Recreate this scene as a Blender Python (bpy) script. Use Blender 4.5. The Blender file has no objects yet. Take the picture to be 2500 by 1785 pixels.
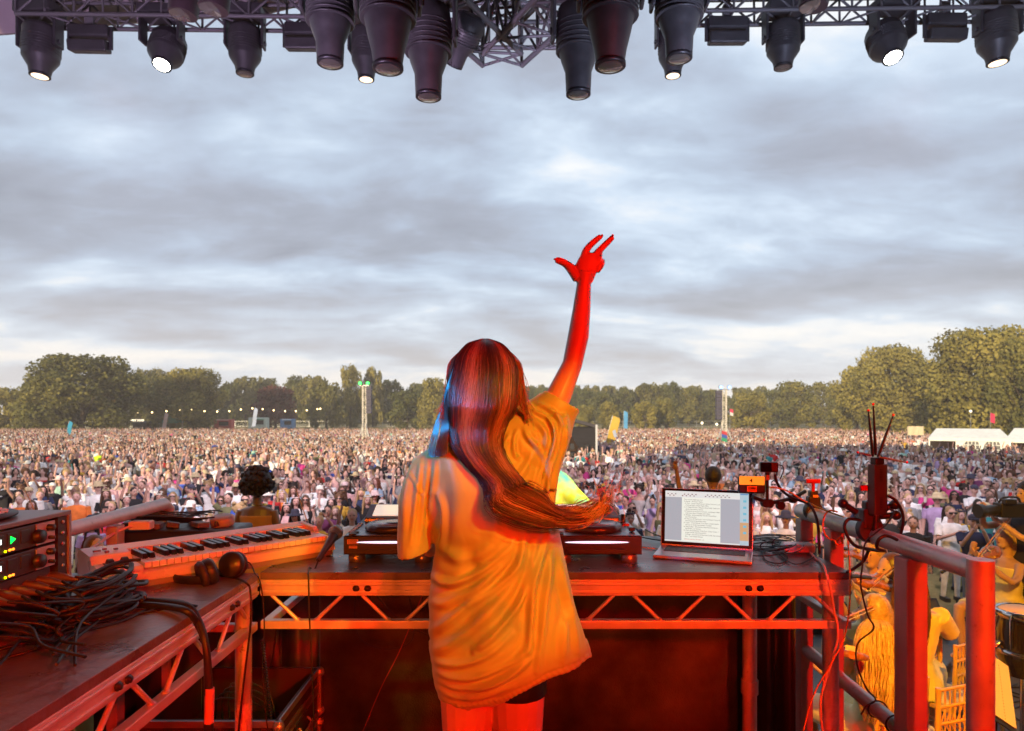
import bpy, math, random, colorsys
import numpy as np
from mathutils import Vector, Matrix, Euler
random.seed(7); np.random.seed(7)
R = math.radians
C = bpy.context.scene
COL = C.collection
# ------------------------------------------------------------ camera, world, lights
F, CX, HY, CZ = 1667.0, 1250.0, 1010.0, 4.4
cam = bpy.data.cameras.new('camera'); camo = bpy.data.objects.new('camera', cam); COL.objects.link(camo)
camo.location = (0, 0, CZ); camo.rotation_euler = (R(90), 0, 0)
cam.sensor_width = 36; cam.lens = 24.0; cam.shift_y = 0.047; cam.clip_start = 0.05; cam.clip_end = 6000
cam.dof.use_dof = True; cam.dof.focus_distance = 2.3; cam.dof.aperture_fstop = 5.6
C.camera = camo
C.view_settings.view_transform = 'Standard'; C.view_settings.look = 'None'
C.view_settings.exposure = 0.36; C.view_settings.gamma = 1
C.cycles.use_denoising = True
C.cycles.max_bounces = 6; C.cycles.diffuse_bounces = 3; C.cycles.glossy_bounces = 3
C.cycles.transparent_max_bounces = 12; C.cycles.sample_clamp_indirect = 4; C.cycles.volume_bounces = 0
SUN_EL, SUN_AZ = 10.5, 206          # azimuth clockwise from +Y; behind the camera, a little to its left
w = bpy.data.worlds.new('World'); C.world = w; w.use_nodes = True
nt = w.node_tree; nt.nodes.clear()
def N(nt, t, **k):
    n = nt.nodes.new(t)
    for a, b in k.items():
        if a == 'i':
            for kk, v in b.items(): n.inputs[kk].default_value = v
        else: setattr(n, a, b)
    return n
L = lambda nt, a, b: nt.links.new(a, b)
def ramp(nt, stops, interp='LINEAR'):
    n = nt.nodes.new('ShaderNodeValToRGB'); cr = n.color_ramp; cr.interpolation = interp
    while len(cr.elements) > 1: cr.elements.remove(cr.elements[-1])
    cr.elements[0].position = stops[0][0]; cr.elements[0].color = (*stops[0][1], 1)
    for p, c in stops[1:]:
        e = cr.elements.new(p); e.color = (*c, 1)
    return n
def math_n(nt, op, a=None, b=None, c=None, clamp=False):
    n = nt.nodes.new('ShaderNodeMath'); n.operation = op; n.use_clamp = clamp
    for i, v in enumerate((a, b, c)):
        if v is None: continue
        if isinstance(v, (int, float)): n.inputs[i].default_value = v
        else: nt.links.new(v, n.inputs[i])
    return n.outputs[0]
def build_sky():
    tc = N(nt, 'ShaderNodeTexCoord'); sep = N(nt, 'ShaderNodeSeparateXYZ'); L(nt, tc.outputs['Generated'], sep.inputs[0])
    z = math_n(nt, 'MAXIMUM', sep.outputs[2], 0.0)
    den = math_n(nt, 'ADD', z, 0.20)
    u = math_n(nt, 'DIVIDE', sep.outputs[0], den); v = math_n(nt, 'DIVIDE', sep.outputs[1], den)
    cmb = N(nt, 'ShaderNodeCombineXYZ'); L(nt, u, cmb.inputs[0]); L(nt, v, cmb.inputs[1])
    mp = N(nt, 'ShaderNodeMapping'); mp.inputs['Location'].default_value = SKY_OFF; mp.inputs['Rotation'].default_value = (0, 0, R(-18))
    mp.inputs['Scale'].default_value = (0.9, 1.35, 1)
    L(nt, cmb.outputs[0], mp.inputs[0])
    big = N(nt, 'ShaderNodeTexNoise', i={'Scale': 1.05, 'Detail': 7.0, 'Roughness': 0.50, 'Distortion': 0.5}); L(nt, mp.outputs[0], big.inputs['Vector'])
    fin = N(nt, 'ShaderNodeTexNoise', i={'Scale': 3.6, 'Detail': 8.0, 'Roughness': 0.58, 'Distortion': 0.3}); L(nt, mp.outputs[0], fin.inputs['Vector'])
    m = math_n(nt, 'MULTIPLY_ADD', fin.outputs[0], 0.30, math_n(nt, 'MULTIPLY_ADD', big.outputs[0], 0.85, -0.055))
    # heavy cloud low in the sky is seen edge-on: darker bellies between 12 and 24 degrees, brighter gaps near the horizon
    el = ramp(nt, [(0.0, (.66,)*3), (0.05, (.605,)*3), (0.11, (.545,)*3), (0.135, (.51,)*3), (0.165, (.452,)*3), (0.25, (.448,)*3), (0.34, (.485,)*3), (0.45, (.52,)*3), (0.6, (.53,)*3)], 'EASE'); L(nt, z, el.inputs[0])
    m2 = math_n(nt, 'ADD', m, math_n(nt, 'SUBTRACT', el.outputs[0], 0.5))
    cr = ramp(nt, [(0.34, (.245, .26, .31)), (0.44, (.295, .32, .385)), (0.50, (.34, .39, .48)), (0.555, (.39, .46, .56)), (0.61, (.48, .56, .66)), (0.68, (.66, .68, .70)), (0.76, (.74, .73, .71))])
    L(nt, m2, cr.inputs[0])
    sky = N(nt, 'ShaderNodeTexSky'); sky.sky_type = 'NISHITA'; sky.sun_disc = False
    sky.sun_elevation = R(SUN_EL); sky.sun_rotation = R(SUN_AZ); sky.dust_density = 2.0
    sc = N(nt, 'ShaderNodeMix', data_type='RGBA', blend_type='MULTIPLY'); sc.inputs[0].default_value = 1
    L(nt, sky.outputs[0], sc.inputs[6]); sc.inputs[7].default_value = (0.13, 0.13, 0.13, 1)
    mix = N(nt, 'ShaderNodeMix', data_type='RGBA'); L(nt, sc.outputs[2], mix.inputs[6]); L(nt, cr.outputs[0], mix.inputs[7])
    mix.inputs[0].default_value = 0.93
    # warm cream light along the horizon
    wr = ramp(nt, [(0.0, (.55,)*3), (0.10, (.22,)*3), (0.2, (0,)*3)]); L(nt, z, wr.inputs[0])
    mx = N(nt, 'ShaderNodeMix', data_type='RGBA'); L(nt, wr.outputs[0], mx.inputs[0]); L(nt, mix.outputs[2], mx.inputs[6]); mx.inputs[7].default_value = (.68, .61, .55, 1)
    bg = N(nt, 'ShaderNodeBackground'); bg.inputs[1].default_value = SKY_STR; L(nt, mx.outputs[2], bg.inputs[0])
    out = N(nt, 'ShaderNodeOutputWorld'); L(nt, bg.outputs[0], out.inputs[0])
SKY_OFF = (41.3, 22.8, 0); SKY_STR = 1.18
build_sky()
def lamp(name, kind, loc, target, energy, color, **k):
    l = bpy.data.lights.new(name, kind); o = bpy.data.objects.new(name, l); COL.objects.link(o)
    l.energy = energy; l.color = color; o.location = loc
    d = Vector(target) - Vector(loc); o.rotation_euler = d.to_track_quat('-Z', 'Y').to_euler()
    for a, b in k.items(): setattr(l, a, b)
    return o
sd = Vector((math.sin(R(SUN_AZ)) * math.cos(R(SUN_EL)), math.cos(R(SUN_AZ)) * math.cos(R(SUN_EL)), math.sin(R(SUN_EL))))
lamp('sun', 'SUN', tuple(sd * 50), (0, 0, 0), 5.0, (1.0, 0.78, 0.46), angle=R(0.6))
# unseen stage spots for the coloured light, then added fills for rig and crowd
lamp('orange_spot', 'SPOT', (-1.5, -2.6, 4.75), (-.52, 2.35, 3.70), 420, (1, .11, .005), spot_size=R(13), spot_blend=.6, shadow_soft_size=.10)
lamp('orange_spot', 'SPOT', (1.9, -2.6, 4.9), (.72, 2.35, 3.72), 460, (1, .11, .005), spot_size=R(13), spot_blend=.6, shadow_soft_size=.10)
lamp('orange_wash', 'SPOT', (-1.2, -2.6, 4.6), (.0, 2.2, 3.3), 130, (1, .07, .005), spot_size=R(24), spot_blend=.6, shadow_soft_size=.10)
lamp('red_spot', 'SPOT', (1.8, -1.9, 5.3), (0.85, 2.1, 3.85), 820, (1, .008, .001), spot_size=R(72), spot_blend=.5, shadow_soft_size=.10)
lamp('red_spot_left', 'SPOT', (.4, -1.9, 5.6), (-1.5, 2.0, 3.6), 150, (1, .14, .01), spot_size=R(50), spot_blend=.8, shadow_soft_size=.10)
lamp('amber_spot', 'SPOT', (2.3, -1.3, 6.3), (-0.02, 1.95, 4.09), 350, (1, .72, .06), spot_size=R(10.6), spot_blend=.22, shadow_soft_size=.06)
lamp('yellow_spot', 'SPOT', (1.2, -.9, 7.6), (3.6, 6.2, 2.6), 3300, (1, .46, .02), spot_size=R(38), spot_blend=.5, shadow_soft_size=.10)
lamp('yellow_spot_side', 'SPOT', (-1.6, .2, 7.6), (-3.0, 6.6, 3.2), 650, (1, .46, .02), spot_size=R(30), spot_blend=.5, shadow_soft_size=.10)
lamp('white_spot', 'SPOT', (1.5, 1.2, 7.2), (.22, 3.5, 3.95), 900, (.80, 1, .70), spot_size=R(11), spot_blend=.4, shadow_soft_size=.08)
lamp('amber_spot_left', 'SPOT', (.3, -1.8, 5.6), (-1.06, 2.4, 3.9), 210, (1, .36, .02), spot_size=R(13), spot_blend=.6, shadow_soft_size=.08)
lamp('red_spot_low', 'SPOT', (.2, -1.4, 4.1), (-.85, 2.45, 3.2), 330, (1, .02, .002), spot_size=R(20), spot_blend=.6, shadow_soft_size=.08)
lamp('red_spot_right', 'SPOT', (.35, -1.3, 4.7), (1.25, 2.05, 3.45), 190, (1, .010, .001), spot_size=R(26), spot_blend=.6, shadow_soft_size=.08)
lamp('cyan_spot', 'SPOT', (-3.4, .3, 5.6), (-.21, 1.93, 4.36), 420, (.02, .40, 1), spot_size=R(7), spot_blend=.5, shadow_soft_size=.08)
lamp('added_rig_fill', 'SPOT', (-3.0, 1.0, 3.1), (-3.2, 8, 9.0), 1500, (.85, .62, 1), spot_size=R(70), spot_blend=.7, shadow_soft_size=.1)  # this and the next two are added uplights to brighten the rig
lamp('added_rig_fill', 'SPOT', (3.0, 1.0, 3.1), (3.4, 8, 9.0), 1500, (.62, .68, 1), spot_size=R(70), spot_blend=.7, shadow_soft_size=.1)
lamp('added_rig_fill', 'SPOT', (0.2, 3.4, 3.0), (0, 5.2, 7.6), 90, (.72, .62, 1), spot_size=R(60), spot_blend=.7, shadow_soft_size=.1)
for x_ in (-5.0, 5.0):
    lamp('added_crowd_fill', 'SPOT', (x_, 8.2, 8.6), (x_ * 1.6, 25, 2.0), 5200, (1, .80, .84), spot_size=R(84), spot_blend=1.0, shadow_soft_size=.2)  # added wash that brightens the crowd from the stage side
# ------------------------------------------------------------ helpers
def P(px, py, y): return Vector(((px - CX) / F * y, y, CZ - (py - HY) / F * y))
_m = {}
def mat(name, col=(.5, .5, .5), rough=.5, metal=0.0, var=0.0, vs=8.0, bump=0.0, bs=40.0, spec=.5, emit=None, es=1.0, coat=0.0, sheen=0.0, sub=0.0, alpha=1.0, wear=None, trans=0.0):
    if name in _m: return _m[name]
    m = bpy.data.materials.new(name); m.use_nodes = True; t = m.node_tree; b = t.nodes['Principled BSDF']
    b.inputs['Base Color'].default_value = (*col, 1); b.inputs['Roughness'].default_value = rough; b.inputs['Metallic'].default_value = metal
    b.inputs['Specular IOR Level'].default_value = spec; b.inputs['Coat Weight'].default_value = coat; b.inputs['Sheen Weight'].default_value = sheen
    b.inputs['Alpha'].default_value = alpha; b.inputs['Transmission Weight'].default_value = trans
    if emit: b.inputs['Emission Color'].default_value = (*emit, 1); b.inputs['Emission Strength'].default_value = es
    if var or bump or wear:
        tc = N(t, 'ShaderNodeTexCoord')
        if var or wear:
            n = N(t, 'ShaderNodeTexNoise', i={'Scale': vs, 'Detail': 5.0, 'Roughness': .6}); L(t, tc.outputs['Object'], n.inputs['Vector'])
            cr = ramp(t, [(0.3, tuple(c * (1 - var) for c in col)), (0.7, tuple(min(1, c * (1 + var)) for c in col))]); L(t, n.outputs[0], cr.inputs[0])
            src = cr.outputs[0]
            if wear:
                n2 = N(t, 'ShaderNodeTexNoise', i={'Scale': vs * 5, 'Detail': 8.0, 'Roughness': .7}); L(t, tc.outputs['Object'], n2.inputs['Vector'])
                r2 = ramp(t, [(0.60, (0, 0, 0)), (0.66, (1, 1, 1))]); L(t, n2.outputs[0], r2.inputs[0])
                mx = N(t, 'ShaderNodeMix', data_type='RGBA'); L(t, r2.outputs[0], mx.inputs[0]); L(t, src, mx.inputs[6]); mx.inputs[7].default_value = (*wear, 1); src = mx.outputs[2]
            L(t, src, b.inputs['Base Color'])
            rr = ramp(t, [(0.3, (max(0, rough - .12),) * 3), (0.7, (min(1, rough + .12),) * 3)]); L(t, n.outputs[0], rr.inputs[0]); L(t, rr.outputs[0], b.inputs['Roughness'])
        if bump:
            n = N(t, 'ShaderNodeTexNoise', i={'Scale': bs, 'Detail': 4.0}); L(t, tc.outputs['Object'], n.inputs['Vector'])
            bp = N(t, 'ShaderNodeBump', i={'Strength': bump, 'Distance': .01}); L(t, n.outputs[0], bp.inputs['Height']); L(t, bp.outputs[0], b.inputs['Normal'])
    _m[name] = m; return m
class MB:
    """collects shapes into one mesh"""
    def __init__(s): s.v = []; s.f = []; s.mi = []; s.sm = []
    def add(s, vs, fs, mi=0, sm=False):
        o = len(s.v); s.v += [tuple(v) for v in vs]
        for f in fs: s.f.append([o + i for i in f]); s.mi.append(mi); s.sm.append(sm)
    def box(s, c, d, rot=None, mi=0):
        hx, hy, hz = d[0] / 2, d[1] / 2, d[2] / 2
        M = (Euler(rot).to_matrix() if not isinstance(rot, Matrix) else rot) if rot is not None else Matrix.Identity(3); c = Vector(c)
        vs = [c + M @ Vector((x * hx, y * hy, z * hz)) for x in (-1, 1) for y in (-1, 1) for z in (-1, 1)]
        s.add(vs, [(0, 1, 3, 2), (4, 6, 7, 5), (0, 4, 5, 1), (2, 3, 7, 6), (0, 2, 6, 4), (1, 5, 7, 3)], mi); return s
    def bar(s, a, b, wd, ht=None, mi=0, up=(0, 0, 1)):
        a = Vector(a); b = Vector(b); d = b - a; ln = d.length; d.normalize(); u = Vector(up)
        if abs(d.dot(u)) > .99: u = Vector((1, 0, 0))
        x = d.cross(u).normalized(); z = x.cross(d)
        M = Matrix((x, d, z)).transposed(); return s.box((a + b) / 2, (wd, ln, ht or wd), M, mi)
    def loft(s, rings, mi=0, cap=True, sm=True, closed=True):
        n = len(rings[0]); vs = [p for r in rings for p in r]; fs = []
        for i in range(len(rings) - 1):
            for j in range(n if closed else n - 1):
                k = (j + 1) % n; fs.append((i * n + j, i * n + k, (i + 1) * n + k, (i + 1) * n + j))
        s.add(vs, fs, mi, sm)
        if cap and closed:
            s.add(rings[0], [tuple(range(n))[::-1]], mi, False); s.add(rings[-1], [tuple(range(n))], mi, False)
        return s
    def tube(s, pts, r, seg=8, mi=0, cap=True, smooth=0, flat=1.0, up=None, sm=True):
        pts = [Vector(p) for p in pts]; rs = list(r) if hasattr(r, '__len__') else [r] * len(pts)
        if smooth: pts, rs = spline(pts, rs, smooth)
        rings = []; prev = Vector(up) if up is not None else None
        for i, p in enumerate(pts):
            t = (pts[min(i + 1, len(pts) - 1)] - pts[max(i - 1, 0)]).normalized()
            if prev is None: prev = Vector((0, 0, 1)) if abs(t.z) < .9 else Vector((1, 0, 0))
            x = t.cross(prev)
            if x.length < 1e-4: x = t.cross(Vector((.3, .8, .5)))
            x.normalize(); y = x.cross(t).normalized(); prev = y
            rings.append([p + (x * math.cos(a) * rs[i] + y * math.sin(a) * rs[i] * flat) for a in [2 * math.pi * k / seg for k in range(seg)]])
        return s.loft(rings, mi, cap, sm)
    def cyl(s, a, b, r, r2=None, seg=16, mi=0): return s.tube([a, b], [r, r if r2 is None else r2], seg, mi)
    def lathe(s, prof, c=(0, 0, 0), axis=None, seg=20, mi=0, sm=True):
        M = Vector(axis or (0, 0, 1)).to_track_quat('Z', 'Y').to_matrix(); c = Vector(c)
        return s.loft([[c + M @ Vector((r * math.cos(2 * math.pi * k / seg), r * math.sin(2 * math.pi * k / seg), h)) for k in range(seg)] for r, h in prof], mi, True, sm)
    def ball(s, c, r, seg=12, rows=8, mi=0, rot=None):
        r = r if hasattr(r, '__len__') else (r, r, r); c = Vector(c); M = Euler(rot).to_matrix() if rot else Matrix.Identity(3); rings = []
        for i in range(rows + 1):
            a = math.pi * (i + .001) / (rows + .002); rings.append([c + M @ Vector((r[0] * math.sin(a) * math.cos(2 * math.pi * k / seg), r[1] * math.sin(a) * math.sin(2 * math.pi * k / seg), r[2] * math.cos(a))) for k in range(seg)])
        return s.loft(rings, mi, False, True)
    def mesh(s, name, mats):
        me = bpy.data.meshes.new(name); me.from_pydata(s.v, [], s.f)
        for m in (mats if isinstance(mats, (list, tuple)) else [mats]): me.materials.append(m)
        me.polygons.foreach_set('material_index', s.mi); me.polygons.foreach_set('use_smooth', s.sm); me.update(); return me
    def build(s, name, mats, parent=None, bevel=0, loc=None, rot=None):
        me = s.mesh(name, mats); o = bpy.data.objects.new(name, me); COL.objects.link(o)
        if bevel:
            b = o.modifiers.new('bevel', 'BEVEL'); b.width = bevel; b.segments = 2; b.limit_method = 'ANGLE'; b.angle_limit = R(40)
        if parent: o.parent = parent
        if loc is not None: o.location = loc
        if rot is not None: o.rotation_euler = rot
        return o
def spline(pts, rs, k):
    P_, R_ = [], []; n = len(pts)
    for i in range(n - 1):
        p0, p1, p2, p3 = pts[max(i - 1, 0)], pts[i], pts[i + 1], pts[min(i + 2, n - 1)]
        for j in range(k):
            t = j / k; t2 = t * t; t3 = t2 * t
            P_.append(.5 * ((2 * p1) + (-p0 + p2) * t + (2 * p0 - 5 * p1 + 4 * p2 - p3) * t2 + (-p0 + 3 * p1 - 3 * p2 + p3) * t3))
            R_.append(rs[i] * (1 - t) + rs[i + 1] * t)
    return P_ + [pts[-1]], R_ + [rs[-1]]
def tag(o, label=None, cat=None, group=None, kind=None):
    if label: o['label'] = label
    if cat: o['category'] = cat
    if group: o['group'] = group
    if kind: o['kind'] = kind
    return o
def thing(name, label, cat, loc=(0, 0, 0), rz=0, group=None):
    o = bpy.data.objects.new(name, None); COL.objects.link(o); o.location = loc; o.rotation_euler = (0, 0, rz); o.empty_display_size = .1
    return tag(o, label, cat, group)
def dup(root, loc, rz=None, label=None, scale=None):
    r = root.copy(); COL.objects.link(r); r.location = loc
    if rz is not None: r.rotation_euler = (0, 0, rz)
    if scale is not None: r.scale = scale if hasattr(scale, '__len__') else (scale,) * 3
    if label: r['label'] = label
    for ch in root.children:
        c = ch.copy(); COL.objects.link(c); c.parent = r
        for g in ch.children:
            d = g.copy(); COL.objects.link(d); d.parent = c
    return r
def text_mesh(s, size, depth=.0004, bold=False):
    cu = bpy.data.curves.new('t', 'FONT'); cu.body = s; cu.size = size; cu.extrude = depth; cu.align_x = 'CENTER'; cu.align_y = 'CENTER'; cu.offset = .0 if not bold else size * .02
    o = bpy.data.objects.new('t', cu); COL.objects.link(o); dg = bpy.context.evaluated_depsgraph_get(); dg.update()
    me = bpy.data.meshes.new_from_object(o.evaluated_get(dg)); bpy.data.objects.remove(o); bpy.data.curves.remove(cu)
    me.materials.clear(); return me
def text(s, size, m, parent, loc, rot, name='lettering', bold=False, depth=.0004):
    me = text_mesh(s, size, depth, bold); me.name = name; me.materials.append(m); o = bpy.data.objects.new(name, me); COL.objects.link(o)
    o.parent = parent; o.location = loc; o.rotation_euler = rot; return o
# ------------------------------------------------------------ ground and far setting
def gz(y):
    """the field rises a little towards the stage"""
    t = min(1, max(0, (78 - y) / 58.)); return .85 * t * t * (3 - 2 * t)
def ground():
    m = bpy.data.materials.new('dry_grass'); m.use_nodes = True; t = m.node_tree; b = t.nodes['Principled BSDF']; b.inputs['Roughness'].default_value = .95; b.inputs['Specular IOR Level'].default_value = .1
    tc = N(t, 'ShaderNodeTexCoord'); n = N(t, 'ShaderNodeTexNoise', i={'Scale': .12, 'Detail': 8.0, 'Roughness': .7}); L(t, tc.outputs['Object'], n.inputs['Vector'])
    n2 = N(t, 'ShaderNodeTexNoise', i={'Scale': 6.0, 'Detail': 6.0, 'Roughness': .8}); L(t, tc.outputs['Object'], n2.inputs['Vector'])
    a = math_n(t, 'MULTIPLY_ADD', n2.outputs[0], .35, math_n(t, 'MULTIPLY', n.outputs[0], .7))
    cr = ramp(t, [(.36, (.12, .115, .045)), (.52, (.27, .215, .10)), (.68, (.40, .31, .16))]); L(t, a, cr.inputs[0]); L(t, cr.outputs[0], b.inputs['Base Color'])
    mb = MB(); n_ = 40; S = 2500
    ys = [-600, -60, -20, 0, 8, 12, 16, 20, 24, 28, 32, 36, 40, 44, 48, 52, 56, 60, 65, 70, 75, 80, 90, 110, 150, 200, 260, 350, 500, 700, 1000, 1300, 1600, 1900, 2200, 2400, 2600, 2700, 2800, 2900, 3000]; vs = [(-S + 2 * S * i / n_, ys[j], gz(ys[j])) for j in range(n_ + 1) for i in range(n_ + 1)]
    mb.add(vs, [(j * (n_ + 1) + i, j * (n_ + 1) + i + 1, (j + 1) * (n_ + 1) + i + 1, (j + 1) * (n_ + 1) + i) for j in range(n_) for i in range(n_)])
    tag(mb.build('ground', m), kind='structure')
ground()
def leaf_mat(name, c1, c2, c3):
    m = bpy.data.materials.new(name); m.use_nodes = True; t = m.node_tree; b = t.nodes['Principled BSDF']; b.inputs['Roughness'].default_value = .75; b.inputs['Specular IOR Level'].default_value = .2
    at = N(t, 'ShaderNodeAttribute', attribute_name='tone'); cr = ramp(t, [(0, c1), (.5, c2), (1, c3)]); L(t, at.outputs['Fac'], cr.inputs[0]); L(t, cr.outputs[0], b.inputs['Base Color'])
    tr = N(t, 'ShaderNodeBsdfTranslucent'); L(t, cr.outputs[0], tr.inputs[0]); mx = N(t, 'ShaderNodeMixShader'); mx.inputs[0].default_value = .25
    out = t.nodes['Material Output']; L(t, b.outputs[0], mx.inputs[1]); L(t, tr.outputs[0], mx.inputs[2]); L(t, mx.outputs[0], out.inputs[0]); return m
LEAF = {'green': leaf_mat('leaf_green', (.08, .085, .022), (.16, .155, .04), (.28, .24, .06)),
        'olive': leaf_mat('leaf_olive', (.12, .115, .030), (.25, .22, .055), (.40, .33, .085)),
        'purple': leaf_mat('leaf_purple', (.08, .03, .03), (.14, .05, .045), (.21, .09, .06)),
        'dark': leaf_mat('leaf_dark', (.055, .065, .022), (.11, .12, .034), (.19, .18, .05))}
BARK = mat('bark', (.11, .08, .055), .95, var=.3, vs=3, bump=.5, bs=12)
def crown_mesh(seed, n, lobes, leaf, h=1.0, wd=.5, base=.12, flat=0.0, cone=0.0, mt='green'):
    """unit-height tree crown of leaf clumps, half width wd"""
    rng = np.random.RandomState(seed); cs = []; rs = []
    for k in range(lobes):
        t = (k + rng.rand()) / lobes; z = base + (1 - base) * t
        env = math.sqrt(max(.03, 1 - ((t - .42) / .60) ** 2)) if not cone else (1 - t) * .9 + .12
        a = k * 2.4 + rng.rand(); rr = env * wd * (.25 + .62 * rng.rand() ** .5); r = wd * (.22 + .20 * rng.rand()) * (.75 + .35 * env)
        cs.append((math.cos(a) * rr, math.sin(a) * rr, min(z, 1 - r * .8))); rs.append(r)
    cs = np.array(cs); rs = np.array(rs); k = rng.choice(lobes, n, p=rs ** 2 / (rs ** 2).sum())
    d = rng.normal(size=(n, 3)); d /= np.linalg.norm(d, axis=1)[:, None]; rad = rs[k] * (1 - .35 * rng.rand(n) ** 2 + .10 * rng.normal(size=n))
    c = cs[k] + d * rad[:, None] * np.array([1, 1, .82]); c[:, 2] = np.maximum(c[:, 2], base * .5)
    hole = np.sin(c[:, 0] * 23 + lobes) * np.sin(c[:, 1] * 19 + 2) * np.sin(c[:, 2] * 21 + 1); c = c + d * (np.where(hole > .32, -.5, 0) * rs[k])[:, None]
    nrm = d + .7 * rng.normal(size=(n, 3)); nrm /= np.linalg.norm(nrm, axis=1)[:, None]
    u = np.cross(nrm, rng.normal(size=(n, 3))); u /= np.linalg.norm(u, axis=1)[:, None]; v = np.cross(nrm, u); s = (leaf * (.6 + .8 * rng.rand(n)))[:, None]
    V = np.stack([c - u * s - v * s * .6, c + u * s * .9 - v * s * .8, c + u * s + v * s * .7, c - u * s * .7 + v * s], 1).reshape(-1, 3)
    me = bpy.data.meshes.new('crown'); me.vertices.add(len(V)); me.vertices.foreach_set('co', V.ravel())
    me.loops.add(4 * n); me.loops.foreach_set('vertex_index', np.arange(4 * n)); me.polygons.add(n); me.polygons.foreach_set('loop_start', np.arange(n) * 4)
    me.update(calc_edges=True); at = me.attributes.new('tone', 'FLOAT', 'FACE'); lt = rng.rand(lobes); at.data.foreach_set('value', np.clip(.12 + .62 * lt[k] + .16 * rng.normal(size=n), 0, 1))
    me.materials.append(LEAF[mt]); return me
def trunk_mesh(seed, wd):
    rng = random.Random(seed); mb = MB(); mb.tube([(0, 0, -.01), (.004, 0, .1), (-.006, .004, .25), (0, 0, .5)], [.034, .026, .022, .012], 8, smooth=2)
    for k in range(6):
        a = k * 1.05 + rng.random(); z = .13 + .06 * k; l = wd * .75
        mb.tube([(0, 0, z), (math.cos(a) * l * .4, math.sin(a) * l * .4, z + .10), (math.cos(a) * l, math.sin(a) * l, z + .28)], [.013, .009, .004], 5)
    return mb.mesh('trunk', BARK)
CROWN = {}
def tree(u, hw, top, depth, kind, label, seed=0, name='broadleaf_tree', group=None):
    """u, hw, top in 2275-wide picture units"""
    h = CZ + (919 - top) / 1517 * depth; x = (u - 1137.5) / 1517 * depth; r = hw / 1517 * depth
    big = hw > 85; key = (kind, seed, big)
    if key not in CROWN:
        mt = kind.split('_')[-1] if kind.split('_')[-1] in LEAF else 'green'
        CROWN[key] = (crown_mesh(seed + 11, 26000 if big else 5200, 46 if big else 22, .0125 if big else .021, base=.06 if 'low' in kind or big else .12, cone=1 if 'pine' in kind else 0, mt=mt), trunk_mesh(seed, .5))
    t = thing(name, label, 'tree', (x, depth, 0), random.random() * 6, group)
    for nm, me, sc in (('trunk', CROWN[key][1], (r * 1.2 / .6, r * 1.2 / .6, h)), ('crown', CROWN[key][0], (r / .56, r / .56, h))):
        o = bpy.data.objects.new(nm, me); COL.objects.link(o); o.parent = t; o.scale = sc
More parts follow.
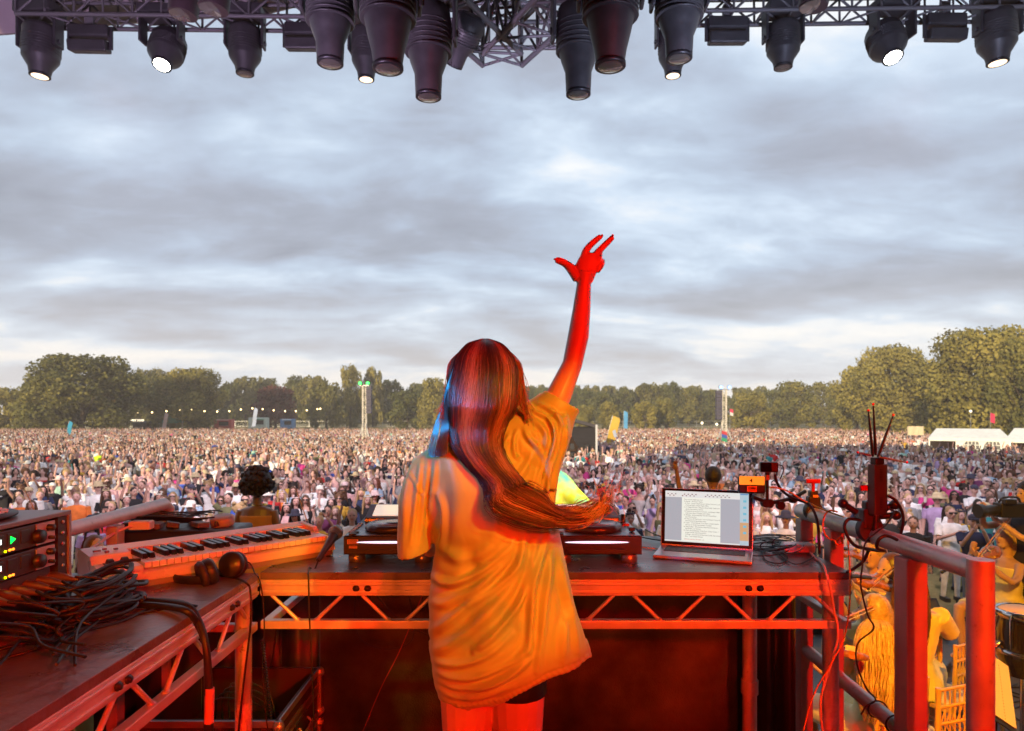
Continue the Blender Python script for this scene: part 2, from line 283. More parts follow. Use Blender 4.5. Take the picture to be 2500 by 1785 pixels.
TREES = [  # u, half width, top, depth, kind, seed, label
 (20, 55, 862, 150, 'low_olive', 1, 'small rounded olive tree at the left edge of the park'),
 (88, 60, 838, 146, 'low_green', 2, 'lower rounded oak leaning against the big oak, on its left'),
 (182, 125, 790, 140, 'low_green', 3, 'huge broad dark oak, the biggest tree of the left side'),
 (318, 42, 822, 200, 'green', 4, 'tall brown-green tree between the two big oaks'),
 (352, 30, 820, 230, 'green', 1, 'narrow tree top just left of the second oak'),
 (418, 92, 820, 165, 'low_olive', 5, 'second broad oak with golden lit left side, behind the string lights'),
 (508, 35, 850, 225, 'dark', 2, 'small dark tree right of the second oak'),
 (545, 45, 838, 235, 'green', 3, 'mid-sized green tree left of the purple beech'),
 (588, 42, 840, 245, 'green', 4, 'green tree top rising behind the purple beech'),
 (612, 52, 858, 190, 'purple', 1, 'dark purple copper beech behind the food vans'),
 (655, 38, 836, 240, 'dark', 2, 'dark tree rising right of the purple beech'),
 (700, 45, 836, 235, 'green', 5, 'tall green tree with a tufted top, left of the light tower'),
 (725, 45, 850, 205, 'low_green', 3, 'round green tree in front of the wood, left of the tower'),
 (778, 34, 813, 215, 'low_olive', 1, 'tall pale olive tree right behind the left light tower'),
 (828, 30, 818, 222, 'low_olive', 3, 'tall pale tree just right of the left light tower'),
 (868, 45, 846, 235, 'dark', 3, 'dark tree between the light tower and the performer'),
 (905, 50, 868, 200, 'low_dark', 4, 'low dark bushy tree near the field fence left of the performer'),
 (925, 40, 852, 240, 'dark', 5, 'dark tree standing behind the low bushy one'),
 (965, 42, 841, 195, 'low_olive', 2, 'tall olive tree beside the blonde hair of the performer'),
 (1020, 45, 846, 230, 'green', 1, 'green tree hidden behind the head of the performer'),
 (1090, 45, 850, 230, 'green', 3, 'green tree behind the neck of the performer'),
 (1165, 38, 858, 240, 'dark', 4, 'dark ragged tree right of the hair of the performer'),
 (1205, 36, 862, 235, 'dark', 5, 'dark tree behind the raised sleeve'),
 (1290, 45, 864, 250, 'dark', 2, 'dark tree just right of the raised arm'),
 (1340, 42, 872, 245, 'dark', 3, 'dark rounded tree behind the yellow flag'),
 (1388, 34, 862, 250, 'dark', 3, 'dark tree left of the blue feather flag, behind the small golden ones'),
 (1440, 40, 852, 255, 'green', 4, 'taller tree with a crooked top behind the blue feather flag'),
 (1490, 34, 850, 250, 'dark', 1, 'dark tree midway between the blue flag and the right tower'),
 (1530, 40, 862, 250, 'green', 1, 'rounded tree left of the right light tower'),
 (1575, 40, 868, 255, 'dark', 2, 'dark tree directly behind the right light tower'),
 (1300, 26, 900, 185, 'low_olive', 4, 'small bright yellow-green tree beside the raised sleeve'),
 (1352, 27, 893, 190, 'low_olive', 1, 'small bright tree between the yellow and the blue flag'),
 (1432, 32, 892, 190, 'low_olive', 3, 'small golden tree right of the blue feather flag'),
 (1478, 30, 885, 200, 'low_green', 5, 'small green tree in front of the dark wood, right of the golden one'),
 (1668, 50, 872, 195, 'low_olive', 2, 'rounded golden tree right of the right light tower'),
 (1625, 30, 880, 250, 'dark', 5, 'low dark tree just beyond the right light tower'),
 (1715, 40, 866, 245, 'dark', 4, 'dark tree behind two golden trees right of the tower'),
 (1765, 55, 848, 205, 'low_green', 1, 'broad green tree with a domed top, right of the tower'),
 (1830, 45, 850, 230, 'green', 2, 'green tree left of the tall sunlit trees'),
 (1870, 40, 862, 210, 'low_green', 3, 'lower tree tucked against the tall sunlit trees'),
 (1905, 60, 815, 165, 'low_olive', 5, 'sunlit tree at the left foot of the tall pair'),
 (1978, 95, 770, 150, 'low_olive', 6, 'tall sunlit tree with open crown, behind the white marquee'),
 (2062, 70, 808, 160, 'low_olive', 4, 'sunlit tree filling the gap between the two tallest trees'),
 (2185, 125, 732, 120, 'low_olive', 7, 'tallest sunlit tree at the right, over the marquee'),
 (2290, 100, 755, 112, 'low_green', 8, 'large greener tree cut off by the right edge'),
]
for u, hw, top, dp, kd, sd_, lb in TREES: tree(u, hw, top, dp, kd, lb, sd_, group='trees round the park')
def wood():  # far-off wood behind the counted trees: one mass
    rng = np.random.RandomState(5); me0 = crown_mesh(77, 1500, 14, .035, base=.0, mt='dark'); co = np.empty(len(me0.vertices) * 3); me0.vertices.foreach_get('co', co); co = co.reshape(-1, 3)
    Vs = []; n = 150; x0 = np.linspace(-330, 330, n)
    for k in range(n):
        h = 13.0 + 3 * rng.rand() + (1.5 if x0[k] > 0 else 0); y = 285 + 25 * rng.rand(); a = rng.rand() * 6.28; ca, sa = math.cos(a), math.sin(a)
        q = co * np.array([11, 11, h]); q = np.stack([q[:, 0] * ca - q[:, 1] * sa + x0[k], q[:, 0] * sa + q[:, 1] * ca + y, q[:, 2] - .5], 1); Vs.append(q)
    V = np.concatenate(Vs); nf = len(V) // 4
    me = bpy.data.meshes.new('wood'); me.vertices.add(len(V)); me.vertices.foreach_set('co', V.ravel()); me.loops.add(len(V)); me.loops.foreach_set('vertex_index', np.arange(len(V)))
    me.polygons.add(nf); me.polygons.foreach_set('loop_start', np.arange(nf) * 4); me.update(calc_edges=True)
    at = me.attributes.new('tone', 'FLOAT', 'FACE'); at.data.foreach_set('value', np.clip(.4 + .25 * rng.normal(size=nf), 0, 1)); me.materials.append(LEAF['green'])
    o = bpy.data.objects.new('woods', me); COL.objects.link(o); tag(o, 'far-off wood closing the park behind the single trees', 'wood', kind='stuff')
wood()
# ------------------------------------------------------------ crowd
def person_parts(pose, fem, hair, hat, seg=8, fine=True, rng=random):
    """returns {'skin':MB,'top':MB,'legs':MB,'hair':MB,...}; stands at origin, faces -Y, 1.72 m"""
    S, T, G, H, X, E_, D_ = MB(), MB(), MB(), MB(), MB(), MB(), MB()
    sw = .185 if fem else .215; hw = .165 if fem else .155
    bare = fem and rng.random() < .3
    rows = 6 if fine else 4
    # head, neck
    S.ball((0, -.01, 1.60), (.075, .092, .112), seg, rows + 1)
    S.tube([(0, .01, 1.38), (0, 0, 1.53)], [.052, .046], seg)
    if fine:
        S.tube([(0, -.098, 1.615), (0, -.118, 1.582)], [.010, .015], 5)
        for sx in (-1, 1): S.ball((sx * .076, 0, 1.60), (.012, .022, .03), 5, 4); E_.ball((sx * .031, -.090, 1.618), (.017, .010, .010), 6, 4, 1 if hat != 'shades' else 0)
        E_.box((0, -.094, 1.552), (.042, .012, .010), mi=2)
        if hat == 'shades': E_.box((0, -.094, 1.617), (.135, .02, .036))
    # torso
    def ring(z, rx, ry, cy=0, n=seg): return [Vector((rx * math.cos(2 * math.pi * k / n), cy + ry * math.sin(2 * math.pi * k / n), z)) for k in range(n)]
    waist = .125 if fem else .16
    body = [ring(1.43, .06, .055), ring(1.40, sw * .75, .085), ring(1.33, sw, .105), ring(1.20, sw * .92, .115 if not fem else .125, -.012), ring(1.05, waist, .10), ring(.93, hw, .11), ring(.84, hw, .115)]
    if bare:
        S.loft(body[:4]); T.loft([[p * 1.0 + Vector((p.x * .05, p.y * .05, 0)) for p in r] for r in body[2:6]])
    else: T.loft(body)
    dress = fem and rng.random() < .45
    if dress:
        T.loft([ring(1.05, waist + .01, .105), ring(.85, hw + .03, .14), ring(.55, hw + .07, .17)])
    # legs
    for sx in (-1, 1):
        lx = sx * .09; st = (lx * 1.3, .02, .05)
        (S if dress else G).tube([(lx, 0, .88), (lx * 1.1, -.01, .50), st], [.092, .058, .04], max(5, seg - 2))
        X.box((lx * 1.3, -.05, .035), (.08, .24, .07), mi=0)
    # arms
    A = {'down': [((.23, .02, 1.12), (.25, -.06, .86))] * 2, 'up2': [((.30, -.06, 1.58), (.24, -.16, 1.84))] * 2,
         'up1': [((.31, -.04, 1.52), (.26, -.12, 1.82)), ((.24, .0, 1.12), (.20, -.16, 1.02))],
         'phone': [((.20, -.18, 1.22), (.06, -.34, 1.52))] * 2, 'clap': [((.25, -.10, 1.15), (.03, -.33, 1.30))] * 2,
         'wide': [((.42, -.05, 1.42), (.66, -.12, 1.50))] * 2, 'cross': [((.24, -.06, 1.12), (-.04, -.18, 1.16))] * 2,
         'point': [((.30, -.16, 1.48), (.28, -.38, 1.72)), ((.23, .02, 1.12), (.25, -.06, .86))],
         'drink': [((.22, -.10, 1.14), (.12, -.26, 1.33)), ((.23, .02, 1.12), (.25, -.06, .86))]}[pose]
    for i, sx in enumerate((-1, 1)):
        e, h_ = A[i]; sh = Vector((sx * (sw - .02), 0, 1.36)); e = Vector((sx * e[0], e[1], e[2])); h_ = Vector((sx * h_[0], h_[1], h_[2]))
        S.tube([sh, e, h_], [.047, .036, .026], max(5, seg - 2)); d = (h_ - e).normalized()
        S.ball(h_ + d * .05, (.032, .026, .05) if abs(d.z) > .5 else (.034, .045, .03), 6 if fine else 5, 4)
        if fine:
            for q in (-1, 0, 1): S.tube([h_ + d * .06 + Vector((q * .018, 0, 0)), h_ + d * .125 + Vector((q * .026, 0, 0))], [.011, .008], 4)
        if not bare: m_ = sh.lerp(e, .75); T.tube([sh + Vector((0, 0, .015)), m_], [.066, .062], max(5, seg - 2))
    if pose == 'phone': D_.box((0, -.36, 1.60), (.075, .012, .15))
    if pose == 'drink': D_.tube([(-.12, -.31, 1.30), (-.12, -.31, 1.44)], [.03, .038], 8, 3)
    # hair
    if hair == 'long':
        H.ball((0, .012, 1.625), (.092, .098, .112), seg, rows); H.loft([ring(1.66, .088, .07, .035), ring(1.50, .105, .06, .05), ring(1.34, .115, .045, .09), ring(1.22, .08, .03, .11)])
        if fine:
            for sx in (-1, 1): H.tube([(sx * .075, -.03, 1.66), (sx * .10, -.04, 1.50), (sx * .12, -.07, 1.30)], [.028, .034, .015], 6)
    elif hair == 'short': H.ball((0, .018, 1.64), (.083, .092, .092), seg, rows)
    elif hair == 'bun': H.ball((0, .018, 1.64), (.085, .094, .095), seg, rows); H.ball((0, .06, 1.75), .045, 7, 5)
    elif hair == 'curly':
        H.ball((0, .03, 1.65), (.13, .12, .125), seg, rows)
        if fine:
            for k in range(14): a = k * 2.4; H.ball((math.cos(a) * .11, .04 + math.sin(a) * .08, 1.60 + .014 * k), .04, 6, 4)
    hm = MB()
    if hat == 'cap': hm.ball((0, .0, 1.665), (.090, .10, .075), seg, rows); hm.box((0, -.12, 1.66), (.13, .10, .015))
    elif hat == 'sunhat': hm.lathe([(.0, .10), (.06, .10), (.09, .06), (.095, 0), (.19, -.015), (.19, -.022), (.09, -.012)], (0, 0, 1.66), seg=max(10, seg))
    elif hat == 'band': hm.box((0, -.03, 1.70), (.16, .10, .02)); [hm.ball((sx * .05, -.02, 1.74), .022, 5, 4) for sx in (-1, 1)]
    return {'body': S, 'top': T, 'trousers': G, 'hair': H, 'extra': X, 'hat': hm, 'face': E_, 'held_item': D_}
def attr_mat(name, prop, rough=.8, obj=True, bump=0):
    m = bpy.data.materials.new(name); m.use_nodes = True; t = m.node_tree; b = t.nodes['Principled BSDF']; b.inputs['Roughness'].default_value = rough; b.inputs['Specular IOR Level'].default_value = .25
    at = N(t, 'ShaderNodeAttribute', attribute_name=prop); at.attribute_type = 'OBJECT' if obj else 'GEOMETRY'
    tc = N(t, 'ShaderNodeTexCoord'); n = N(t, 'ShaderNodeTexNoise', i={'Scale': 9.0, 'Detail': 3.0}); L(t, tc.outputs['Object'], n.inputs['Vector'])
    cr = ramp(t, [(.3, (.78,) * 3), (.7, (1.12,) * 3)]); L(t, n.outputs[0], cr.inputs[0])
    mx = N(t, 'ShaderNodeMix', data_type='RGBA', blend_type='MULTIPLY'); mx.inputs[0].default_value = 1; L(t, at.outputs['Color'], mx.inputs[6]); L(t, cr.outputs[0], mx.inputs[7]); L(t, mx.outputs[2], b.inputs['Base Color'])
    return m
M_SKIN, M_ITEM = attr_mat('person_skin', 'tint', .55), attr_mat('person_cloth', 'tint', .85)
M_HAIRC = attr_mat('person_hair', 'tint', .5)
M_BLACK = mat('matt_black', (.02, .02, .022), .5); M_EYE = mat('eye_dark', (.05, .03, .025), .3); M_LIP = mat('lips', (.35, .10, .09), .5); M_CUP = mat('cup', (.75, .72, .65), .4)
CLOTH = {'white': (.84, .83, .84), 'black': (.022, .022, .026), 'cream': (.70, .62, .52), 'pale pink': (.66, .40, .42), 'hot pink': (.62, .06, .26), 'pale blue': (.34, .47, .62), 'navy': (.03, .04, .10),
         'beige': (.45, .35, .26), 'grey': (.26, .26, .28), 'olive': (.14, .14, .07), 'red': (.52, .03, .03), 'lilac': (.42, .30, .52), 'mint': (.36, .58, .48), 'royal blue': (.05, .10, .45), 'mustard': (.52, .32, .05), 'brown': (.16, .08, .05),
         'teal': (.04, .24, .26), 'orange': (.70, .18, .04), 'striped grey': (.45, .43, .44), 'plum': (.16, .04, .12)}
CW = [52, 17, 11, 9, 3, 7, 5, 6, 5, 3, 4, 4, 3, 3, 2, 3, 2, 2, 4, 3]
SKIN = [(.54, .32, .27), (.58, .36, .32), (.47, .28, .23), (.60, .40, .36), (.36, .20, .16), (.18, .10, .08), (.56, .33, .30)]
HAIRC = {'dark': (.025, .016, .012), 'brown': (.09, .045, .025), 'blonde': (.42, .28, .14), 'auburn': (.16, .05, .025), 'grey-haired': (.38, .36, .35), 'fair': (.28, .18, .09)}
POSES = ['down', 'up2', 'up1', 'phone', 'clap', 'wide', 'cross', 'point', 'drink']; PW = [26, 10, 12, 9, 12, 4, 9, 5, 12]
PTXT = {'down': 'arms down', 'up2': 'both arms up', 'up1': 'one arm up', 'phone': 'filming with a phone', 'clap': 'clapping', 'wide': 'arms spread', 'cross': 'arms folded', 'point': 'pointing at the stage', 'drink': 'holding a drink'}
def barrier_y(x): return 46 if x < 8 else max(22.5, 46 - (x - 8) * 2.2)
def ok_spot(x, y):
    by = barrier_y(x)
    if -1.3 < y - by < .5: return False
    if x > 3 and by - (8.0 if x > 9 else 4.5) < y < by and random.random() < .93: return False
    if .04 < x / y < .155 and 43 < y < 57: return False
    if x / y > .57 and 48 < y < 70: return False
    if x > 60 and y > 75: return False
    if y > 118 and x < -60 : return random.random() < .4
    return True
VARI = []
for k in range(34):
    rr = random.Random(k * 3 + 1); fem = k % 2 == 0 or k % 5 == 0; pose = POSES[k] if k < 9 else rr.choices(POSES, PW)[0]
    hair = rr.choice(['long', 'long', 'long', 'bun', 'curly']) if fem else rr.choice(['short', 'short', 'short', 'curly'] if k % 3 else ['short'])
    hat = rr.choices([None, 'shades', 'cap', 'sunhat', 'band'] if fem else [None, 'shades', 'cap', 'sunhat'], [60, 24, 5, 4, 7] if fem else [58, 26, 13, 3])[0]
    parts = person_parts(pose, fem, hair, hat, 10, True, rr); low = person_parts(pose, fem, hair, hat, 6, False, random.Random(k * 3 + 1))
    ms = {}
    for nm, mb in parts.items():
        if not mb.v: continue
        ms[nm] = mb.mesh({'extra': 'shoes', 'hat': 'hat'}.get(nm, nm), [M_BLACK, M_EYE, M_LIP, M_CUP] if nm in ('extra', 'face', 'held_item') else M_SKIN if nm == 'body' else M_HAIRC if nm == 'hair' else M_ITEM)
    VARI.append(dict(fem=fem, pose=pose, hair=hair, hat=hat, ms=ms, low=low, dress=not parts['trousers'].v))
def zone(px, y):
    names = ['by the left edge of the field', 'beyond the rack of receivers', 'above the left handrail', 'beyond the white keyboard', 'behind the woman with the afro', 'beyond the microphone', 'left of the performer',
             'behind the performer', 'right of the neon shirt', 'left of the laptop', 'behind the laptop', 'behind the man with raised fist', 'beyond the numbered screen', 'left of the antenna box', 'right of the antenna box', 'towards the violinist', 'near the right edge']
    xs = [75, 175, 400, 540, 680, 850, 985, 1340, 1480, 1590, 1700, 1800, 1930, 2080, 2250, 2400, 9999]
    for n_, x in zip(names, xs):
        if px < x: z = n_; break
    return z
spots = []; grid = {}
def try_spot(x, y, dmin):
    gx, gy = int(x // 1), int(y // 1)
    for i in range(gx - 1, gx + 2):
        for j in range(gy - 1, gy + 2):
            for (a, b) in grid.get((i, j), ()):
                if (a - x) ** 2 + (b - y) ** 2 < dmin * dmin: return False
    grid.setdefault((gx, gy), []).append((x, y)); return True
FIXED = [  # px, py(head centre), depth, colour, pose, fem, extra label words
 (125, 1128, 40, 'red', 'down', False, 'man in a bright red football shirt and dark cap by the left barrier'), (243, 1122, 41, 'hi-vis', 'down', False, 'steward in a yellow high-visibility vest beside the left barrier'),
 (155, 1160, 29, 'white', 'cross', False, 'man in a plain white t-shirt with dark hair, near the left barrier'), (222, 1158, 28, 'white', 'down', False, 'man in a white printed t-shirt standing right of the other white t-shirt man'),
 (172, 1195, 22, 'pale pink', 'drink', False, 'man in sunglasses and open pale shirt above the left handrail'), (1513, 1222, 20, 'royal blue', 'down', False, 'person in a royal blue t-shirt seen just right of the decks'),
 (1465, 1150, 33, 'hot pink', 'wide', True, 'woman in a bright pink patterned top with arms spread right of the neon shirt'), (1450, 1130, 38, 'mustard', 'down', True, 'woman in a mustard top by the barrier right of the performer'),
 (1770, 1155, 30, 'pale blue', 'down', False, 'man in a pale blue t-shirt beside the raised-fist man'), (2215, 1245, 20, 'white', 'down', False, 'man in sunglasses and white t-shirt right of the antenna box'),
 (2300, 1140, 34, 'pale blue', 'up1', True, 'woman in a loose pale blue dress by the right barrier'), (2345, 1150, 42, 'red', 'down', False, 'person in red standing on the open grass at the right'),
 (2278, 1215, 24, 'black', 'phone', False, 'man in black filming on the grass gap at the right'), (235, 1238, 17, 'red', 'down', True, 'person with dark bun and rust red top just above the left handrail')]
CLOTH['hi-vis'] = (.55, .85, .03)
used = set(); people = []
def put_person(x, y, v, topc, label=None):
    i = len(people); fem = v['fem']; rr = random
    hc = rr.choices(list(HAIRC), [28, 28, 20, 6, 5 if not fem else 1, 13])[0]; px = CX + x / y * F; zn = zone(px, y)
    ht = {'long': 'long', 'short': 'short', 'bun': 'tied-up', 'curly': 'curly'}[v['hair']]; kind = 'woman' if fem else 'man'
    row = 'close ' if y < 17 else '' if y < 22 else 'far back '
    hatt = {'cap': ' in a cap', 'sunhat': ' in a sunhat', 'band': ' with headband', 'shades': ' in sunglasses', None: ''}[v['hat']]
    if label is None:
        for tr in range(60):
            g = 'dress' if v['dress'] else 'top'
            label = f"{kind}{hatt}, {topc} {g}, {ht} {hc} hair, {PTXT[v['pose']]}, {row}{zn}".replace('grey-haired hair', 'grey hair')
            if len(label.split()) > 16: label = label.replace(' with a phone', '').replace(' at the stage', '').replace('holding a drink', 'drinking')
            if len(label.split()) > 16: label = label.replace(hatt, '') if hatt else label
            if len(label.split()) > 16: label = label.replace(' hair', '').replace('far back ', 'far ').replace('both arms', 'arms').replace(' of the field', '')
            if label not in used: break
            if tr % 2: hc = rr.choice(list(HAIRC))
            else: topc = rr.choices(list(CLOTH)[:20], CW)[0]
    used.add(label)
    t = thing('person', label, 'person', (x, y, gz(y)), (math.atan2(x, y) * -1 * .8) + rr.gauss(0, .25), 'people standing in the crowd')
    s = rr.uniform(.93, 1.02) * (.96 if fem else 1.03); t.scale = (s * rr.uniform(.95, 1.1), s, s)
    sk = rr.choices(SKIN, [20, 20, 14, 14, 7, 4, 14])[0]; legs = rr.choice([(.03, .03, .04), (.08, .12, .22), (.30, .25, .18), (.62, .60, .57), (.12, .16, .26), (.05, .05, .06)])
    for nm, me in v['ms'].items():
        o = bpy.data.objects.new(me.name, me); COL.objects.link(o); o.parent = t
        c = {'body': sk, 'top': CLOTH[topc], 'trousers': legs if not v['dress'] else CLOTH[topc], 'hair': HAIRC[hc], 'hat': rr.choice([(.7, .68, .62), (.5, .4, .25), (.05, .05, .08), (.65, .5, .5)])}.get(nm, (.1, .1, .1))
        o['tint'] = [float(q) for q in c]
    people.append(t)
for px, py, y, c, pose, fem, lb in FIXED:
    y *= .80 if y < 35 else .9; x = (px - CX) / F * y; grid.setdefault((int(x // 1), int(y // 1)), []).append((x, y))
    c_ = [v for v in VARI if v['fem'] == fem and v['pose'] == pose] or [v for v in VARI if v['fem'] == fem]; put_person(x, y, c_[0], c, lb)
near = []; y = 11.8; tries = 0
while tries < 9000:
    tries += 1; y = 11.8 + 15.5 * math.sqrt(random.random()); x = random.uniform(-.80, .80) * y
    px = CX + x / y * F
    if 1085 < px < 1340: continue
    if px < 200 and y < 15: continue
    if ok_spot(x, y) and try_spot(x, y, .60): near.append((x, y))
near.sort(key=lambda q: q[1]); cut = 288
for x, y in near[:cut]: put_person(x, y, random.choice(VARI), random.choices(list(CLOTH)[:20], CW)[0])
ycut = near[min(cut, len(near) - 1)][1]
rest = near[cut:]
for k in range(60000):
    y = ycut + (128 - ycut) * math.sqrt(random.random()); x = random.uniform(-.80, .80) * y
    if ok_spot(x, y) and try_spot(x, y, .72 if y < 60 else .92): rest.append((x, y))
def crowd_mesh():
    MATIDX = {'body': 'sk', 'top': 'tp', 'trousers': 'lg', 'hair': 'hr', 'extra': 'bk', 'hat': 'ht'}
    tm = []
    for v in VARI:
        vs, fs, pk = [], [], []
        for nm, mb in v['low'].items():
            if nm in ('face', 'held_item'): continue
            o = len(vs); vs += mb.v; fs += [[o + i for i in f] for f in mb.f]; pk += [list(MATIDX).index(nm)] * len(mb.v)
        tri = []
        for f in fs:
            for i in range(1, len(f) - 1): tri.append((f[0], f[i], f[i + 1]))
        tm.append((np.array(vs), np.array(tri), np.array(pk)))
    by = {}
    for q in rest: by.setdefault(random.randrange(len(tm)), []).append(q)
    Vs, Ts, Cs = [], [], []; off = 0; cl = list(CLOTH.values())[:20]; cwn = np.array(CW) / sum(CW); hc = list(HAIRC.values())
    for k, qs in by.items():
        V, T, K = tm[k]; n = len(qs); q = np.array(qs); a = -np.arctan2(q[:, 0], q[:, 1]) * .8 + np.random.normal(0, .3, n); s = np.random.uniform(.9, 1.06, n)
        ca, sa = (np.cos(a) * s)[:, None], (np.sin(a) * s)[:, None]
        X = V[None, :, 0] * ca - V[None, :, 1] * sa + q[:, 0:1]; Y = V[None, :, 0] * sa + V[None, :, 1] * ca + q[:, 1:2]; Z = V[None, :, 2] * s[:, None] + np.array([gz(yy) for yy in q[:, 1]])[:, None]
        Vs.append(np.stack([X, Y, Z], 2).reshape(-1, 3)); Ts.append((T[None] + (np.arange(n) * len(V))[:, None, None] + off).reshape(-1, 3)); off += n * len(V)
        col = np.zeros((n, 6, 4)); col[:, :, 3] = 1
        col[:, 0, :3] = np.array(SKIN)[np.random.choice(7, n, p=np.array([20, 20, 14, 14, 8, 6, 18]) / 100)]; col[:, 1, :3] = np.array(cl)[np.random.choice(20, n, p=cwn)]
        col[:, 2, :3] = np.array([(.03, .03, .04), (.08, .12, .22), (.30, .25, .18), (.62, .60, .57)])[np.random.choice(4, n)]; col[:, 3, :3] = np.array(hc)[np.random.choice(6, n, p=[.28, .28, .2, .06, .05, .13])]
        col[:, 4, :3] = .03; col[:, 5, :3] = np.array([(.7, .68, .62), (.5, .4, .25), (.05, .05, .08)])[np.random.choice(3, n)]
        Cs.append(col[:, K].reshape(-1, 4))
    V = np.concatenate(Vs); T = np.concatenate(Ts); Cc = np.concatenate(Cs); me = bpy.data.meshes.new('crowd'); me.vertices.add(len(V)); me.vertices.foreach_set('co', V.ravel())
    me.loops.add(T.size); me.loops.foreach_set('vertex_index', T.ravel()); me.polygons.add(len(T)); me.polygons.foreach_set('loop_start', np.arange(len(T)) * 3); me.polygons.foreach_set('use_smooth', np.ones(len(T), bool))
    me.update(calc_edges=True); at = me.attributes.new('Col', 'FLOAT_COLOR', 'POINT'); at.data.foreach_set('color', Cc.ravel()); me.materials.append(attr_mat('crowd_mixed', 'Col', .8, obj=False))
    o = bpy.data.objects.new('crowd', me); COL.objects.link(o); tag(o, 'festival crowd filling the field behind the front rows, back to the trees', 'crowd', kind='stuff'); print('crowd', len(rest), len(V), 'near', len(near), ycut)
crowd_mesh()
# ------------------------------------------------------------ things on the field
STEEL = mat('galvanised_steel', (.42, .43, .45), .45, .7, var=.15, vs=20)
WHITEF = mat('white_canvas', (.72, .72, .70), .8, var=.08, vs=2); ALU = mat('aluminium', (.62, .60, .58), .40, .45, var=.12, vs=12, bump=.05, bs=60)
def flat_mat(name, c, r=.6, **k): return mat(name, c, r, **k)
def barriers():
    fr = MB(); w_, h_ = 2.3, 1.1
    fr.tube([(-w_/2, 0, .12), (-w_/2, 0, h_ - .1), (-w_/2 + .1, 0, h_), (w_/2 - .1, 0, h_), (w_/2, 0, h_ - .1), (w_/2, 0, .12)], .021, 6, smooth=3); fr.bar((-w_/2, 0, .2), (w_/2, 0, .2), .03)
    feet = MB(); [feet.bar((s * .8, -.3, .03), (s * .8, .3, .03), .04) for s in (-1, 1)]; [feet.bar((s * .8, 0, .03), (s * .8, 0, .2), .03) for s in (-1, 1)]
    bars = MB(); [bars.bar((-w_/2 + .12 * k, 0, .2), (-w_/2 + .12 * k, 0, h_), .014) for k in range(1, 19)]
    ms = [('frame', fr.mesh('frame', STEEL)), ('infill_bars', bars.mesh('infill_bars', STEEL)), ('feet', feet.mesh('feet', STEEL))]
    x = -36.0
    while x < 34:
        if not -2 < x < 3.5:
            y = barrier_y(x + 1.2); y2 = barrier_y(x + 2.4); ang = math.atan2(y2 - barrier_y(x), 2.4)
            t = thing('crowd_barrier', 'grey steel barrier panel in the line that crosses the crowd from side to side', 'barrier', (x + 1.2, y, gz(y)), ang, 'crowd barriers across the field')
            for nm, me in ms: o = bpy.data.objects.new(nm, me); COL.objects.link(o); o.parent = t
            x += 2.38 * math.cos(ang)
        else: x += 2.38
barriers()
def field_fence():
    t = thing('field_fence', 'long low wire fence with steel posts along the far edge of the field', 'fence', (0, 222, 0))
    mb = MB(); mb.bar((-175, 0, 1.95), (175, 0, 1.95), .07); mb.bar((-175, 0, .25), (175, 0, .25), .06); [mb.bar((-175 + .7 * k, 0, .25), (-175 + .7 * k, 0, 1.95), .02) for k in range(500)]; mb.build('mesh_panel', STEEL, t)
    pm = MB().bar((0, 0, 0), (0, 0, 2.1), .10).mesh('post', STEEL)
    for k in range(59): o = bpy.data.objects.new('post', pm); COL.objects.link(o); o.parent = t; o.location = (-174 + 6 * k, -.06, 0)
field_fence()
def lattice(mb, a, b, s, r, step, side='xy', rb=None, mi=0):
    """square truss between a and b with chords s apart"""
    a, b = Vector(a), Vector(b); d = (b - a); n = max(1, round(d.length / step)); dn = d.normalized(); u = Vector((0, 0, 1)) if abs(dn.z) < .9 else Vector((1, 0, 0))
    x = dn.cross(u).normalized() * s / 2; y = x.cross(dn).normalized() * s / 2; rb = rb or r * .6; cs = [x + y, x - y, -x - y, -x + y]
    for c in cs: mb.tube([a + c, b + c], r, 6, mi)
    for k in range(n):
        p, q = a + d * k / n, a + d * (k + 1) / n
        for i in range(4):
            c1, c2 = cs[i], cs[(i + 1) % 4]; mb.tube([p + (c1 if k % 2 else c2), q + (c2 if k % 2 else c1)], rb, 4, mi, cap=False); mb.tube([p + c1, p + c2], rb, 4, mi, cap=False)
    return mb
def tower(px, top, depth, glow, label, speakers, kick):
    x = (px - CX) / F * depth; h = CZ + (HY - top) / F * depth; t = thing('light_tower', label, 'tower', (x, depth, gz(depth)))
    m = MB(); lattice(m, (0, 0, 0), (0, 0, h - .3), .42, .045, .5); m.build('mast', mat('tower_alu', (.70, .66, .60), .5, .35, var=.1), t)
    for sx in (-1, 1):
        b = MB(); b.tube([(sx * .15, 0, 3.2), (sx * kick, -.5, 0)], .06, 6); b.build('outrigger', STEEL, t)
    hd = MB(); hd.box((0, 0, h - .25), (1.1, .12, .12)); hd.build('crossbar', STEEL, t)
    lm = mat('lit_lens_' + glow[0], (.1, .1, .1), .4, emit=glow[1], es=2.6)
    for sx in (-.45, .45):
        q = MB(); q.lathe([(.10, 0), (.20, .10), (.22, .34)], (sx, -.05, h + .05), (0, -1, -.15)); o = q.build('lamp_head', M_BLACK, t)
        q = MB(); q.lathe([(.001, .350), (.20, .345), (.20, .36), (.001, .362)], (sx, -.05, h + .05), (0, -1, -.15)); q.build('lens', lm, o)
    if speakers:
        for k in range(speakers[1]): q = MB(); q.box((speakers[0], -.1, h - .55 - k * .40), (.62, .6, .37), (0, 0, 0)); q.build('speaker_box', mat('speaker_grey', (.07, .065, .10), .7), t, bevel=.03)
    return t
tower(890, 936, 80, ('green', (.02, 1, .12)), 'slim aluminium light tower with two green lamps, left of the performer', (.55, 8), 1.0)
tower(1768, 946, 75, ('blue', (.25, .45, 1)), 'tall aluminium light tower with bluish lamps and hung speakers, right of the laptop', (-.62, 8), 1.3)
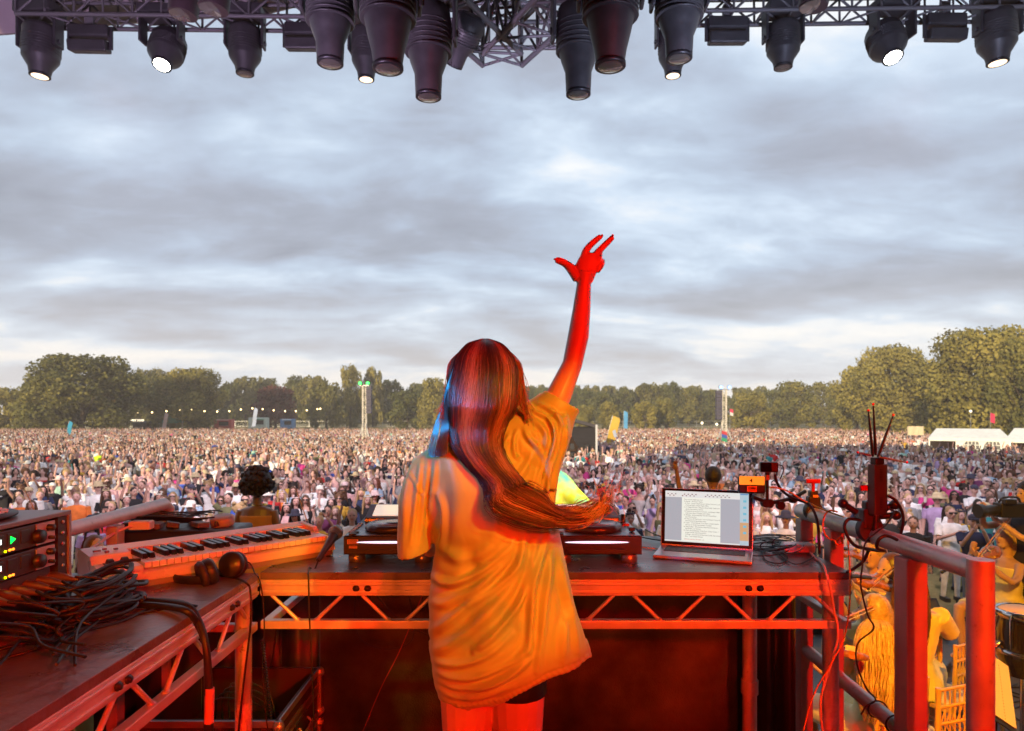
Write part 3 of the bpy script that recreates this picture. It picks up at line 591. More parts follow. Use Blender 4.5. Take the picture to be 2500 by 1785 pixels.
def ribbon_flag(px, base_y, top, depth, wd, lean, col, label, stripe=None):
    x = (px - CX) / F * depth; h = CZ + (HY - top) / F * depth; t = thing('feather_flag', label, 'flag', (x, depth, 0)); m = MB()
    q = MB(); q.tube([(0, 0, 0), (lean * .5, 0, h * .5), (lean, 0, h)], .035, 6, smooth=3); q.build('pole', STEEL, t)
    rings = []
    for k in range(13):
        s = k / 12; z = h * (.22 + .78 * s); cx_ = lean * (z / h); wv = wd * (1 if s < .85 else math.sqrt(max(0, 1 - ((s - .85) / .15) ** 2)) * .9 + .1); yy = .08 * math.sin(s * 7)
        rings.append([Vector((cx_, yy - .012, z)), Vector((cx_ + wv, yy + .05, z)), Vector((cx_ + wv, yy + .074, z)), Vector((cx_, yy + .012, z))])
    m.loft(rings, sm=False); m.build('banner', mat('flag_' + label.split()[0] + label.split()[1], col, .8, var=.1, vs=2), t)
    if stripe:
        s_ = MB(); s_.box((lean * .7 + wd * .5, -.02, h * .68), (wd * .35, .03, h * .36), (0, -math.atan2(-lean, -h) + math.pi if lean else 0, 0)); s_.build('stripe', mat('flag_stripe' + str(px), stripe, .8), t)
ribbon_flag(1522, 1060, 1003, 150, .9, .1, (.08, .30, .60), 'blue feather flag standing straight among the crowd before the small golden trees')
ribbon_flag(1468, 1090, 1015, 66, .85, 1.1, (.55, .36, .06), 'yellow leaning feather flag with a pale stripe beside the dark stage tent', (.35, .40, .55))
ribbon_flag(612, 1035, 995, 165, .9, .9, (.35, .42, .62), 'pale blue leaning feather flag in front of the white food van')
ribbon_flag(392, 1035, 1008, 150, .8, 1.0, (.62, .45, .42), 'pinkish leaning feather flag beside the green gazebo')
ribbon_flag(158, 1050, 1028, 96, .55, .6, (.02, .26, .45), 'small turquoise flag in the crowd before the biggest oak')
def box_van(px, depth, w_, h_, body, label, kind='van', hatch=(.02, .02, .02), roof=None, sign=None):
    x = (px - CX) / F * depth; t = thing('food_van', label, kind, (x, depth, 0)); bm_ = mat('van_' + str(px), body, .5, var=.15, vs=1.5)
    m = MB(); m.box((0, 0, .35 + h_ / 2), (w_, 2.2, h_)); m.build('body', bm_, t, bevel=.12)
    m = MB(); m.box((w_ * .08, -1.11, .35 + h_ * .58), (w_ * .52, .05, h_ * .36)); o = m.build('serving_hatch', mat('hatch', hatch, .6), t)
    m = MB(); m.box((w_ * .08, -1.4, .35 + h_ * .83), (w_ * .6, .7, .04), (R(-18), 0, 0)); m.build('awning', mat('awn' + str(px), roof or body, .7), t)
    m = MB(); m.box((w_ * .08, -1.2, .35 + h_ * .36), (w_ * .56, .22, .05)); m.build('counter', STEEL, t)
    for sx in (-1, 1): m = MB(); m.tube([(sx * w_ * .33, -1.15, .33), (sx * w_ * .33, -.95, .33)], .33, 14); m.build('wheel', M_BLACK, t)
    if sign: m = MB(); m.box((0, -1.12, .35 + h_ * .93), (w_ * .7, .04, h_ * .12)); m.build('name_board', mat('brd' + str(px), sign, .6), t)
    return t
Q_ = .9
box_van(547, 176, 4.6, 2.6, (.55, .10, .09), 'red and pink food van with a dark serving hatch, roof canopy above', sign=(.7, .45, .42))
box_van(488, 172, 3.8, 2.4, (.14, .05, .07), 'dark maroon food stall van covered with pale squiggles, left of the red van', sign=(.6, .4, .45))
box_van(632, 182, 4.8, 3.0, (.55, .62, .56), 'cream food van with a lit serving hatch and green raised roof', hatch=(.55, .22, .08), roof=(.12, .42, .32))
box_van(703, 186, 3.6, 2.6, (.12, .26, .50), 'blue and white striped food van with round window right of the cream van', sign=(.6, .65, .7))
box_van(370, 170, 3.0, 2.2, (.035, .05, .09), 'dark navy stall van beside the green gazebo')
t = box_van(342, 168, 2.6, 1.9, (.03, .03, .03), 'dark hot dog stall with a lit white letter sign')
m = MB(); m.box((0, -1.15, 2.75), (2.7, .06, .72)); sg = m.build('sign_board', mat('signdark', (.06, .05, .05), .6), t)
text('HOT DOGS', .62, mat('lit_letters', (.8, .75, .6), .5, emit=(1, .85, .6), es=2.2), sg, (0, -1.20, 2.75), (R(90), 0, 0), bold=True, depth=.01)
def gazebo(px, depth, w_, eave, peak, col, label, name='gazebo', side=None, frame=STEEL):
    x = (px - CX) / F * depth; t = thing(name, label, 'gazebo', (x, depth, 0)); h = w_ / 2
    m = MB(); m.add([(-h, -h, eave), (h, -h, eave), (h, h, eave), (-h, h, eave), (0, 0, peak), (-h, -h, eave - .3), (h, -h, eave - .3), (h, h, eave - .3), (-h, h, eave - .3)],
                    [(0, 1, 4), (1, 2, 4), (2, 3, 4), (3, 0, 4), (0, 5, 6, 1), (1, 6, 7, 2), (2, 7, 8, 3), (3, 8, 5, 0)]); o = m.build('roof', mat('gaz' + str(px), col, .8, var=.1), t)
    s = o.modifiers.new('s', 'SOLIDIFY'); s.thickness = .03
    for a in (-1, 1):
        for b in (-1, 1): m = MB(); m.bar((a * (h - .06), b * (h - .06), 0), (a * (h - .06), b * (h - .06), eave - .02), .06); m.build('leg', frame, t)
    return t
gazebo(420, 160, 4.0, 2.5, 3.9, (.06, .22, .14), 'green peaked gazebo between the oak and the lamp pole')
def marquee(px0, px1, depth, eave, ridge, label, left_open=True, dz=5.0):
    x0, x1 = (px0 - CX) / F * depth, (px1 - CX) / F * depth; w_ = x1 - x0; t = thing('marquee', label, 'marquee', ((x0 + x1) / 2, depth, 0), -math.atan2((x0 + x1) / 2, depth) * .95); w_ *= .86; h = w_ / 2
    m = MB(); m.add([(-h, 0, eave), (h, 0, eave), (h - .6, dz / 2, ridge), (-h + .6, dz / 2, ridge), (-h, dz, eave), (h, dz, eave)], [(0, 1, 2, 3), (3, 2, 5, 4), (0, 3, 4), (1, 5, 2)])
    m.add([(-h, -.02, eave), (h, -.02, eave), (h, -.02, eave - .28), (-h, -.02, eave - .28)], [(0, 1, 2, 3)]); o = m.build('roof', WHITEF, t); s = o.modifiers.new('s', 'SOLIDIFY'); s.thickness = .03
    bw = MB(); bw.box((0, dz - .05, eave / 2), (w_, .04, eave)); bw.build('back_wall', mat('canvas_brown', (.36, .24, .16), .8, var=.1), t)
    fw = MB(); a = -h + w_ * .34 if left_open else h * .2; fw.box(((a + h) / 2, .03, eave / 2), (h - a, .04, eave)); f = fw.build('front_wall', WHITEF, t)
    for k in range(2 if left_open else 0):
        cx_ = a + (h - a) * (.30 + .38 * k); wn = MB(); r = .55; n = 14
        pts = [Vector((cx_ + r * math.cos(math.pi * j / n), 0, 1.55 + r * 1.1 * math.sin(math.pi * j / n))) for j in range(n + 1)] + [Vector((cx_ - r, 0, .85)), Vector((cx_ + r, 0, .85))]
        wn.add(pts, [tuple(range(len(pts)))]); wn.add([p + Vector((0, .02, 0)) for p in pts], [tuple(range(len(pts)))[::-1]]); wo = wn.build('window', mat('window_clear', (.10, .10, .11), .2), f, loc=(0, -.006, 0))
        gb = MB(); [gb.bar((cx_ + q * .27, 0, .85), (cx_ + q * .27, 0, 2.05 - abs(q) * .15), .06) for q in (-1, 0, 1)]; [gb.bar((cx_ - .55, 0, z), (cx_ + .55, 0, z), .06) for z in (1.2, 1.6)]; gb.build('glazing_bars', WHITEF, f, loc=(0, -.03, 0))
    for s_ in (-1, 1): m = MB(); m.bar((s_ * (h - .06), -.05, 0), (s_ * (h - .06), -.05, eave - .3), .09); m.build('leg', STEEL, t)
marquee(2268, 2462, 61, 2.2, 3.02, 'long white marquee with two arched windows in front of the tall sunlit trees')
marquee(2462, 2660, 58, 2.15, 3.1, 'second white marquee cut off by the right edge', left_open=False)
t = thing('banner_frame', 'cream cloth banner on two posts left of the long white marquee', 'banner', ((2235 - CX) / F * 84, 84, 0))
for s_ in (-.95, .95): m = MB(); m.bar((s_, 0, 0), (s_, 0, 2.8 + 0 * s_), .07); m.build('post', STEEL, t)
m = MB(); m.loft([[Vector((-1 + .2 * k, -.06 + .03 * math.sin(k * 1.9), 1.75)), Vector((-1 + .2 * k, -.06 + .04 * math.sin(k * 1.4), 2.85)), Vector((-1 + .2 * k, -.045 + .04 * math.sin(k * 1.4), 2.85)), Vector((-1 + .2 * k, -.045 + .03 * math.sin(k * 1.9), 1.75))] for k in range(11)], sm=False); m.build('cloth', mat('cream_cloth', (.60, .50, .34), .85, var=.1), t)
def stage_tent():
    d = 52.0; x1 = (1456 - CX) / F * d; t = thing('stage_tent', 'dark mixing tent with a sloping roof and curtained opening, beside the raised sleeve', 'tent', (x1 - 3.0, d, gz(d))); m = MB()
    m.add([(-2.9, 0, 4.0), (0, 0, 4.0), (3.0, 0, 3.2), (3.0, 4, 3.2), (0, 4, 4.0), (-2.9, 4, 4.0), (-2.9, 0, 3.75), (0, 0, 3.75), (3.0, 0, 2.95), (3.0, 4, 2.95), (0, 4, 3.75), (-2.9, 4, 3.75)],
          [(0, 1, 4, 5), (1, 2, 3, 4), (0, 6, 7, 1), (1, 7, 8, 2), (2, 8, 9, 3), (11, 10, 7, 6), (10, 9, 8, 7)]); m.build('roof', mat('tent_dark', (.045, .04, .05), .7, var=.2), t)
    dk = mat('tent_black', (.018, .016, .02), .85)
    w1 = MB(); w1.box((2.97, 2, 1.5), (.05, 4, 2.95)); w1.box((0, 3.97, 1.5), (5.9, .05, 2.95)); w1.build('wall', dk, t)
    for sx in (-1, 1):
        c = MB(); rings = []
        for k in range(9):
            s = k / 8; xo = 1.35 * s * s + .1; rings.append([Vector((.9 + sx * xo, -.01 + .03 * math.sin(9 * s), 3.0 - 2.2 * s)), Vector((.9 + sx * 2.05, .04, 3.0 - 2.2 * s)), Vector((.9 + sx * 2.05, .07, 3.0 - 2.2 * s)), Vector((.9 + sx * xo, .02 + .03 * math.sin(9 * s), 3.0 - 2.2 * s))])
        c.loft(rings, sm=False); c.build('curtain', dk, t)
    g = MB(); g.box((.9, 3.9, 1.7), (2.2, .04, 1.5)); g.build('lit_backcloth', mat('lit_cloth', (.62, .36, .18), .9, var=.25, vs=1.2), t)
    p = MB(); p.bar((3.0, -.06, 0), (3.0, -.06, 3.2), .14); p.build('corner_post', mat('pale_post', (.5, .5, .54), .5), t)
    k_ = MB(); k_.box((-.2, -.2, .95), (5.6, .5, .35)); k_.build('console', M_BLACK, t, bevel=.05)
    b = MB(); [b.box((-1.6 + .55 * i, -.1, 1.3 + .12 * (i % 3)), (.3, .25, .3 + .15 * (i % 2))) for i in range(8)]; b.build('desk_gear', M_BLACK, t)
stage_tent()
# golden lit structure behind the raised sleeve
t = thing('lamp_pole', 'bare wooden pole carrying the string of bulbs, right of the green gazebo', 'pole', ((445 - CX) / F * 158, 158, 0)); m = MB(); m.tube([(0, 0, 0), (.03, 0, 3), (0, 0, 6.2)], [.12, .10, .07], 7); m.build('pole', mat('pole_wood', (.38, .30, .22), .9), t)
def festoon():
    pts = [(70, 1012), (335, 1008), (371, 1007), (406, 1004), (439, 1000), (467, 1001), (499, 1004), (530, 1005), (560, 1004), (588, 1000), (616, 997), (641, 999), (668, 1002), (696, 1004), (722, 1004), (749, 1002), (775, 999), (782, 998)]
    t = thing('string_lights', 'long string of warm bulbs hung before the trees on the left', 'string lights', tuple(P(445, 1000, 157))); T0 = P(445, 1000, 157)
    q = MB(); q.tube([P(a, b - 2, 157) - T0 for a, b in pts], .03, 4); q.build('cable', M_BLACK, t)
    em = mat('warm_bulb', (1, .8, .5), .4, emit=(1, .72, .32), es=5)
    for a, b in pts:
        q = MB(); q.ball((0, 0, 0), .17, 8, 6); q.build('bulb', em, t, loc=P(a, b, 157) - T0)
festoon()
for i, (px, py, lb) in enumerate([(1714, 1033, 'left of two pale globe lamps before the far fence, beside the right tower'), (1750, 1036, 'right of two pale globe lamps before the far fence, close to the tower'), (2370, 1004, 'single globe lamp high in front of the tallest sunlit tree')]):
    d = 110; p = P(px, py, d); t = thing('globe_lamp', lb, 'lamp', (p.x, d, 0)); q = MB(); q.bar((0, 0, 0), (0, 0, p.z - .2), .05); q.build('post', STEEL, t); q = MB(); q.ball((0, 0, p.z), .20, 10, 8); q.build('globe', mat('globe', (.9, .85, .7), .4, emit=(1, .85, .6), es=1.6), t)
# pride flag and small kites above the crowd
for px, py, d, c, lb in [(1762, 1062, 60, [(.5, .05, .06), (.05, .10, .4), (.04, .3, .15)], 'rainbow coloured flag at the foot of the right light tower'), (2418, 1018, 66, [(.6, .04, .10)] * 2, 'small red flag in front of the big right trees'), (1782, 1005, 95, [(.6, .05, .12), (.6, .6, .6)], 'little red and white flag right of the right tower')]:
    p = P(px, py, d); t = thing('hand_flag', lb, 'flag', (p.x, d, 0)); q = MB(); q.bar((0, 0, 1.6), (0, 0, p.z + .4), .03); q.build('stick', STEEL, t); q = MB(); n = len(c); hh = .9
    for k in range(n): q.add([(0, 0, p.z + .4 - hh * k / n), (.5, .10, p.z + .25 - hh * k / n), (.5, .10, p.z + .25 - hh * (k + 1) / n), (0, 0, p.z + .4 - hh * (k + 1) / n)], [(0, 1, 2, 3)], k)
    o = q.build('cloth', [mat('fl%d%d' % (px, k), cc, .8) for k, cc in enumerate(c)], t); s = o.modifiers.new('s', 'SOLIDIFY'); s.thickness = .02
# parasol-like folding chairs on the right grass
for i, (px, py, d, lb) in enumerate([(2335, 1205, 33, 'red camping chair standing on the open grass at the right'), (2365, 1200, 34, 'red camping chair just behind the first one, nearer the right edge')]):
    x = (px - CX) / F * d; t = thing('camping_chair', lb, 'chair', (x, d, gz(d)), .3 * i); q = MB(); q.box((0, 0, .45), (.5, .45, .04)); q.build('seat', mat('red_fabric', (.55, .02, .03), .8), t); q = MB(); q.box((0, .22, .75), (.5, .04, .6), (R(-10), 0, 0)); q.build('backrest', mat('red_fabric'), t)
    for a in (-1, 1):
        for b in (-1, 1): q = MB(); q.bar((a * .23, b * .2, 0), (a * .23, b * .2, .44), .025); q.build('leg', STEEL, t)
# unseen trees added behind the stage to shade the front of the crowd
rng = np.random.RandomState(3)
def shade_wood():
    me0 = crown_mesh(78, 900, 12, .07, base=.0, mt='dark'); co = np.empty(len(me0.vertices) * 3); me0.vertices.foreach_get('co', co); co = co.reshape(-1, 3); Vs = []
    for k in range(44):
        x0 = -150 + 6.2 * k; h = 14.0 + 4.0 * rng.rand() - 2.5 * (k % 7 == 3); y = -38 - 8 * rng.rand(); Vs.append(co * np.array([9.5, 9.5, h]) + np.array([x0, y, -.3]))
    V = np.concatenate(Vs); nf = len(V) // 4; me = bpy.data.meshes.new('shade_trees'); me.vertices.add(len(V)); me.vertices.foreach_set('co', V.ravel()); me.loops.add(len(V)); me.loops.foreach_set('vertex_index', np.arange(len(V)))
    me.polygons.add(nf); me.polygons.foreach_set('loop_start', np.arange(nf) * 4); me.update(calc_edges=True); me.attributes.new('tone', 'FLOAT', 'FACE').data.foreach_set('value', np.full(nf, .4)); me.materials.append(LEAF['dark'])
    o = bpy.data.objects.new('added_shade_woods', me); COL.objects.link(o); tag(o, 'unseen wood added behind the stage to shade the crowd', 'wood', kind='stuff')
shade_wood()
# ------------------------------------------------------------ stage
ZS, ZR, ZT = 1.88, 2.85, 3.853      # stage deck, riser floor, table top
def stage():
    dk = mat('stage_ply', (.06, .057, .06), .55, var=.25, vs=3, bump=.2, bs=12, wear=(.16, .15, .15)); m = MB(); m.box((0, 1.9, ZS - .1), (17, 13.0, .2)); tag(m.build('stage_floor', dk), kind='structure')
    m = MB(); m.box((0, 8.3, (ZS - .2) / 2), (17, .06, ZS - .2)); tag(m.build('stage_front_skirt', mat('skirt', (.02, .02, .02), .9), None), 'black cloth skirt hanging down the front of the stage', 'stage skirt')
    m = MB(); m.box((-.35, .95, ZR - .06), (3.3, 5.9, .12)); tag(m.build('riser_floor', dk), kind='structure')
    bk = mat('black_drape', (.015, .013, .015), .9, var=.2)
    t = thing('stage_roof', 'grey stage roof canopy whose fabric front edge shows at the top left', 'stage roof', (0, 0, 0))
    m = MB(); m.box((0, 2.2, 11.2), (18, 14.6, .25)); m.build('roof_deck', mat('roof_grey', (.25, .22, .24), .8), t)
    # sagging fabric edge, visible at the top left
    q = MB(); rings = []
    for k in range(25):
        px = -160 + 45 * k; d = 8.9; low = 1010 - (1010 - 80 + 0) ; py = 84 - 50 * min(1, max(0, px / 620.)) ** .8 - (px > 640) * (px - 640) * .25; p = P(px, py, d); rings.append([p, p + Vector((0, -.5, .7)), p + Vector((0, -1.2, 2.2)), p + Vector((0, -1.17, 2.2)), p + Vector((0, -.45, .68)), p + Vector((0, .04, .0))])
    q.loft(rings); q.build('fabric_edge', mat('canopy', (.42, .34, .40), .8, var=.12, vs=1.5), t)
    w = thing('stage_walls', 'black drapes closing the back and sides of the stage', 'stage walls', (0, 0, 0))
    m = MB(); m.box((0, -4.6, 6.5), (18, .15, 9.2)); m.build('back_drape', bk, w)
    for s in (-1, 1): m = MB(); m.box((s * 8.9, -.2, 6.5), (.15, 8.6, 9.2)); m.build('side_drape', bk, w)
stage()
RED_ALU = ALU; BLK = mat('black_plastic', (.018, .018, .02), .42, var=.2, vs=30); RUB = mat('rubber_cable', (.012, .012, .013), .5, bump=.1, bs=200); DARKM = mat('dark_metal', (.05, .05, .055), .4, .6, var=.2)
TOPM = mat('table_ply', (.13, .115, .115), .34, var=.35, vs=6, bump=.35, bs=25, wear=(.11, .10, .10)); EDGE = mat('ply_edge', (.04, .025, .02), .8, var=.4, vs=14)
def bolt(t, c, n, r=.008): q = MB(); q.lathe([(r * 1.5, 0), (r * 1.5, .003), (r, .004), (r, .009), (.001, .010)], c, n, 10); q.build('bolt', DARKM, t)
def deck(name, label, a, b, width, inward, legs, hole_at):
    """a,b: top front edge ends; inward: unit vector to the table's far side"""
    a, b, n = Vector(a), Vector(b), Vector(inward).normalized(); d = (b - a).normalized(); ln = (b - a).length; O = (a + b) / 2; O.z = ZR
    t = thing(name, label, 'table', O); z0 = ZT - ZR; L0 = a - Vector((O.x, O.y, 0)); L0.z = 0; L1 = b - Vector((O.x, O.y, 0)); L1.z = 0
    c = (L0 + L1) / 2 + n * width / 2; M = Matrix((d, n, d.cross(n))).transposed()
    m = MB(); m.box(c + Vector((0, 0, z0 - .0125)), (ln, width, .025), M); m.build('table_top', [TOPM], t, bevel=.002)
    fr = MB()
    for off in (.016, width - .016): # side beams
        s, e = L0 + n * off, L1 + n * off; zz = lambda v, z: Vector((v.x, v.y, z))
        fr.bar(zz(s, z0 - .054), zz(e, z0 - .054), .030, .056)
        fr.bar(zz(s, z0 - .182), zz(e, z0 - .182), .030, .029)
        fr.bar(zz(s + n * (-.0175 if off < .1 else .0175), z0 - .040), zz(e + n * (-.0175 if off < .1 else .0175), z0 - .040), .006, .012)
        fr.bar(zz(s + n * (-.0175 if off < .1 else .0175), z0 - .068), zz(e + n * (-.0175 if off < .1 else .0175), z0 - .068), .006, .012)
    for off in (.016, ln - .016):
        s, e = L0 + d * off + n * .032, L0 + d * off + n * (width - .032); fr.bar(Vector((s.x, s.y, z0 - .056)), Vector((e.x, e.y, z0 - .056)), .03, .052); fr.bar(Vector((s.x, s.y, z0 - .182)), Vector((e.x, e.y, z0 - .182)), .03, .026)
    fr.build('frame', ALU, t, bevel=.003)
    nd = max(2, round(ln / .158)); off = .016
    for off in (.016, width - .016):
        br = MB()
        for k in range(nd):
            p, q_ = L0 + d * (ln * (k + (.22 if k % 2 == 0 else .78)) / nd) + n * off, L0 + d * (ln * (k + (.78 if k % 2 == 0 else .22)) / nd) + n * off
            if k % 2 == 0: pa, pb = Vector((p.x, p.y, z0 - .083)), Vector((q_.x, q_.y, z0 - .167))
            else: pa, pb = Vector((p.x, p.y, z0 - .083)), Vector((q_.x, q_.y, z0 - .167))
            br.tube([pa, pb], .0070, 8); br.ball(pb, (.013, .013, .006), 8, 5)
        br.build('braces', ALU, t)
    for f in hole_at:
        p = L0 + d * ln * f - n * .001
        for k in (-.02, .02): bolt(t, Vector((p.x, p.y, z0 - .055)) + d * k, -n)
    for f, g in legs:
        p = L0 + d * ln * f + n * g; q = MB(); q.cyl((p.x, p.y, 0.0), (p.x, p.y, z0 - .03), .027, seg=16); o = q.build('leg', mat('leg_pipe', (.45, .43, .43), .5, .5, var=.25, vs=6, wear=(.25, .2, .18)), t)
        q = MB(); q.cyl((p.x, p.y, z0 - .60), (p.x, p.y, z0 - .42), .0275, seg=16); q.build('tape', mat('tape_white', (.55, .48, .45), .7, var=.25, vs=30), o)
    return t
deck('dj_table', 'long black topped staging table with truss frame holding the decks and laptop', (-.868, 2.353, ZT), (1.172, 2.353, ZT), .70, (0, 1, 0), [(.975, .05)], [.172, .835])
deck('side_table', 'black topped staging table on the left holding keyboard, rack and cables', (-.872, .30, ZT), (-.872, 2.345, ZT), 1.0, (-1, 0, 0), [(.02, .05), (.96, .9), (.975, .03)], [.60, .90])
# hanging cloth behind the front table
q = MB(); rings = []
for k in range(61):
    s = k / 60; x = -.86 + 1.87 * s; y = 3.06 + .010 * math.sin(s * 37) + .006 * math.sin(s * 91); rings.append([Vector((x, y, ZR + .01)), Vector((x, y + .012 * math.sin(s * 20), ZR + .5)), Vector((x, y, ZT - .20)), Vector((x, y + .006, ZT - .20)), Vector((x, y + .018, ZR + .5)), Vector((x, y + .006, ZR + .01))])
q.loft(rings); tag(q.build('backcloth', mat('hessian', (.055, .042, .028), .95, var=.8, vs=3.5, bump=.8, bs=160)), 'dark brown woven cloth hanging below the table behind the performer', 'cloth')
q = MB(); rings = []
for k in range(31):
    s = k / 30; x = 1.01 + .36 * s; y = 3.12 + .03 * math.sin(s * 25); rings.append([Vector((x, y, ZR + .0)), Vector((x, y, ZT - .2)), Vector((x, y + .01, ZT - .2)), Vector((x, y + .01, ZR))])
q.loft(rings); tag(q.build('side_drape', M_BLACK), 'narrow black drape hanging behind the right end of the table', 'drape')
q = MB(); rings = []
for k in range(40):
    s = k / 39; x, y = -1.90 + .03 * math.sin(s * 50), .2 + 2.35 * s; rings.append([Vector((x, y, ZR)), Vector((x, y, ZT - .2)), Vector((x + .01, y, ZT - .2)), Vector((x + .01, y, ZR))])
q.loft(rings); rings = []
for k in range(30):
    s = k / 29; x = -1.9 + 1.02 * s; y = 3.10 + .03 * math.sin(s * 40); rings.append([Vector((x, y, ZR)), Vector((x, y, ZT - .22)), Vector((x, y + .01, ZT - .22)), Vector((x, y + .01, ZR))])
r2 = MB().loft(rings); tag(r2.build('added_rear_drape', M_BLACK), 'added black drape darkening the gap behind the flight cases', 'drape')  # dark sheet added to black out the gap behind the cases
tag(q.build('side_drape', M_BLACK), 'added black drape darkening the gap beyond the left table', 'drape')  # added as well, keeps the view past the table dark
PIPE = mat('scaffold_pipe', (.50, .46, .44), .42, .35, var=.22, vs=9, bump=.08, bs=50, wear=(.33, .30, .28)); FLAT = mat('rail_post', (.42, .36, .35), .55, .15, var=.15, vs=5, wear=(.36, .30, .28))
def rail():
    X, zt = 1.235, 3.985; t = thing('handrail', 'metal pipe handrail on flat posts running beside the right end of the table', 'handrail', (X, 2.3, ZR)); o_ = Vector((X, 2.3, ZR)); A = lambda x, y, z: Vector((x, y, z)) - o_
    q = MB(); q.cyl(A(X, 1.80, zt), A(X, 2.92, zt), .0305, seg=24); q.build('top_tube', PIPE, t)
    q = MB(); q.tube([A(X, 1.80, zt + .031), A(X, 1.80, ZR - .3)], .0325, 24); q.ball(A(X, 1.80, zt), .0325, 16, 8); q.build('end_post', PIPE, t)
    for y, w_ in ((2.115, .072), (2.62, .058), (2.885, .058)): q = MB(); q.box(A(X, y, (zt - .03 + ZR - .3) / 2), (w_ * .9, w_, zt - .03 - ZR + .3)); q.build('flat_post', FLAT, t, bevel=.004)
    q = MB(); q.cyl(A(X, 2.0, 3.395), A(X, 2.92, 3.41), .0245, seg=20); q.build('lower_tube', PIPE, t)
    X2 = -1.58; t = thing('handrail', 'short metal pipe handrail seen over the keyboard at the left', 'handrail', (X2, 2.6, ZR)); o_ = Vector((X2, 2.6, ZR))
    q = MB(); q.tube([A(X2, 2.0, 3.985), A(X2, 3.10, 3.99), A(X2, 3.14, 3.965), A(X2, 3.145, 3.9)], .0265, 20); q.build('top_tube', PIPE, t)
    for y in (2.72, 3.12): q = MB(); q.box(A(X2, y, (3.955 + ZR) / 2), (.045, .055, 3.955 - ZR)); q.build('flat_post', FLAT, t, bevel=.004)
rail()
# scaffold legs seen right of the back cloth
for x, y, lb in ((1.02, 2.93, 'red lit upright pipe under the right end of the table'),):
    q = MB(); q.cyl((x, y, ZR), (x, y, ZT - .2), .03); q.lathe([(.036, 0), (.036, .06)], (x, y, 3.2)); tag(q.build('scaffold_pipe', PIPE), lb, 'pipe')
# ------------------------------------------------------------ overhead rig
RIG = mat('rig_metal', (.20, .19, .20), .6, .3); HEADM = mat('fixture_black', (.055, .052, .056), .5, var=.3, vs=5)
def truss(name, label, a, b, s, step, grp=None, r=.025):
    a, b = Vector(a), Vector(b); t = thing(name, label, 'truss', a, group=grp); m = MB(); lattice(m, (0, 0, 0), b - a, s, r, step); m.build('lattice', RIG, t); return t
truss('roof_truss', 'long horizontal lighting truss along the top left, in front of the sky', P(60, 20, 8.0) , P(830, 28, 8.0), .30, .33, 'front lighting truss')
truss('roof_truss', 'long horizontal lighting truss along the top right, in front of the sky', P(1640, 14, 8.0), P(2560, 2, 8.0), .30, .33, 'front lighting truss')
V0 = P(1226, 92, 6.4)
truss('vee_truss', 'left arm of the dark V-shaped truss over the performer', V0, Vector((-1.25, 4.4, V0.z + .05)), .42, .30)
truss('vee_truss', 'right arm of the dark V-shaped truss over the performer', V0, Vector((1.05, 4.4, V0.z + .05)), .42, .30)
truss('vee_truss', 'upper left arm of the second dark V-shaped truss above the first', V0 + Vector((0, -.3, .62)), Vector((-1.9, 4.6, V0.z + .7)), .42, .30)
truss('vee_truss', 'upper right arm of the second dark V-shaped truss above the first', V0 + Vector((0, -.3, .62)), Vector((1.7, 4.6, V0.z + .7)), .42, .30)
truss('cross_truss', 'short dark cross truss behind the V-shaped truss', P(1040, 30, 7.4), P(1420, 30, 7.4), .5, .35)
LENS_OFF = mat('lens_glass', (.10, .09, .08), .15, coat=1)
def mover(px, lens_py, depth, H_, W_, label, lit=None, tilt=(0, 0), profile=None):
    """moving-head lamp hanging head down: H_ overall height, W_ body width"""
    p = P(px, lens_py, depth); t = thing('moving_head_lamp', label, 'stage lamp', p, random.uniform(-.2, .2), None); s = H_ / .9; w_ = W_ / 2
    prof = profile or ([(w_ * .52, 0), (w_ * .56, .02 * s), (w_ * .60, .16 * s), (w_ * .78, .24 * s), (w_ * .97, .36 * s), (w_, .50 * s), (w_ * .92, .60 * s), (w_ * .6, .64 * s)] if depth < 7 else [(w_ * .50, 0), (w_ * .55, .02 * s), (w_ * .62, .10 * s), (w_ * .95, .22 * s), (w_ * .98, .24 * s), (w_ * 1.0, .58 * s), (w_ * .90, .64 * s), (w_ * .5, .66 * s)])
    m = MB(); m.lathe(prof, seg=22); hd = m.build('head', HEADM, t); hd.rotation_euler = (tilt[0], tilt[1], 0)
    m = MB(); m.lathe([(w_ * .44, -.004), (w_ * .40, -.008 * s), (.001, -.012 * s)], seg=36); ln = m.build('lens', lit or LENS_OFF, hd)
    m = MB(); m.lathe([(w_ * .46, -.003), (w_ * .56, -.003), (w_ * .56, .02), (w_ * .46, .02)], seg=20); m.build('lens_ring', DARKM, hd)
    fin = MB()
    for k in range(6): fin.lathe([(w_ * 1.0, (.30 + .035 * k) * s), (w_ * 1.03, (.305 + .035 * k) * s), (w_ * 1.0, (.31 + .035 * k) * s)], seg=22)
    fin.build('cooling_fins', HEADM, hd)
    for sx in (-1, 1):
        m = MB(); m.box((sx * w_ * 1.14, 0, .60 * s), (w_ * .16, w_ * .8, .46 * s)); m.build('yoke_arm', HEADM, t, bevel=.012)
        m = MB(); m.cyl((sx * w_ * 1.2, 0, .44 * s), (sx * w_ * 1.30, 0, .44 * s), w_ * .14); m.build('knob', HEADM, t)
    m = MB(); m.box((0, 0, .86 * s), (w_ * 2.3, w_ * 1.5, .16 * s)); b = m.build('base', HEADM, t, bevel=.02)
    for sx in (-1, 1): m = MB(); m.box((sx * w_ * .7, 0, .97 * s), (w_ * .2, w_ * .4, .10 * s)); m.build('clamp', RIG, b)
    m = MB(); m.tube([(w_ * .6, 0, .94 * s), (w_ * 1.2, .05, 1.05 * s), (w_ * .8, .02, 1.25 * s)], .012, 6, smooth=4); m.build('power_cable', RUB, t)
    return t
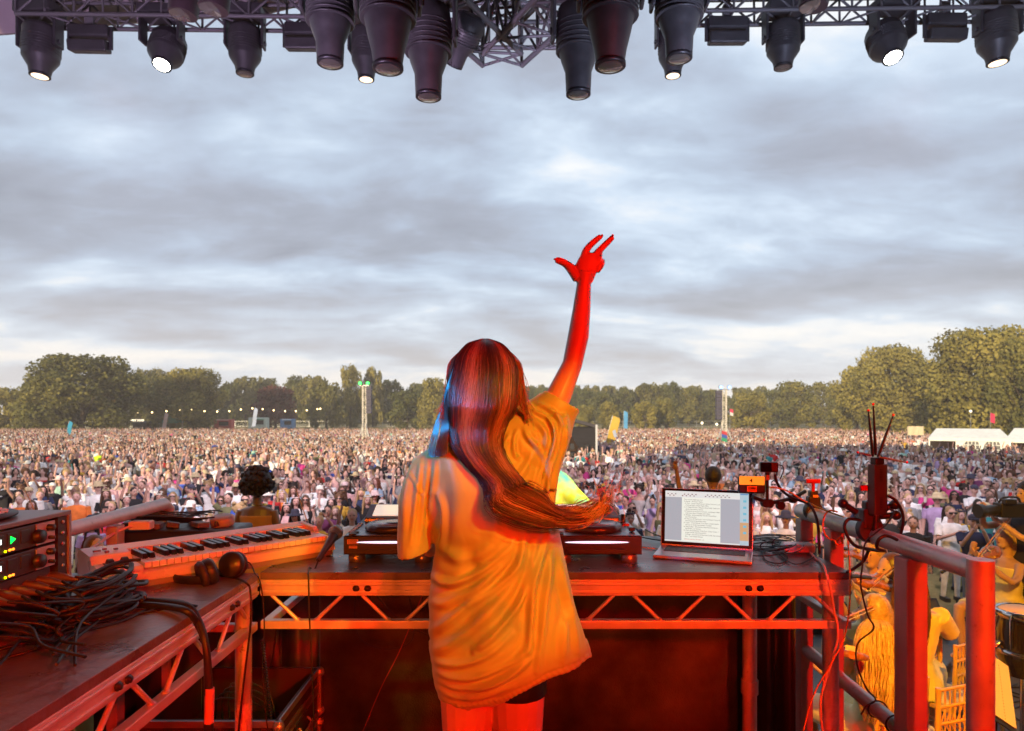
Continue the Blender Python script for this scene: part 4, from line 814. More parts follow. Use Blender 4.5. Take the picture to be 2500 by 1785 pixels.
LIT = mat('lit_lens', (1, .95, .85), .3, emit=(1, .93, .82), es=60); WARM = mat('warm_lens', (1, .8, .6), .3, emit=(1, .74, .48), es=1.6)
mover(97, 186, 8, .80, .40, 'moving head lamp farthest left on the left truss, faint warm lens', WARM, (0, .05))
mover(395, 158, 8, .62, .40, 'brightly lit moving head lamp on the left truss', LIT, (-.42, 0))
mover(598, 180, 8, .74, .37, 'unlit moving head lamp on the left truss, right of the bright one')
mover(894, 194, 8, .80, .34, 'slimmer moving head lamp with warm lens behind the big left fixtures', WARM)
mover(1643, 185, 8, .80, .34, 'slimmer moving head lamp with warm lens behind the big right fixtures', WARM)
mover(1912, 165, 8, .70, .38, 'unlit moving head lamp on the right truss, right of the first floodlight bar')
mover(2180, 140, 8, .62, .42, 'brightly lit moving head lamp on the right truss', LIT, (-.42, 0))
mover(2436, 154, 8, .80, .42, 'moving head lamp farthest right on the right truss, faint warm lens', WARM, (0, -.05))
mover(1046, 237, 5.0, .95, .34, 'lowest big dark lamp on the left arm of the V-shaped truss')
mover(1412, 231, 5.1, .95, .33, 'lowest big dark lamp on the right arm of the V-shaped truss')
mover(947, 168, 4.2, .90, .34, 'widest near lamp left of centre, its round snout cut by the frame top', None, (0, 0), [(.085, 0), (.10, .10), (.125, .2), (.155, .34), (.165, .5), (.15, .62), (.1, .66)])
mover(1490, 162, 4.2, .90, .34, 'widest near lamp right of centre, its round snout cut by the frame top', None, (0, 0), [(.085, 0), (.10, .10), (.125, .2), (.155, .34), (.165, .5), (.15, .62), (.1, .66)])
mover(806, 155, 4.8, .85, .33, 'big tapering lamp at the left of the near cluster')
mover(1658, 143, 4.8, .85, .33, 'big tapering lamp at the right of the near cluster')
mover(1108, 160, 6.0, .6, .28, 'lamp with a warm lit side tucked behind the left V arm', WARM, (.6, .5))
def flood(px, py, d, label):
    p = P(px, py, d); t = thing('floodlight_bar', label, 'floodlight', p, random.uniform(-.06, .06)); m = MB()
    m.box((0, 0, .10), (.46, .14, .14)); m.build('housing', HEADM, t, bevel=.02); m = MB(); m.box((0, -.02, -.075), (.44, .16, .13), (R(12), 0, 0)); m.build('lamp_box', HEADM, t, bevel=.02)
    for s in (-1, 1): m = MB(); m.bar((s * .235, 0, -.10), (s * .235, 0, .17), .02, .05); m.build('bracket', HEADM, t)
    m = MB(); m.box((0, 0, .24), (.10, .06, .16)); m.build('clamp', RIG, t)
flood(220, 100, 8, 'twin-box floodlight between the two leftmost moving heads'); flood(745, 95, 8, 'twin-box floodlight half hidden by the big left lamp'); flood(1775, 80, 8, 'twin-box floodlight right of the near lamp cluster'); flood(2307, 72, 8, 'twin-box floodlight near the right edge')
for px, py, d, lb in ((446, 28, 5.5, 'dark par lamp at the top edge, left of two'), (520, 14, 5.2, 'dark par lamp at the top edge, right of two'), (1985, 8, 5.5, 'dark par lamp at the top edge over the right truss')):
    p = P(px, py + 8, d); t = thing('par_lamp', lb, 'stage lamp', p); m = MB(); m.lathe([(.11, 0), (.115, .03), (.11, .18), (.07, .28), (.03, .30)], seg=20); m.build('can', mat('par_can', (.05, .03, .035), .5), t, rot=(0, R(8), 0)); m = MB(); m.lathe([(.10, -.003), (.001, -.008)]); m.build('lens', LENS_OFF, t)
    m = MB(); m.bar((-.13, 0, .1), (-.13, 0, .38), .01, .03); m.bar((.13, 0, .1), (.13, 0, .38), .01, .03); m.bar((-.13, 0, .38), (.13, 0, .38), .03, .01); m.build('yoke', RIG, t)
# ------------------------------------------------------------ gear on the tables
def local(t, name, mb, m, bevel=0, parent=None, **k): return mb.build(name, m, parent or t, bevel=bevel, **k)
WARMW = mat('cream_plastic', (.62, .52, .42), .35, var=.06, vs=12); KEYW = mat('key_white', (.72, .68, .62), .25); KEYB = mat('key_black', (.012, .012, .012), .3)
SILV = mat('silver_paint', (.50, .50, .51), .32, .5, var=.05); SCREENW = mat('screen_white', (.7, .75, .7), .4, emit=(.62, .70, .66), es=.62)
def player(x, label):
    """flat disc player, front edge at y 2.50"""
    t = thing('disc_player', label, 'disc player', (x, 2.50, ZT)); W, D = .329, .40
    tilt = .015; b = MB(); prof = [(0, .030), (0, .098), (.27, .104), (.275, .106), (D, .118), (D, .030)]
    b.loft([[Vector((sx * W / 2, y, z)) for y, z in prof] for sx in (-1, 1)], sm=False); local(t, 'body', b, BLK, .004)
    tp = MB(); tp.loft([[Vector((sx * (W / 2 - .004), y, z)) for y, z in [(.004, .0995), (.265, .1055), (.265, .1065), (.004, .1005)]] for sx in (-1, 1)], sm=False); local(t, 'top_panel', tp, mat('deck_top', (.16, .16, .175), .35, .6, var=.08))
    f = MB(); f.loft([[Vector((W * .36 * math.cos(a) * sc, -.004 * (sc < 1), .076 + .004 * sc * math.sin(a))) for a in [k * math.pi / 8 for k in range(16)]] for sc in (1, .98)]); local(t, 'slot_light', f, mat('slot_light', (.7, .7, .8), .3, emit=(.75, .78, 1), es=1.2))
    f = MB(); f.box((0, -.003, .045), (.22, .008, .012)); local(t, 'disc_slot', f, M_BLACK)
    for sx in (-1, 1):
        for yy in (.035, D - .035): q = MB(); q.lathe([(.030, 0), (.032, .004), (.032, .026), (.026, .031)], (sx * (W / 2 - .042), yy, 0), seg=20); local(t, 'foot', q, mat('foot_chrome', (.25, .24, .24), .3, .7))
    j = MB(); ring = []
    n = 60
    for r, z in ((.106, .104), (.110, .108), (.108, .120), (.098, .128), (.094, .128), (.092, .124), (.001, .1245)):
        ring.append([Vector(((r + (.0028 * (k % 4 < 2) if .1 < r else 0)) * math.cos(2 * math.pi * k / n), .135 + (r + (.0028 * (k % 4 < 2) if .1 < r else 0)) * math.sin(2 * math.pi * k / n), z)) for k in range(n)])
    j.loft(ring); w = local(t, 'jog_wheel', j, mat('jog', (.09, .09, .10), .28, .6)); q = MB(); q.lathe([(.088, .1255), (.088, .1268), (.001, .127)], (0, .135, 0), seg=40); local(t, 'platter', q, mat('platter', (.32, .33, .37), .25, .5), parent=w)
    q = MB(); q.lathe([(.034, .1272), (.034, .1284), (.001, .1285)], (0, .135, 0), seg=30); local(t, 'hub_display', q, mat('hub_disp', (.05, .05, .06), .2), parent=w)
    s = MB(); s.loft([[Vector((sx * .135 - .01, y, z)) for y, z in [(.268, .108), (.27, .124), (.385, .163), (D, .163), (D, .112)]] for sx in (-1, 1)], sm=False); o = local(t, 'display_housing', s, mat('deck_top'), .003)
    s = MB(); s.box((-.035, .331, .1468), (.165, .094, .004), (R(18.8), 0, 0)); local(t, 'display', s, mat('display_cream', (.7, .7, .62), .4, emit=(.74, .70, .58), es=.7), parent=o)
    q = MB(); q.lathe([(.016, 0), (.014, .018), (.001, .019)], (.083, .34, .151), (0, -.32, 1), seg=16); local(t, 'selector_knob', q, BLK, parent=o)
    for k in range(6): q = MB(); q.box((-.15, .06 + .032 * k, .104 + .001 * k), (.018, .018, .006)); local(t, 'button', q, mat('button_grey', (.30, .30, .32), .4), .001)
    for y in (.045, .085): q = MB(); q.lathe([(.014, 0), (.015, .006), (.001, .007)], (-.135, y - .03, .100)); local(t, 'cue_button', q, mat('button_dark', (.05, .05, .05), .4))
    q = MB(); q.box((.140, .10, .104), (.006, .15, .003)); local(t, 'pitch_slot', q, M_BLACK)
    q = MB(); q.box((.140, .07, .112), (.022, .014, .014)); local(t, 'pitch_fader', q, BLK, .002)
    q = MB(); q.box((.138, .20, .107), (.028, .018, .012)); local(t, 'master_button', q, mat('red_button', (.35, .03, .02), .4), .002)
    q = MB(); q.lathe([(.011, 0), (.010, .035), (.001, .036)], (.136, .25, .106)); local(t, 'tempo_knob', q, BLK)
    return t
pl = player(-.452, 'black disc player with a sticker on its front, left of the performer'); pr = player(.311, 'black disc player right of the performer, beside the laptop')
def sticker(par, x, y, z, w_, h_, rows):
    q = MB(); q.box((x, y, z), (w_, .001, h_)); o = q.build('sticker', mat('orange_label', (.75, .32, .16), .6), par)
    q = MB(); rnd = random.Random(int(abs(x) * 1e4))
    for r_ in range(rows):
        xx = -w_ * .42
        while xx < w_ * .36: ww = rnd.uniform(.002, .006); q.box((x + xx + ww / 2, y - .0008, z + h_ * (.30 - .6 * r_ / max(1, rows - 1))), (ww, .0006, h_ * .13)); xx += ww + .0012
    q.build('print', M_BLACK, o)
sticker(pl, -.131, -.0006, .078, .040, .017, 3); sticker(pl, -.130, -.0006, .058, .030, .010, 2); sticker(pr, -.150, -.0006, .080, .012, .020, 2)
t = thing('mixer', 'black club mixer between the two disc players, mostly hidden behind the performer', 'mixer', (-.07, 2.52, ZT)); q = MB(); q.box((0, .19, .055), (.32, .38, .09)); q.build('body', BLK, t, bevel=.005)
for i in range(4):
    for k in range(5): q = MB(); q.lathe([(.010, 0), (.008, .018), (.001, .019)], (-.11 + .073 * i, .14 + .045 * k, .10), seg=12); q.build('knob', DARKM, t)
    q = MB(); q.box((-.11 + .073 * i, .06, .106), (.016, .010, .012)); q.build('fader', SILV, t)
for a in (-1, 1):
    for b in (0, 1): q = MB(); q.lathe([(.015, 0), (.015, .012)], (a * .13, .03 + .3 * b, 0)); q.build('foot', BLK, t)
# ---- laptop
t = thing('laptop', 'silver laptop showing a text document, open at the right end of the table', 'laptop', (.697, 2.517, ZT), R(-20.5)); W, D = .355, .215
q = MB(); q.box((0, D / 2, .0075), (W, D, .012)); base = q.build('base', mat('laptop_alu', (.55, .55, .57), .35, .7, var=.04), t, bevel=.004)
q = MB(); q.box((0, .003, .0136), (.06, .004, .0008)); q.build('opening_notch', mat('notch', (.7, .7, .7), .3), base)
q = MB(); q.box((0, .045, .0137), (.11, .068, .0006)); q.build('trackpad', mat('pad', (.45, .45, .47), .3, .6), base)
q = MB(); q.box((0, .145, .0137), (.30, .100, .0006)); kb = q.build('keyboard_well', mat('kbwell', (.02, .02, .02), .5), base)
q = MB()
for r_ in range(6):
    for k in range(14): q.box((-.138 + .0212 * k + .002 * (r_ % 2), .102 + .0172 * r_, .0148), (.0182, .0142, .0014))
q.build('keys', mat('kbkeys', (.035, .035, .037), .45), kb)
lid = MB(); lid.box((0, 0, .116), (W, .006, .232)); lid = lid.build('lid', mat('laptop_alu'), t, bevel=.004, loc=(0, D - .004, .013), rot=(R(-7), 0, 0))
q = MB(); q.box((0, -.0033, .118), (W - .008, .001, .222)); q.build('bezel', mat('bezel_black', (.012, .010, .012), .15), lid)
q = MB(); q.box((0, -.0042, .120), (.322, .0008, .202)); scr = q.build('screen', mat('screen_bg', (.03, .03, .03), .4, spec=.2, emit=(.33, .36, .40), es=.9), lid)
def spanel(x, z, w_, h_, m, nm='window', par=None, y=-.0050): q = MB(); q.box((x, y, z), (w_, .0006, h_)); return q.build(nm, m, par or scr)
EM = lambda n, c=(1, 1, 1), s=.85: mat(n, (.03, .03, .03), .5, spec=.2, emit=c, es=s)
spanel(-.0165, .2085, .289, .025, EM('scr_bar', (.68, .70, .68)), 'tool_bar'); page = spanel(-.020, .1085, .150, .175, EM('scr_page', (.76, .79, .70)), 'page'); spanel(-.0165, .0215, .289, .005, EM('scr_bar'), 'status_bar')
desk = spanel(.144, .120, .032, .200, EM('scr_desk', (.38, .52, .58)), 'desktop'); spanel(.144, .072, .032, .070, EM('scr_sand', (.55, .34, .17)), 'wallpaper', None, -.0054); spanel(.144, .217, .030, .004, EM('scr_blue', (.10, .22, .45)), 'menu_bar', None, -.0056)
for k in range(6): spanel(.146, .190 - .0245 * k, .012, .0085, EM('scr_folder', (.12, .45, .58)), 'folder_icon', None, -.0058)
txt = ["This record simple and true", "9. Movies - Mr Fisher Hears", "10. Tom - Leaders Endorsement & New Division Crew", "     (Thornall keys, simple Tuplo, 90's)", "11. A Think Ta Live! - Simpson Dave Kelly Truth love", "     simple harmonised chords", "12. Retainer on the Space Creation - grannyapp 100bs", "     solid intro (first Trumpet sax) vocals", "13. Medley - Everything But This Girl Dancefloor", "     (and Hannah for)", "14. The Love & The Cause - Hart So Deep & Tracey 8", "     (and Hannah & Benchwarmers)", "15. Ladys - (Tom) Shared Voce Diver, simple chords", "     and sax to simply harmonised, Tuesday", "16. Sing It Back - (Christmas) Verb Verse & chorus -", "     Simple RV's on Chorus", "17. Music Sounds Better With You - Other Cover +", "     simple chords harmonised RV's", "18. Finale - (and Hannah & Benchman) Chile, Shared Keys", "     Box - Tutti Simple Chorus"]
ink = mat('screen_ink', (.02, .02, .02), .6)
for k, s in enumerate(txt):
    me = text_mesh(s, .0064, .0001); co = [v.co.x for v in me.vertices]; x0 = min(co); me.materials.append(ink); me.name = 'text_line'
    o = bpy.data.objects.new('text_line', me); COL.objects.link(o); o.parent = page; o.location = (-.086 - x0 + (.006 if s.startswith(' ') else 0), -.0056, .188 - .0077 * k); o.rotation_euler = (R(90), 0, 0); o.scale = (min(1, .136 / (max(co) - x0)),) * 2 + (1,)
text('Symbols used for breather x 2', .0062, mat('red_ink', (.5, .03, .02), .6), page, (-.045, -.0056, .031), (R(90), 0, 0), 'red_line', depth=.0001)
q = MB(); [q.box((-.150 + .0075 * k + (.02 if k > 4 else 0) + (.03 if k > 12 else 0), -.0054, .209 - .006 * (k % 2)), (.005, .0004, .0035)) for k in range(26)]; q.build('tool_icons', mat('icon_grey', (.12, .12, .13), .6), scr)
# ---- keyboard
kx = Vector((-1.44, 2.275, 0)); kr = Vector((-.875, 2.84, 0)); ang = math.atan2(kr.y - kx.y, kr.x - kx.x)
fl, frr = Vector((-1.21, 2.03, 0)), Vector((-.70, 2.62, 0)); cc = (kx + kr + fl + frr) / 4; cc.z = ZT + .002
t = thing('keyboard', 'white forty-nine key piano keyboard lying across the left table corner', 'keyboard', cc, ang + R(1.5)); W, D = .80, .265
def kring(x, s=1): return [Vector((x, y, z)) for y, z in [(-D / 2, .018), (-D / 2 + .004, .055), (-D / 2 + .02, .066), (-.02, .070), (.0, .094), (D / 2 - .02, .104), (D / 2, .090), (D / 2, .018)]]
b = MB(); xs = [-W / 2, -W / 2 + .01, -W / 2 + .118]; b.loft([kring(x) for x in xs], sm=False); b.loft([kring(W / 2 - .02), kring(W / 2)], sm=False)
low = [(-D / 2, .018), (-D / 2 + .004, .046), (-D / 2 + .02, .052), (.05, .054), (.056, .094), (D / 2 - .02, .104), (D / 2, .090), (D / 2, .018)]
b.loft([[Vector((x, y, z)) for y, z in low] for x in (-W / 2 + .118, W / 2 - .02)], sm=False); body = b.build('case', WARMW, t, bevel=.004)
b = MB(); b.box((0, 0, .009), (W - .01, D - .01, .018)); b.build('base_tray', mat('tray', (.25, .22, .21), .5), body)
x0, x1 = -W / 2 + .121, W / 2 - .023; n = 29; kw = (x1 - x0) / n
for k in range(n): q = MB(); q.box((x0 + kw * (k + .5), -.0345, .0655), (kw - .0024, .172, .019)); q.build('white_key', KEYW, t, bevel=.001)
for k in range(n - 1):
    if (k % 7) in (0, 1, 3, 4, 5): q = MB(); q.loft([[Vector((x0 + kw * (k + 1) + a, y, z)) for a, y, z in [(-.0080, .052, .074), (-.0080, -.062, .074), (-.0066, -.055, .091), (-.0066, .052, .092), ]] for a_ in (0,)] + [[Vector((x0 + kw * (k + 1) + a, y, z)) for a, y, z in [(.0080, .052, .074), (.0080, -.062, .074), (.0066, -.055, .091), (.0066, .052, .092)]]], sm=False); q.build('black_key', KEYB, t)
for k in (0, 1): q = MB(); q.tube([(-W / 2 + .035 + .042 * k, -.055, .068), (-W / 2 + .050 + .042 * k, -.055, .068)], .021, 20); q.box((-W / 2 + .0425 + .042 * k, -.055, .0705), (.026, .058, .005)); q.build('wheel', BLK, t)
for k, (a, c) in enumerate([(.03, .035), (.055, .045), (.055, .02), (.085, .035)]): q = MB(); q.box((-W / 2 + a, c, .0995 + c * .2 - .004), (.022 if k == 0 else .012, .009, .006)); q.build('button', mat('kb_btn', (.20, .10, .08), .5), t, bevel=.001)
# ---- headphones
hp = P(503, 1393, 2.21); t = thing('headphones', 'black over-ear headphones lying on the table before the keyboard', 'headphones', (hp.x, 2.25, ZT), R(-28))
q = MB(); q.tube([(.055 - .0 + .10 * math.cos(a) - .10, .082 * math.sin(a) - .0, .022 + .012 * math.sin(a)) for a in [R(40) + R(280) * k / 24 for k in range(25)]], .0065, 10, flat=2.6, up=(0, 0, 1)); q.build('headband', BLK, t)
for s in (-1, 1):
    c = Vector((.045, s * .042 + .0, .046 if s > 0 else .040)); q = MB(); q.lathe([(.036, -.016), (.042, -.010), (.043, .006), (.037, .016), (.001, .018)], c, (.35, -s * .9, .25), 22); e = q.build('ear_cup', BLK, t)
    q = MB(); q.lathe([(.018, .0), (.040, -.002), (.044, -.012), (.038, -.022), (.020, -.020)], c - Vector((.35, -s * .9, .25)).normalized() * .012, (.35, -s * .9, .25), 22); q.build('ear_pad', mat('leatherette', (.03, .024, .024), .5, bump=.3, bs=90), e)
def cable(name, pts, r, label, m=None, cat='cable', sm=5, seg=7): q = MB(); q.tube(pts, r, seg, smooth=sm); return tag(q.build(name, m or RUB), label, cat)
T = lambda px, py, dz=.004: Vector(((px - CX) / F * ((CZ - ZT - dz) * F / (py - HY)), (CZ - ZT - dz) * F / (py - HY), ZT + dz))   # a point lying on the table
cable('headphone_cable', [T(585, 1372, .03), T(610, 1375, .03), T(622, 1400, .012), T(632, 1412, .012), P(640, 1450, 2.28), P(645, 1530, 2.28), P(640, 1640, 2.3), P(655, 1800, 2.3)], .0022, 'thin black cable from the headphones down over the table corner')
cable('side_cable', [T(270, 1412), T(400, 1417), T(520, 1406), T(575, 1412), T(603, 1425, .012), P(611, 1445, 2.20), P(612, 1520, 2.18), P(598, 1640, 2.2), P(580, 1800, 2.2)], .0034, 'black cable crossing the left table and dropping over its edge', )
# ---- microphone
a, b_ = T(777, 1368, .022), P(806, 1322, 2.56); t = thing('microphone', 'dark handheld microphone with a mesh head lying at the right end of the keyboard', 'microphone', a)
d = (b_ - a).normalized(); q = MB(); q.lathe([(.008, 0), (.0095, .005), (.0105, .06), (.0175, .155), (.0185, .160)], (0, 0, 0), d, 18); q.build('handle', mat('mic_body', (.06, .06, .065), .35, .4), t)
q = MB(); q.lathe([(.0185, .160), (.0235, .166), (.0265, .185), (.0255, .20), (.018, .215), (.001, .220)], (0, 0, 0), d, 18); q.build('grille', mat('mic_mesh', (.30, .28, .27), .4, .8, bump=1.0, bs=500), t); q = MB(); q.lathe([(.027, .181), (.0285, .184), (.0285, .190), (.027, .193)], (0, 0, 0), d, 20); q.build('grille_ring', STEEL, t)
cable('microphone_cable', [a + d * .003, a - d * .05 + Vector((0, 0, -.012)), T(757, 1385), T(752, 1392), P(753, 1415, 2.31), P(755, 1500, 2.31), P(760, 1600, 2.33), P(768, 1800, 2.34)], .0030, 'black cable hanging from the microphone over the front of the table')
# ---- rack of receivers
t = thing('equipment_rack', 'open equipment rack with lit receivers and patch cables at the left edge', 'equipment rack', (-1.45, 1.60, ZT)); W, D, H = .50, .52, .285   # local origin centre; front face is +x
RM = mat('rack_case', (.16, .10, .09), .5, var=.2); REDP = mat('rack_side', (.30, .27, .26), .5, .5)
q = MB(); q.box((0, 0, H - .006), (W, D, .012)); q.build('lid', mat('rack_lid', (.22, .19, .19), .4, .5), t, bevel=.002)
q = MB(); q.box((0, 0, .006), (W, D, .012)); q.build('bottom', RM, t); q = MB(); q.box((-.245, 0, H / 2), (.01, D, H - .02)); q.build('back_panel', RM, t)
for s in (-1, 1): q = MB(); q.box((0, s * (D / 2 - .005), H / 2), (W, .010, H - .024)); q.build('side_panel', REDP, t)
for s in (-1, 1):
    q = MB(); q.box((W / 2 - .02, s * (D / 2 - .030), H / 2), (.03, .036, H - .028)); o = q.build('rack_rail', mat('rail_black', (.03, .028, .028), .5), t)
    for k in range(9): q = MB(); q.lathe([(.005, 0), (.004, .003), (.001, .003)], (W / 2 - .004, s * (D / 2 - .030), .025 + .029 * k), (1, 0, 0), 8); q.build('rack_screw', STEEL, o)
UW = D - .13
for u in range(2):
    z = H - .045 - u * .062; q = MB(); q.box((W / 2 - .06, 0, z), (.11, UW, .056)); r_ = q.build('receiver', mat('receiver', (.045, .04, .042), .4, .2), t, bevel=.002); F_ = W / 2 - .004
    q = MB(); q.box((F_, UW / 2 - .034, z), (.004, .068, .054)); q.build('copper_panel', mat('panel_grey', (.42, .34, .34), .4, .4), r_)
    for (yy, zz, rr) in ((UW / 2 - .066, z - .004, .018), (UW / 2 - .024, z + .012, .009), (UW / 2 - .022, z - .014, .005)): q = MB(); q.lathe([(rr, 0), (rr * .9, .014), (.001, .015)], (F_ + .002, yy, zz), (1, 0, 0), 18); q.build('knob', BLK, r_)
    for k in range(3):
        q = MB(); q.box((F_ - .001, .090 - .045 * k, z + .004), (.004, .034, .032)); o = q.build('key_button', mat('keybtn', (.03, .03, .03), .4), r_, bevel=.002)
        yy = .090 - .045 * k; q = MB()
        if k == 1 and u == 0: q.add([(F_ + .0015, yy - .008, z + .013), (F_ + .0015, yy - .008, z - .006), (F_ + .0015, yy + .010, z + .0035)], [(0, 1, 2)]); q.build('play_light', mat('green_light', (0, 1, .1), .4, emit=(.0, 1, .08), es=2.5), o)
        if k == 2: q.box((F_ + .0013, yy, z + .004), (.0006, .016, .012)); q.build('white_light', mat('white_light', (1, 1, 1), .4, emit=(.8, 1, .95), es=1.5), o)
    q = MB(); q.ball((F_, .022, z - .021), .003, 8, 5); q.build('yellow_light', mat('yellow_light', (.8, 1, 0), .4, emit=(.7, 1, .0), es=2.5), r_)
    q = MB(); q.ball((F_, .037, z - .020), (.002, .006, .003), 8, 5); q.ball((F_, .048, z - .020), (.002, .005, .003), 8, 5); q.build('orange_light', mat('orange_light', (1, .4, 0), .4, emit=(1, .25, .02), es=2.5), r_)
q = MB(); q.box((W / 2 - .07, 0, H - .165), (.11, UW, .05)); pb = q.build('patch_panel', mat('receiver'), t)
for k in range(9):
    yy = -UW / 2 + .025 + .046 * k; q = MB(); q.lathe([(.012, 0), (.012, .03), (.007, .055), (.005, .075)], (W / 2 - .015, yy, H - .165), (1, 0, -.15), 12); q.build('plug', mat('plug', (.35, .22, .16), .3, .8), pb)
q = MB(); q.box((W / 2 - .09, 0, .060), (.10, UW, .055)); q.build('power_strip', mat('receiver'), t)
rr = random.Random(4)
for k in range(16):
    yy = 1.6 - UW / 2 + .03 + .024 * k; z0 = ZT + (.118 if k % 2 else .065); a0 = Vector((-1.45 + W / 2 + .05, yy, z0)); e = T(150 + rr.uniform(-70, 70), 1560 + rr.uniform(-60, 70), .01 + .05 * rr.random())
    cable('patch_cable', [a0, a0 + Vector((.05, rr.uniform(-.03, .03), -.012)), a0 + Vector((.09, rr.uniform(-.05, .12), -.04)), (a0 + e) / 2 + Vector((.03, 0, .03 * rr.random() - .03)), e], .0034, 'black patch cable drooping from the front of the equipment rack', None, 'cable')['group'] = 'patch cables of the equipment rack'
# checkered disc and dark stand on the rack
q = MB(); c = Vector((-1.385, 1.66, ZT + H + .001)); q.lathe([(.13, 0), (.15, .006), (.150, .012), (.001, .016)], c, seg=40); o = tag(q.build('patterned_disc', mat('disc_black', (.03, .02, .02), .5)), 'black disc with rings of white blocks lying on the equipment rack', 'disc')
q = MB()
for r_ in (.045, .070, .096, .122):
    n = int(r_ * 150)
    for k in range(n):
        a = 2 * math.pi * (k + .5 * (r_ > .06)) / n; q.box(c + Vector((r_ * math.cos(a), r_ * math.sin(a), .0152 + (.122 - r_) * .02)), (.016, 2 * math.pi * r_ / n * .62, .002), (0, 0, a))
q.build('white_blocks', mat('block_white', (.65, .62, .60), .5), o)
q = MB(); q.tube([(-1.245, 1.56, ZT + H), (-1.262, 1.58, ZT + H + .07), (-1.262, 1.60, ZT + H + .15), (-1.30, 1.62, ZT + H + .22)], [.026, .034, .028, .02], 14, smooth=4); tag(q.build('fur_windshield', mat('fur', (.04, .008, .008), .95, bump=1, bs=150), None, loc=(-.042, .0, 0)), 'dark fuzzy microphone windshield standing on the rack at the left edge', 'windshield')
# cable coil
t = thing('cable_coil', 'big coil of black cables heaped on the left table beside the rack', 'cable coil', T(190, 1500, 0)); base = t.location.copy()
rr = random.Random(8); cen = T(238, 1490, .02) - base
for k in range(17):
    r_ = rr.uniform(.045, .080); r2 = rr.uniform(.10, .165); hz = rr.uniform(.008, .085); tx, ty = rr.uniform(-.35, .35), rr.uniform(-.3, .3); ph = rr.random() * 6; off = Vector((rr.uniform(-.03, .03), rr.uniform(-.04, .04), 0)); ln = rr.uniform(4.2, 6.1)
    pts = []
    for j in range(15): a = ph + ln * j / 14; pts.append(cen + off + Vector((r_ * math.cos(a), r2 * math.sin(a), max(.005, hz + tx * r_ * math.cos(a) * .6 + ty * r2 * math.sin(a) * .6 + rr.uniform(-.004, .004)))))
    q = MB(); q.tube(pts, rr.choice([.0045, .0055, .007]), 7, smooth=3); q.build('cable_loop', RUB, t)
for k, dy in enumerate((0, .016)):
    cable('multicore_cable', [T(235, 1480 + 14 * k, .03), T(300, 1468 + 10 * k, .012), T(390, 1468 + 12 * k, .012), T(455, 1478 + 14 * k, .02), P(485 - 2 * k, 1515 + 10 * k, 1.86), P(503, 1580, 1.83), P(507 + 4 * k, 1680, 1.83), P(505 + 8 * k, 1810, 1.83)], .0095, ('upper' if k == 0 else 'lower') + ' thick black cable running from the coil over the table edge')
q = MB(); q.tube([P(512, 1680, 1.83), P(510, 1765, 1.83)], .0125, 12); tag(q.build('cable_tag', mat('tape_red', (.65, .30, .28), .6, var=.1)), 'pale wrapped tag round the thick hanging cables', 'tag')
for k, (dy, dz, lb) in enumerate([(0, .0, 'front of three thin'), (.02, .0, 'middle of three thin'), (.05, 0, 'rear of three thin')]):
    cable('table_cable', [T(0, 1560 + 25 * k), T(90, 1540 + 22 * k, .012), T(170, 1522 + 14 * k, .012), T(300, 1500 + 8 * k), T(400, 1500 - 14 * k), T(480, 1480)][:4 + k], .0036, lb + ' cables running along the left table')
# ---- behind the keyboard: box of packs and black case
t = thing('gear_case', 'black case of coiled leads and radio packs behind the keyboard', 'case', (-1.44, 2.93, ZT)); q = MB(); q.box((0.03, 0, .032), (.52, .22, .064)); q.build('case_body', BLK, t, bevel=.012)
rr = random.Random(3)
for k in range(7): q = MB(); q.box((-.18 + .06 * k, rr.uniform(-.06, .06), .078), (.05, .075, .022), (0, rr.uniform(-.2, .2), rr.random())); q.build('radio_pack', mat('pack%d' % (k % 3), [(.05, .05, .05), (.30, .25, .2), (.12, .10, .10)][k % 3], .4), t, bevel=.003)
for k in range(5):
    q = MB(); r_ = .06 + .02 * k; q.tube([(-.04 + 1.6 * r_ * math.cos(a), .02 + r_ * .8 * math.sin(a), .088 + .006 * k + .008 * math.sin(3 * a)) for a in [R(20) + R(320) * j / 12 for j in range(13)]], .0035, 6, smooth=2); q.build('lead', RUB, t)
q = MB(); q.lathe([(.045, 0), (.05, .01), (.05, .035), (.04, .04), (.001, .041)], (.19, .02, .066), (0, -.2, 1)); q.build('round_pack', mat('pack1'), t)
q = MB(); q.box((0, 0, 0), (.085, .05, .035)); tag(q.build('power_adapter', mat('cream_plastic'), None, bevel=.006, loc=P(345, 1282, 2.78), rot=(0, 0, .1)), 'small white power adapter behind the left end of the keyboard', 'adapter')
cable('white_lead', [P(330, 1283, 2.77), P(300, 1292, 2.72), P(262, 1312, 2.66), P(225, 1338, 2.5), P(205, 1346, 2.4)], .006, 'thick pale lead curving from the small adapter to the keyboard end', mat('lead_orange', (.60, .42, .34), .5))
q = MB(); q.box((0, 0, 0), (.115, .075, .032)); tag(q.build('power_adapter', mat('cream_plastic'), None, bevel=.008, loc=T(1948, 1336, .022), rot=(0, 0, -.15)), 'square white laptop power adapter lying right of the laptop', 'adapter')
cable('white_lead', [T(1980, 1350, .012), T(1992, 1365), T(2003, 1372), P(2018, 1400, 2.32), P(2035, 1480, 2.31), P(2045, 1560, 2.31), P(2015, 1660, 2.3), P(2003, 1720, 2.3), P(2010, 1800, 2.3)], .0045, 'pale orange lead from the adapter hanging over the right table end', mat('lead_orange'))
rr = random.Random(12); t = thing('lead_tangle', 'tangle of black leads on the table between laptop and adapter', 'leads', T(1890, 1345, 0)); b0 = t.location.copy()
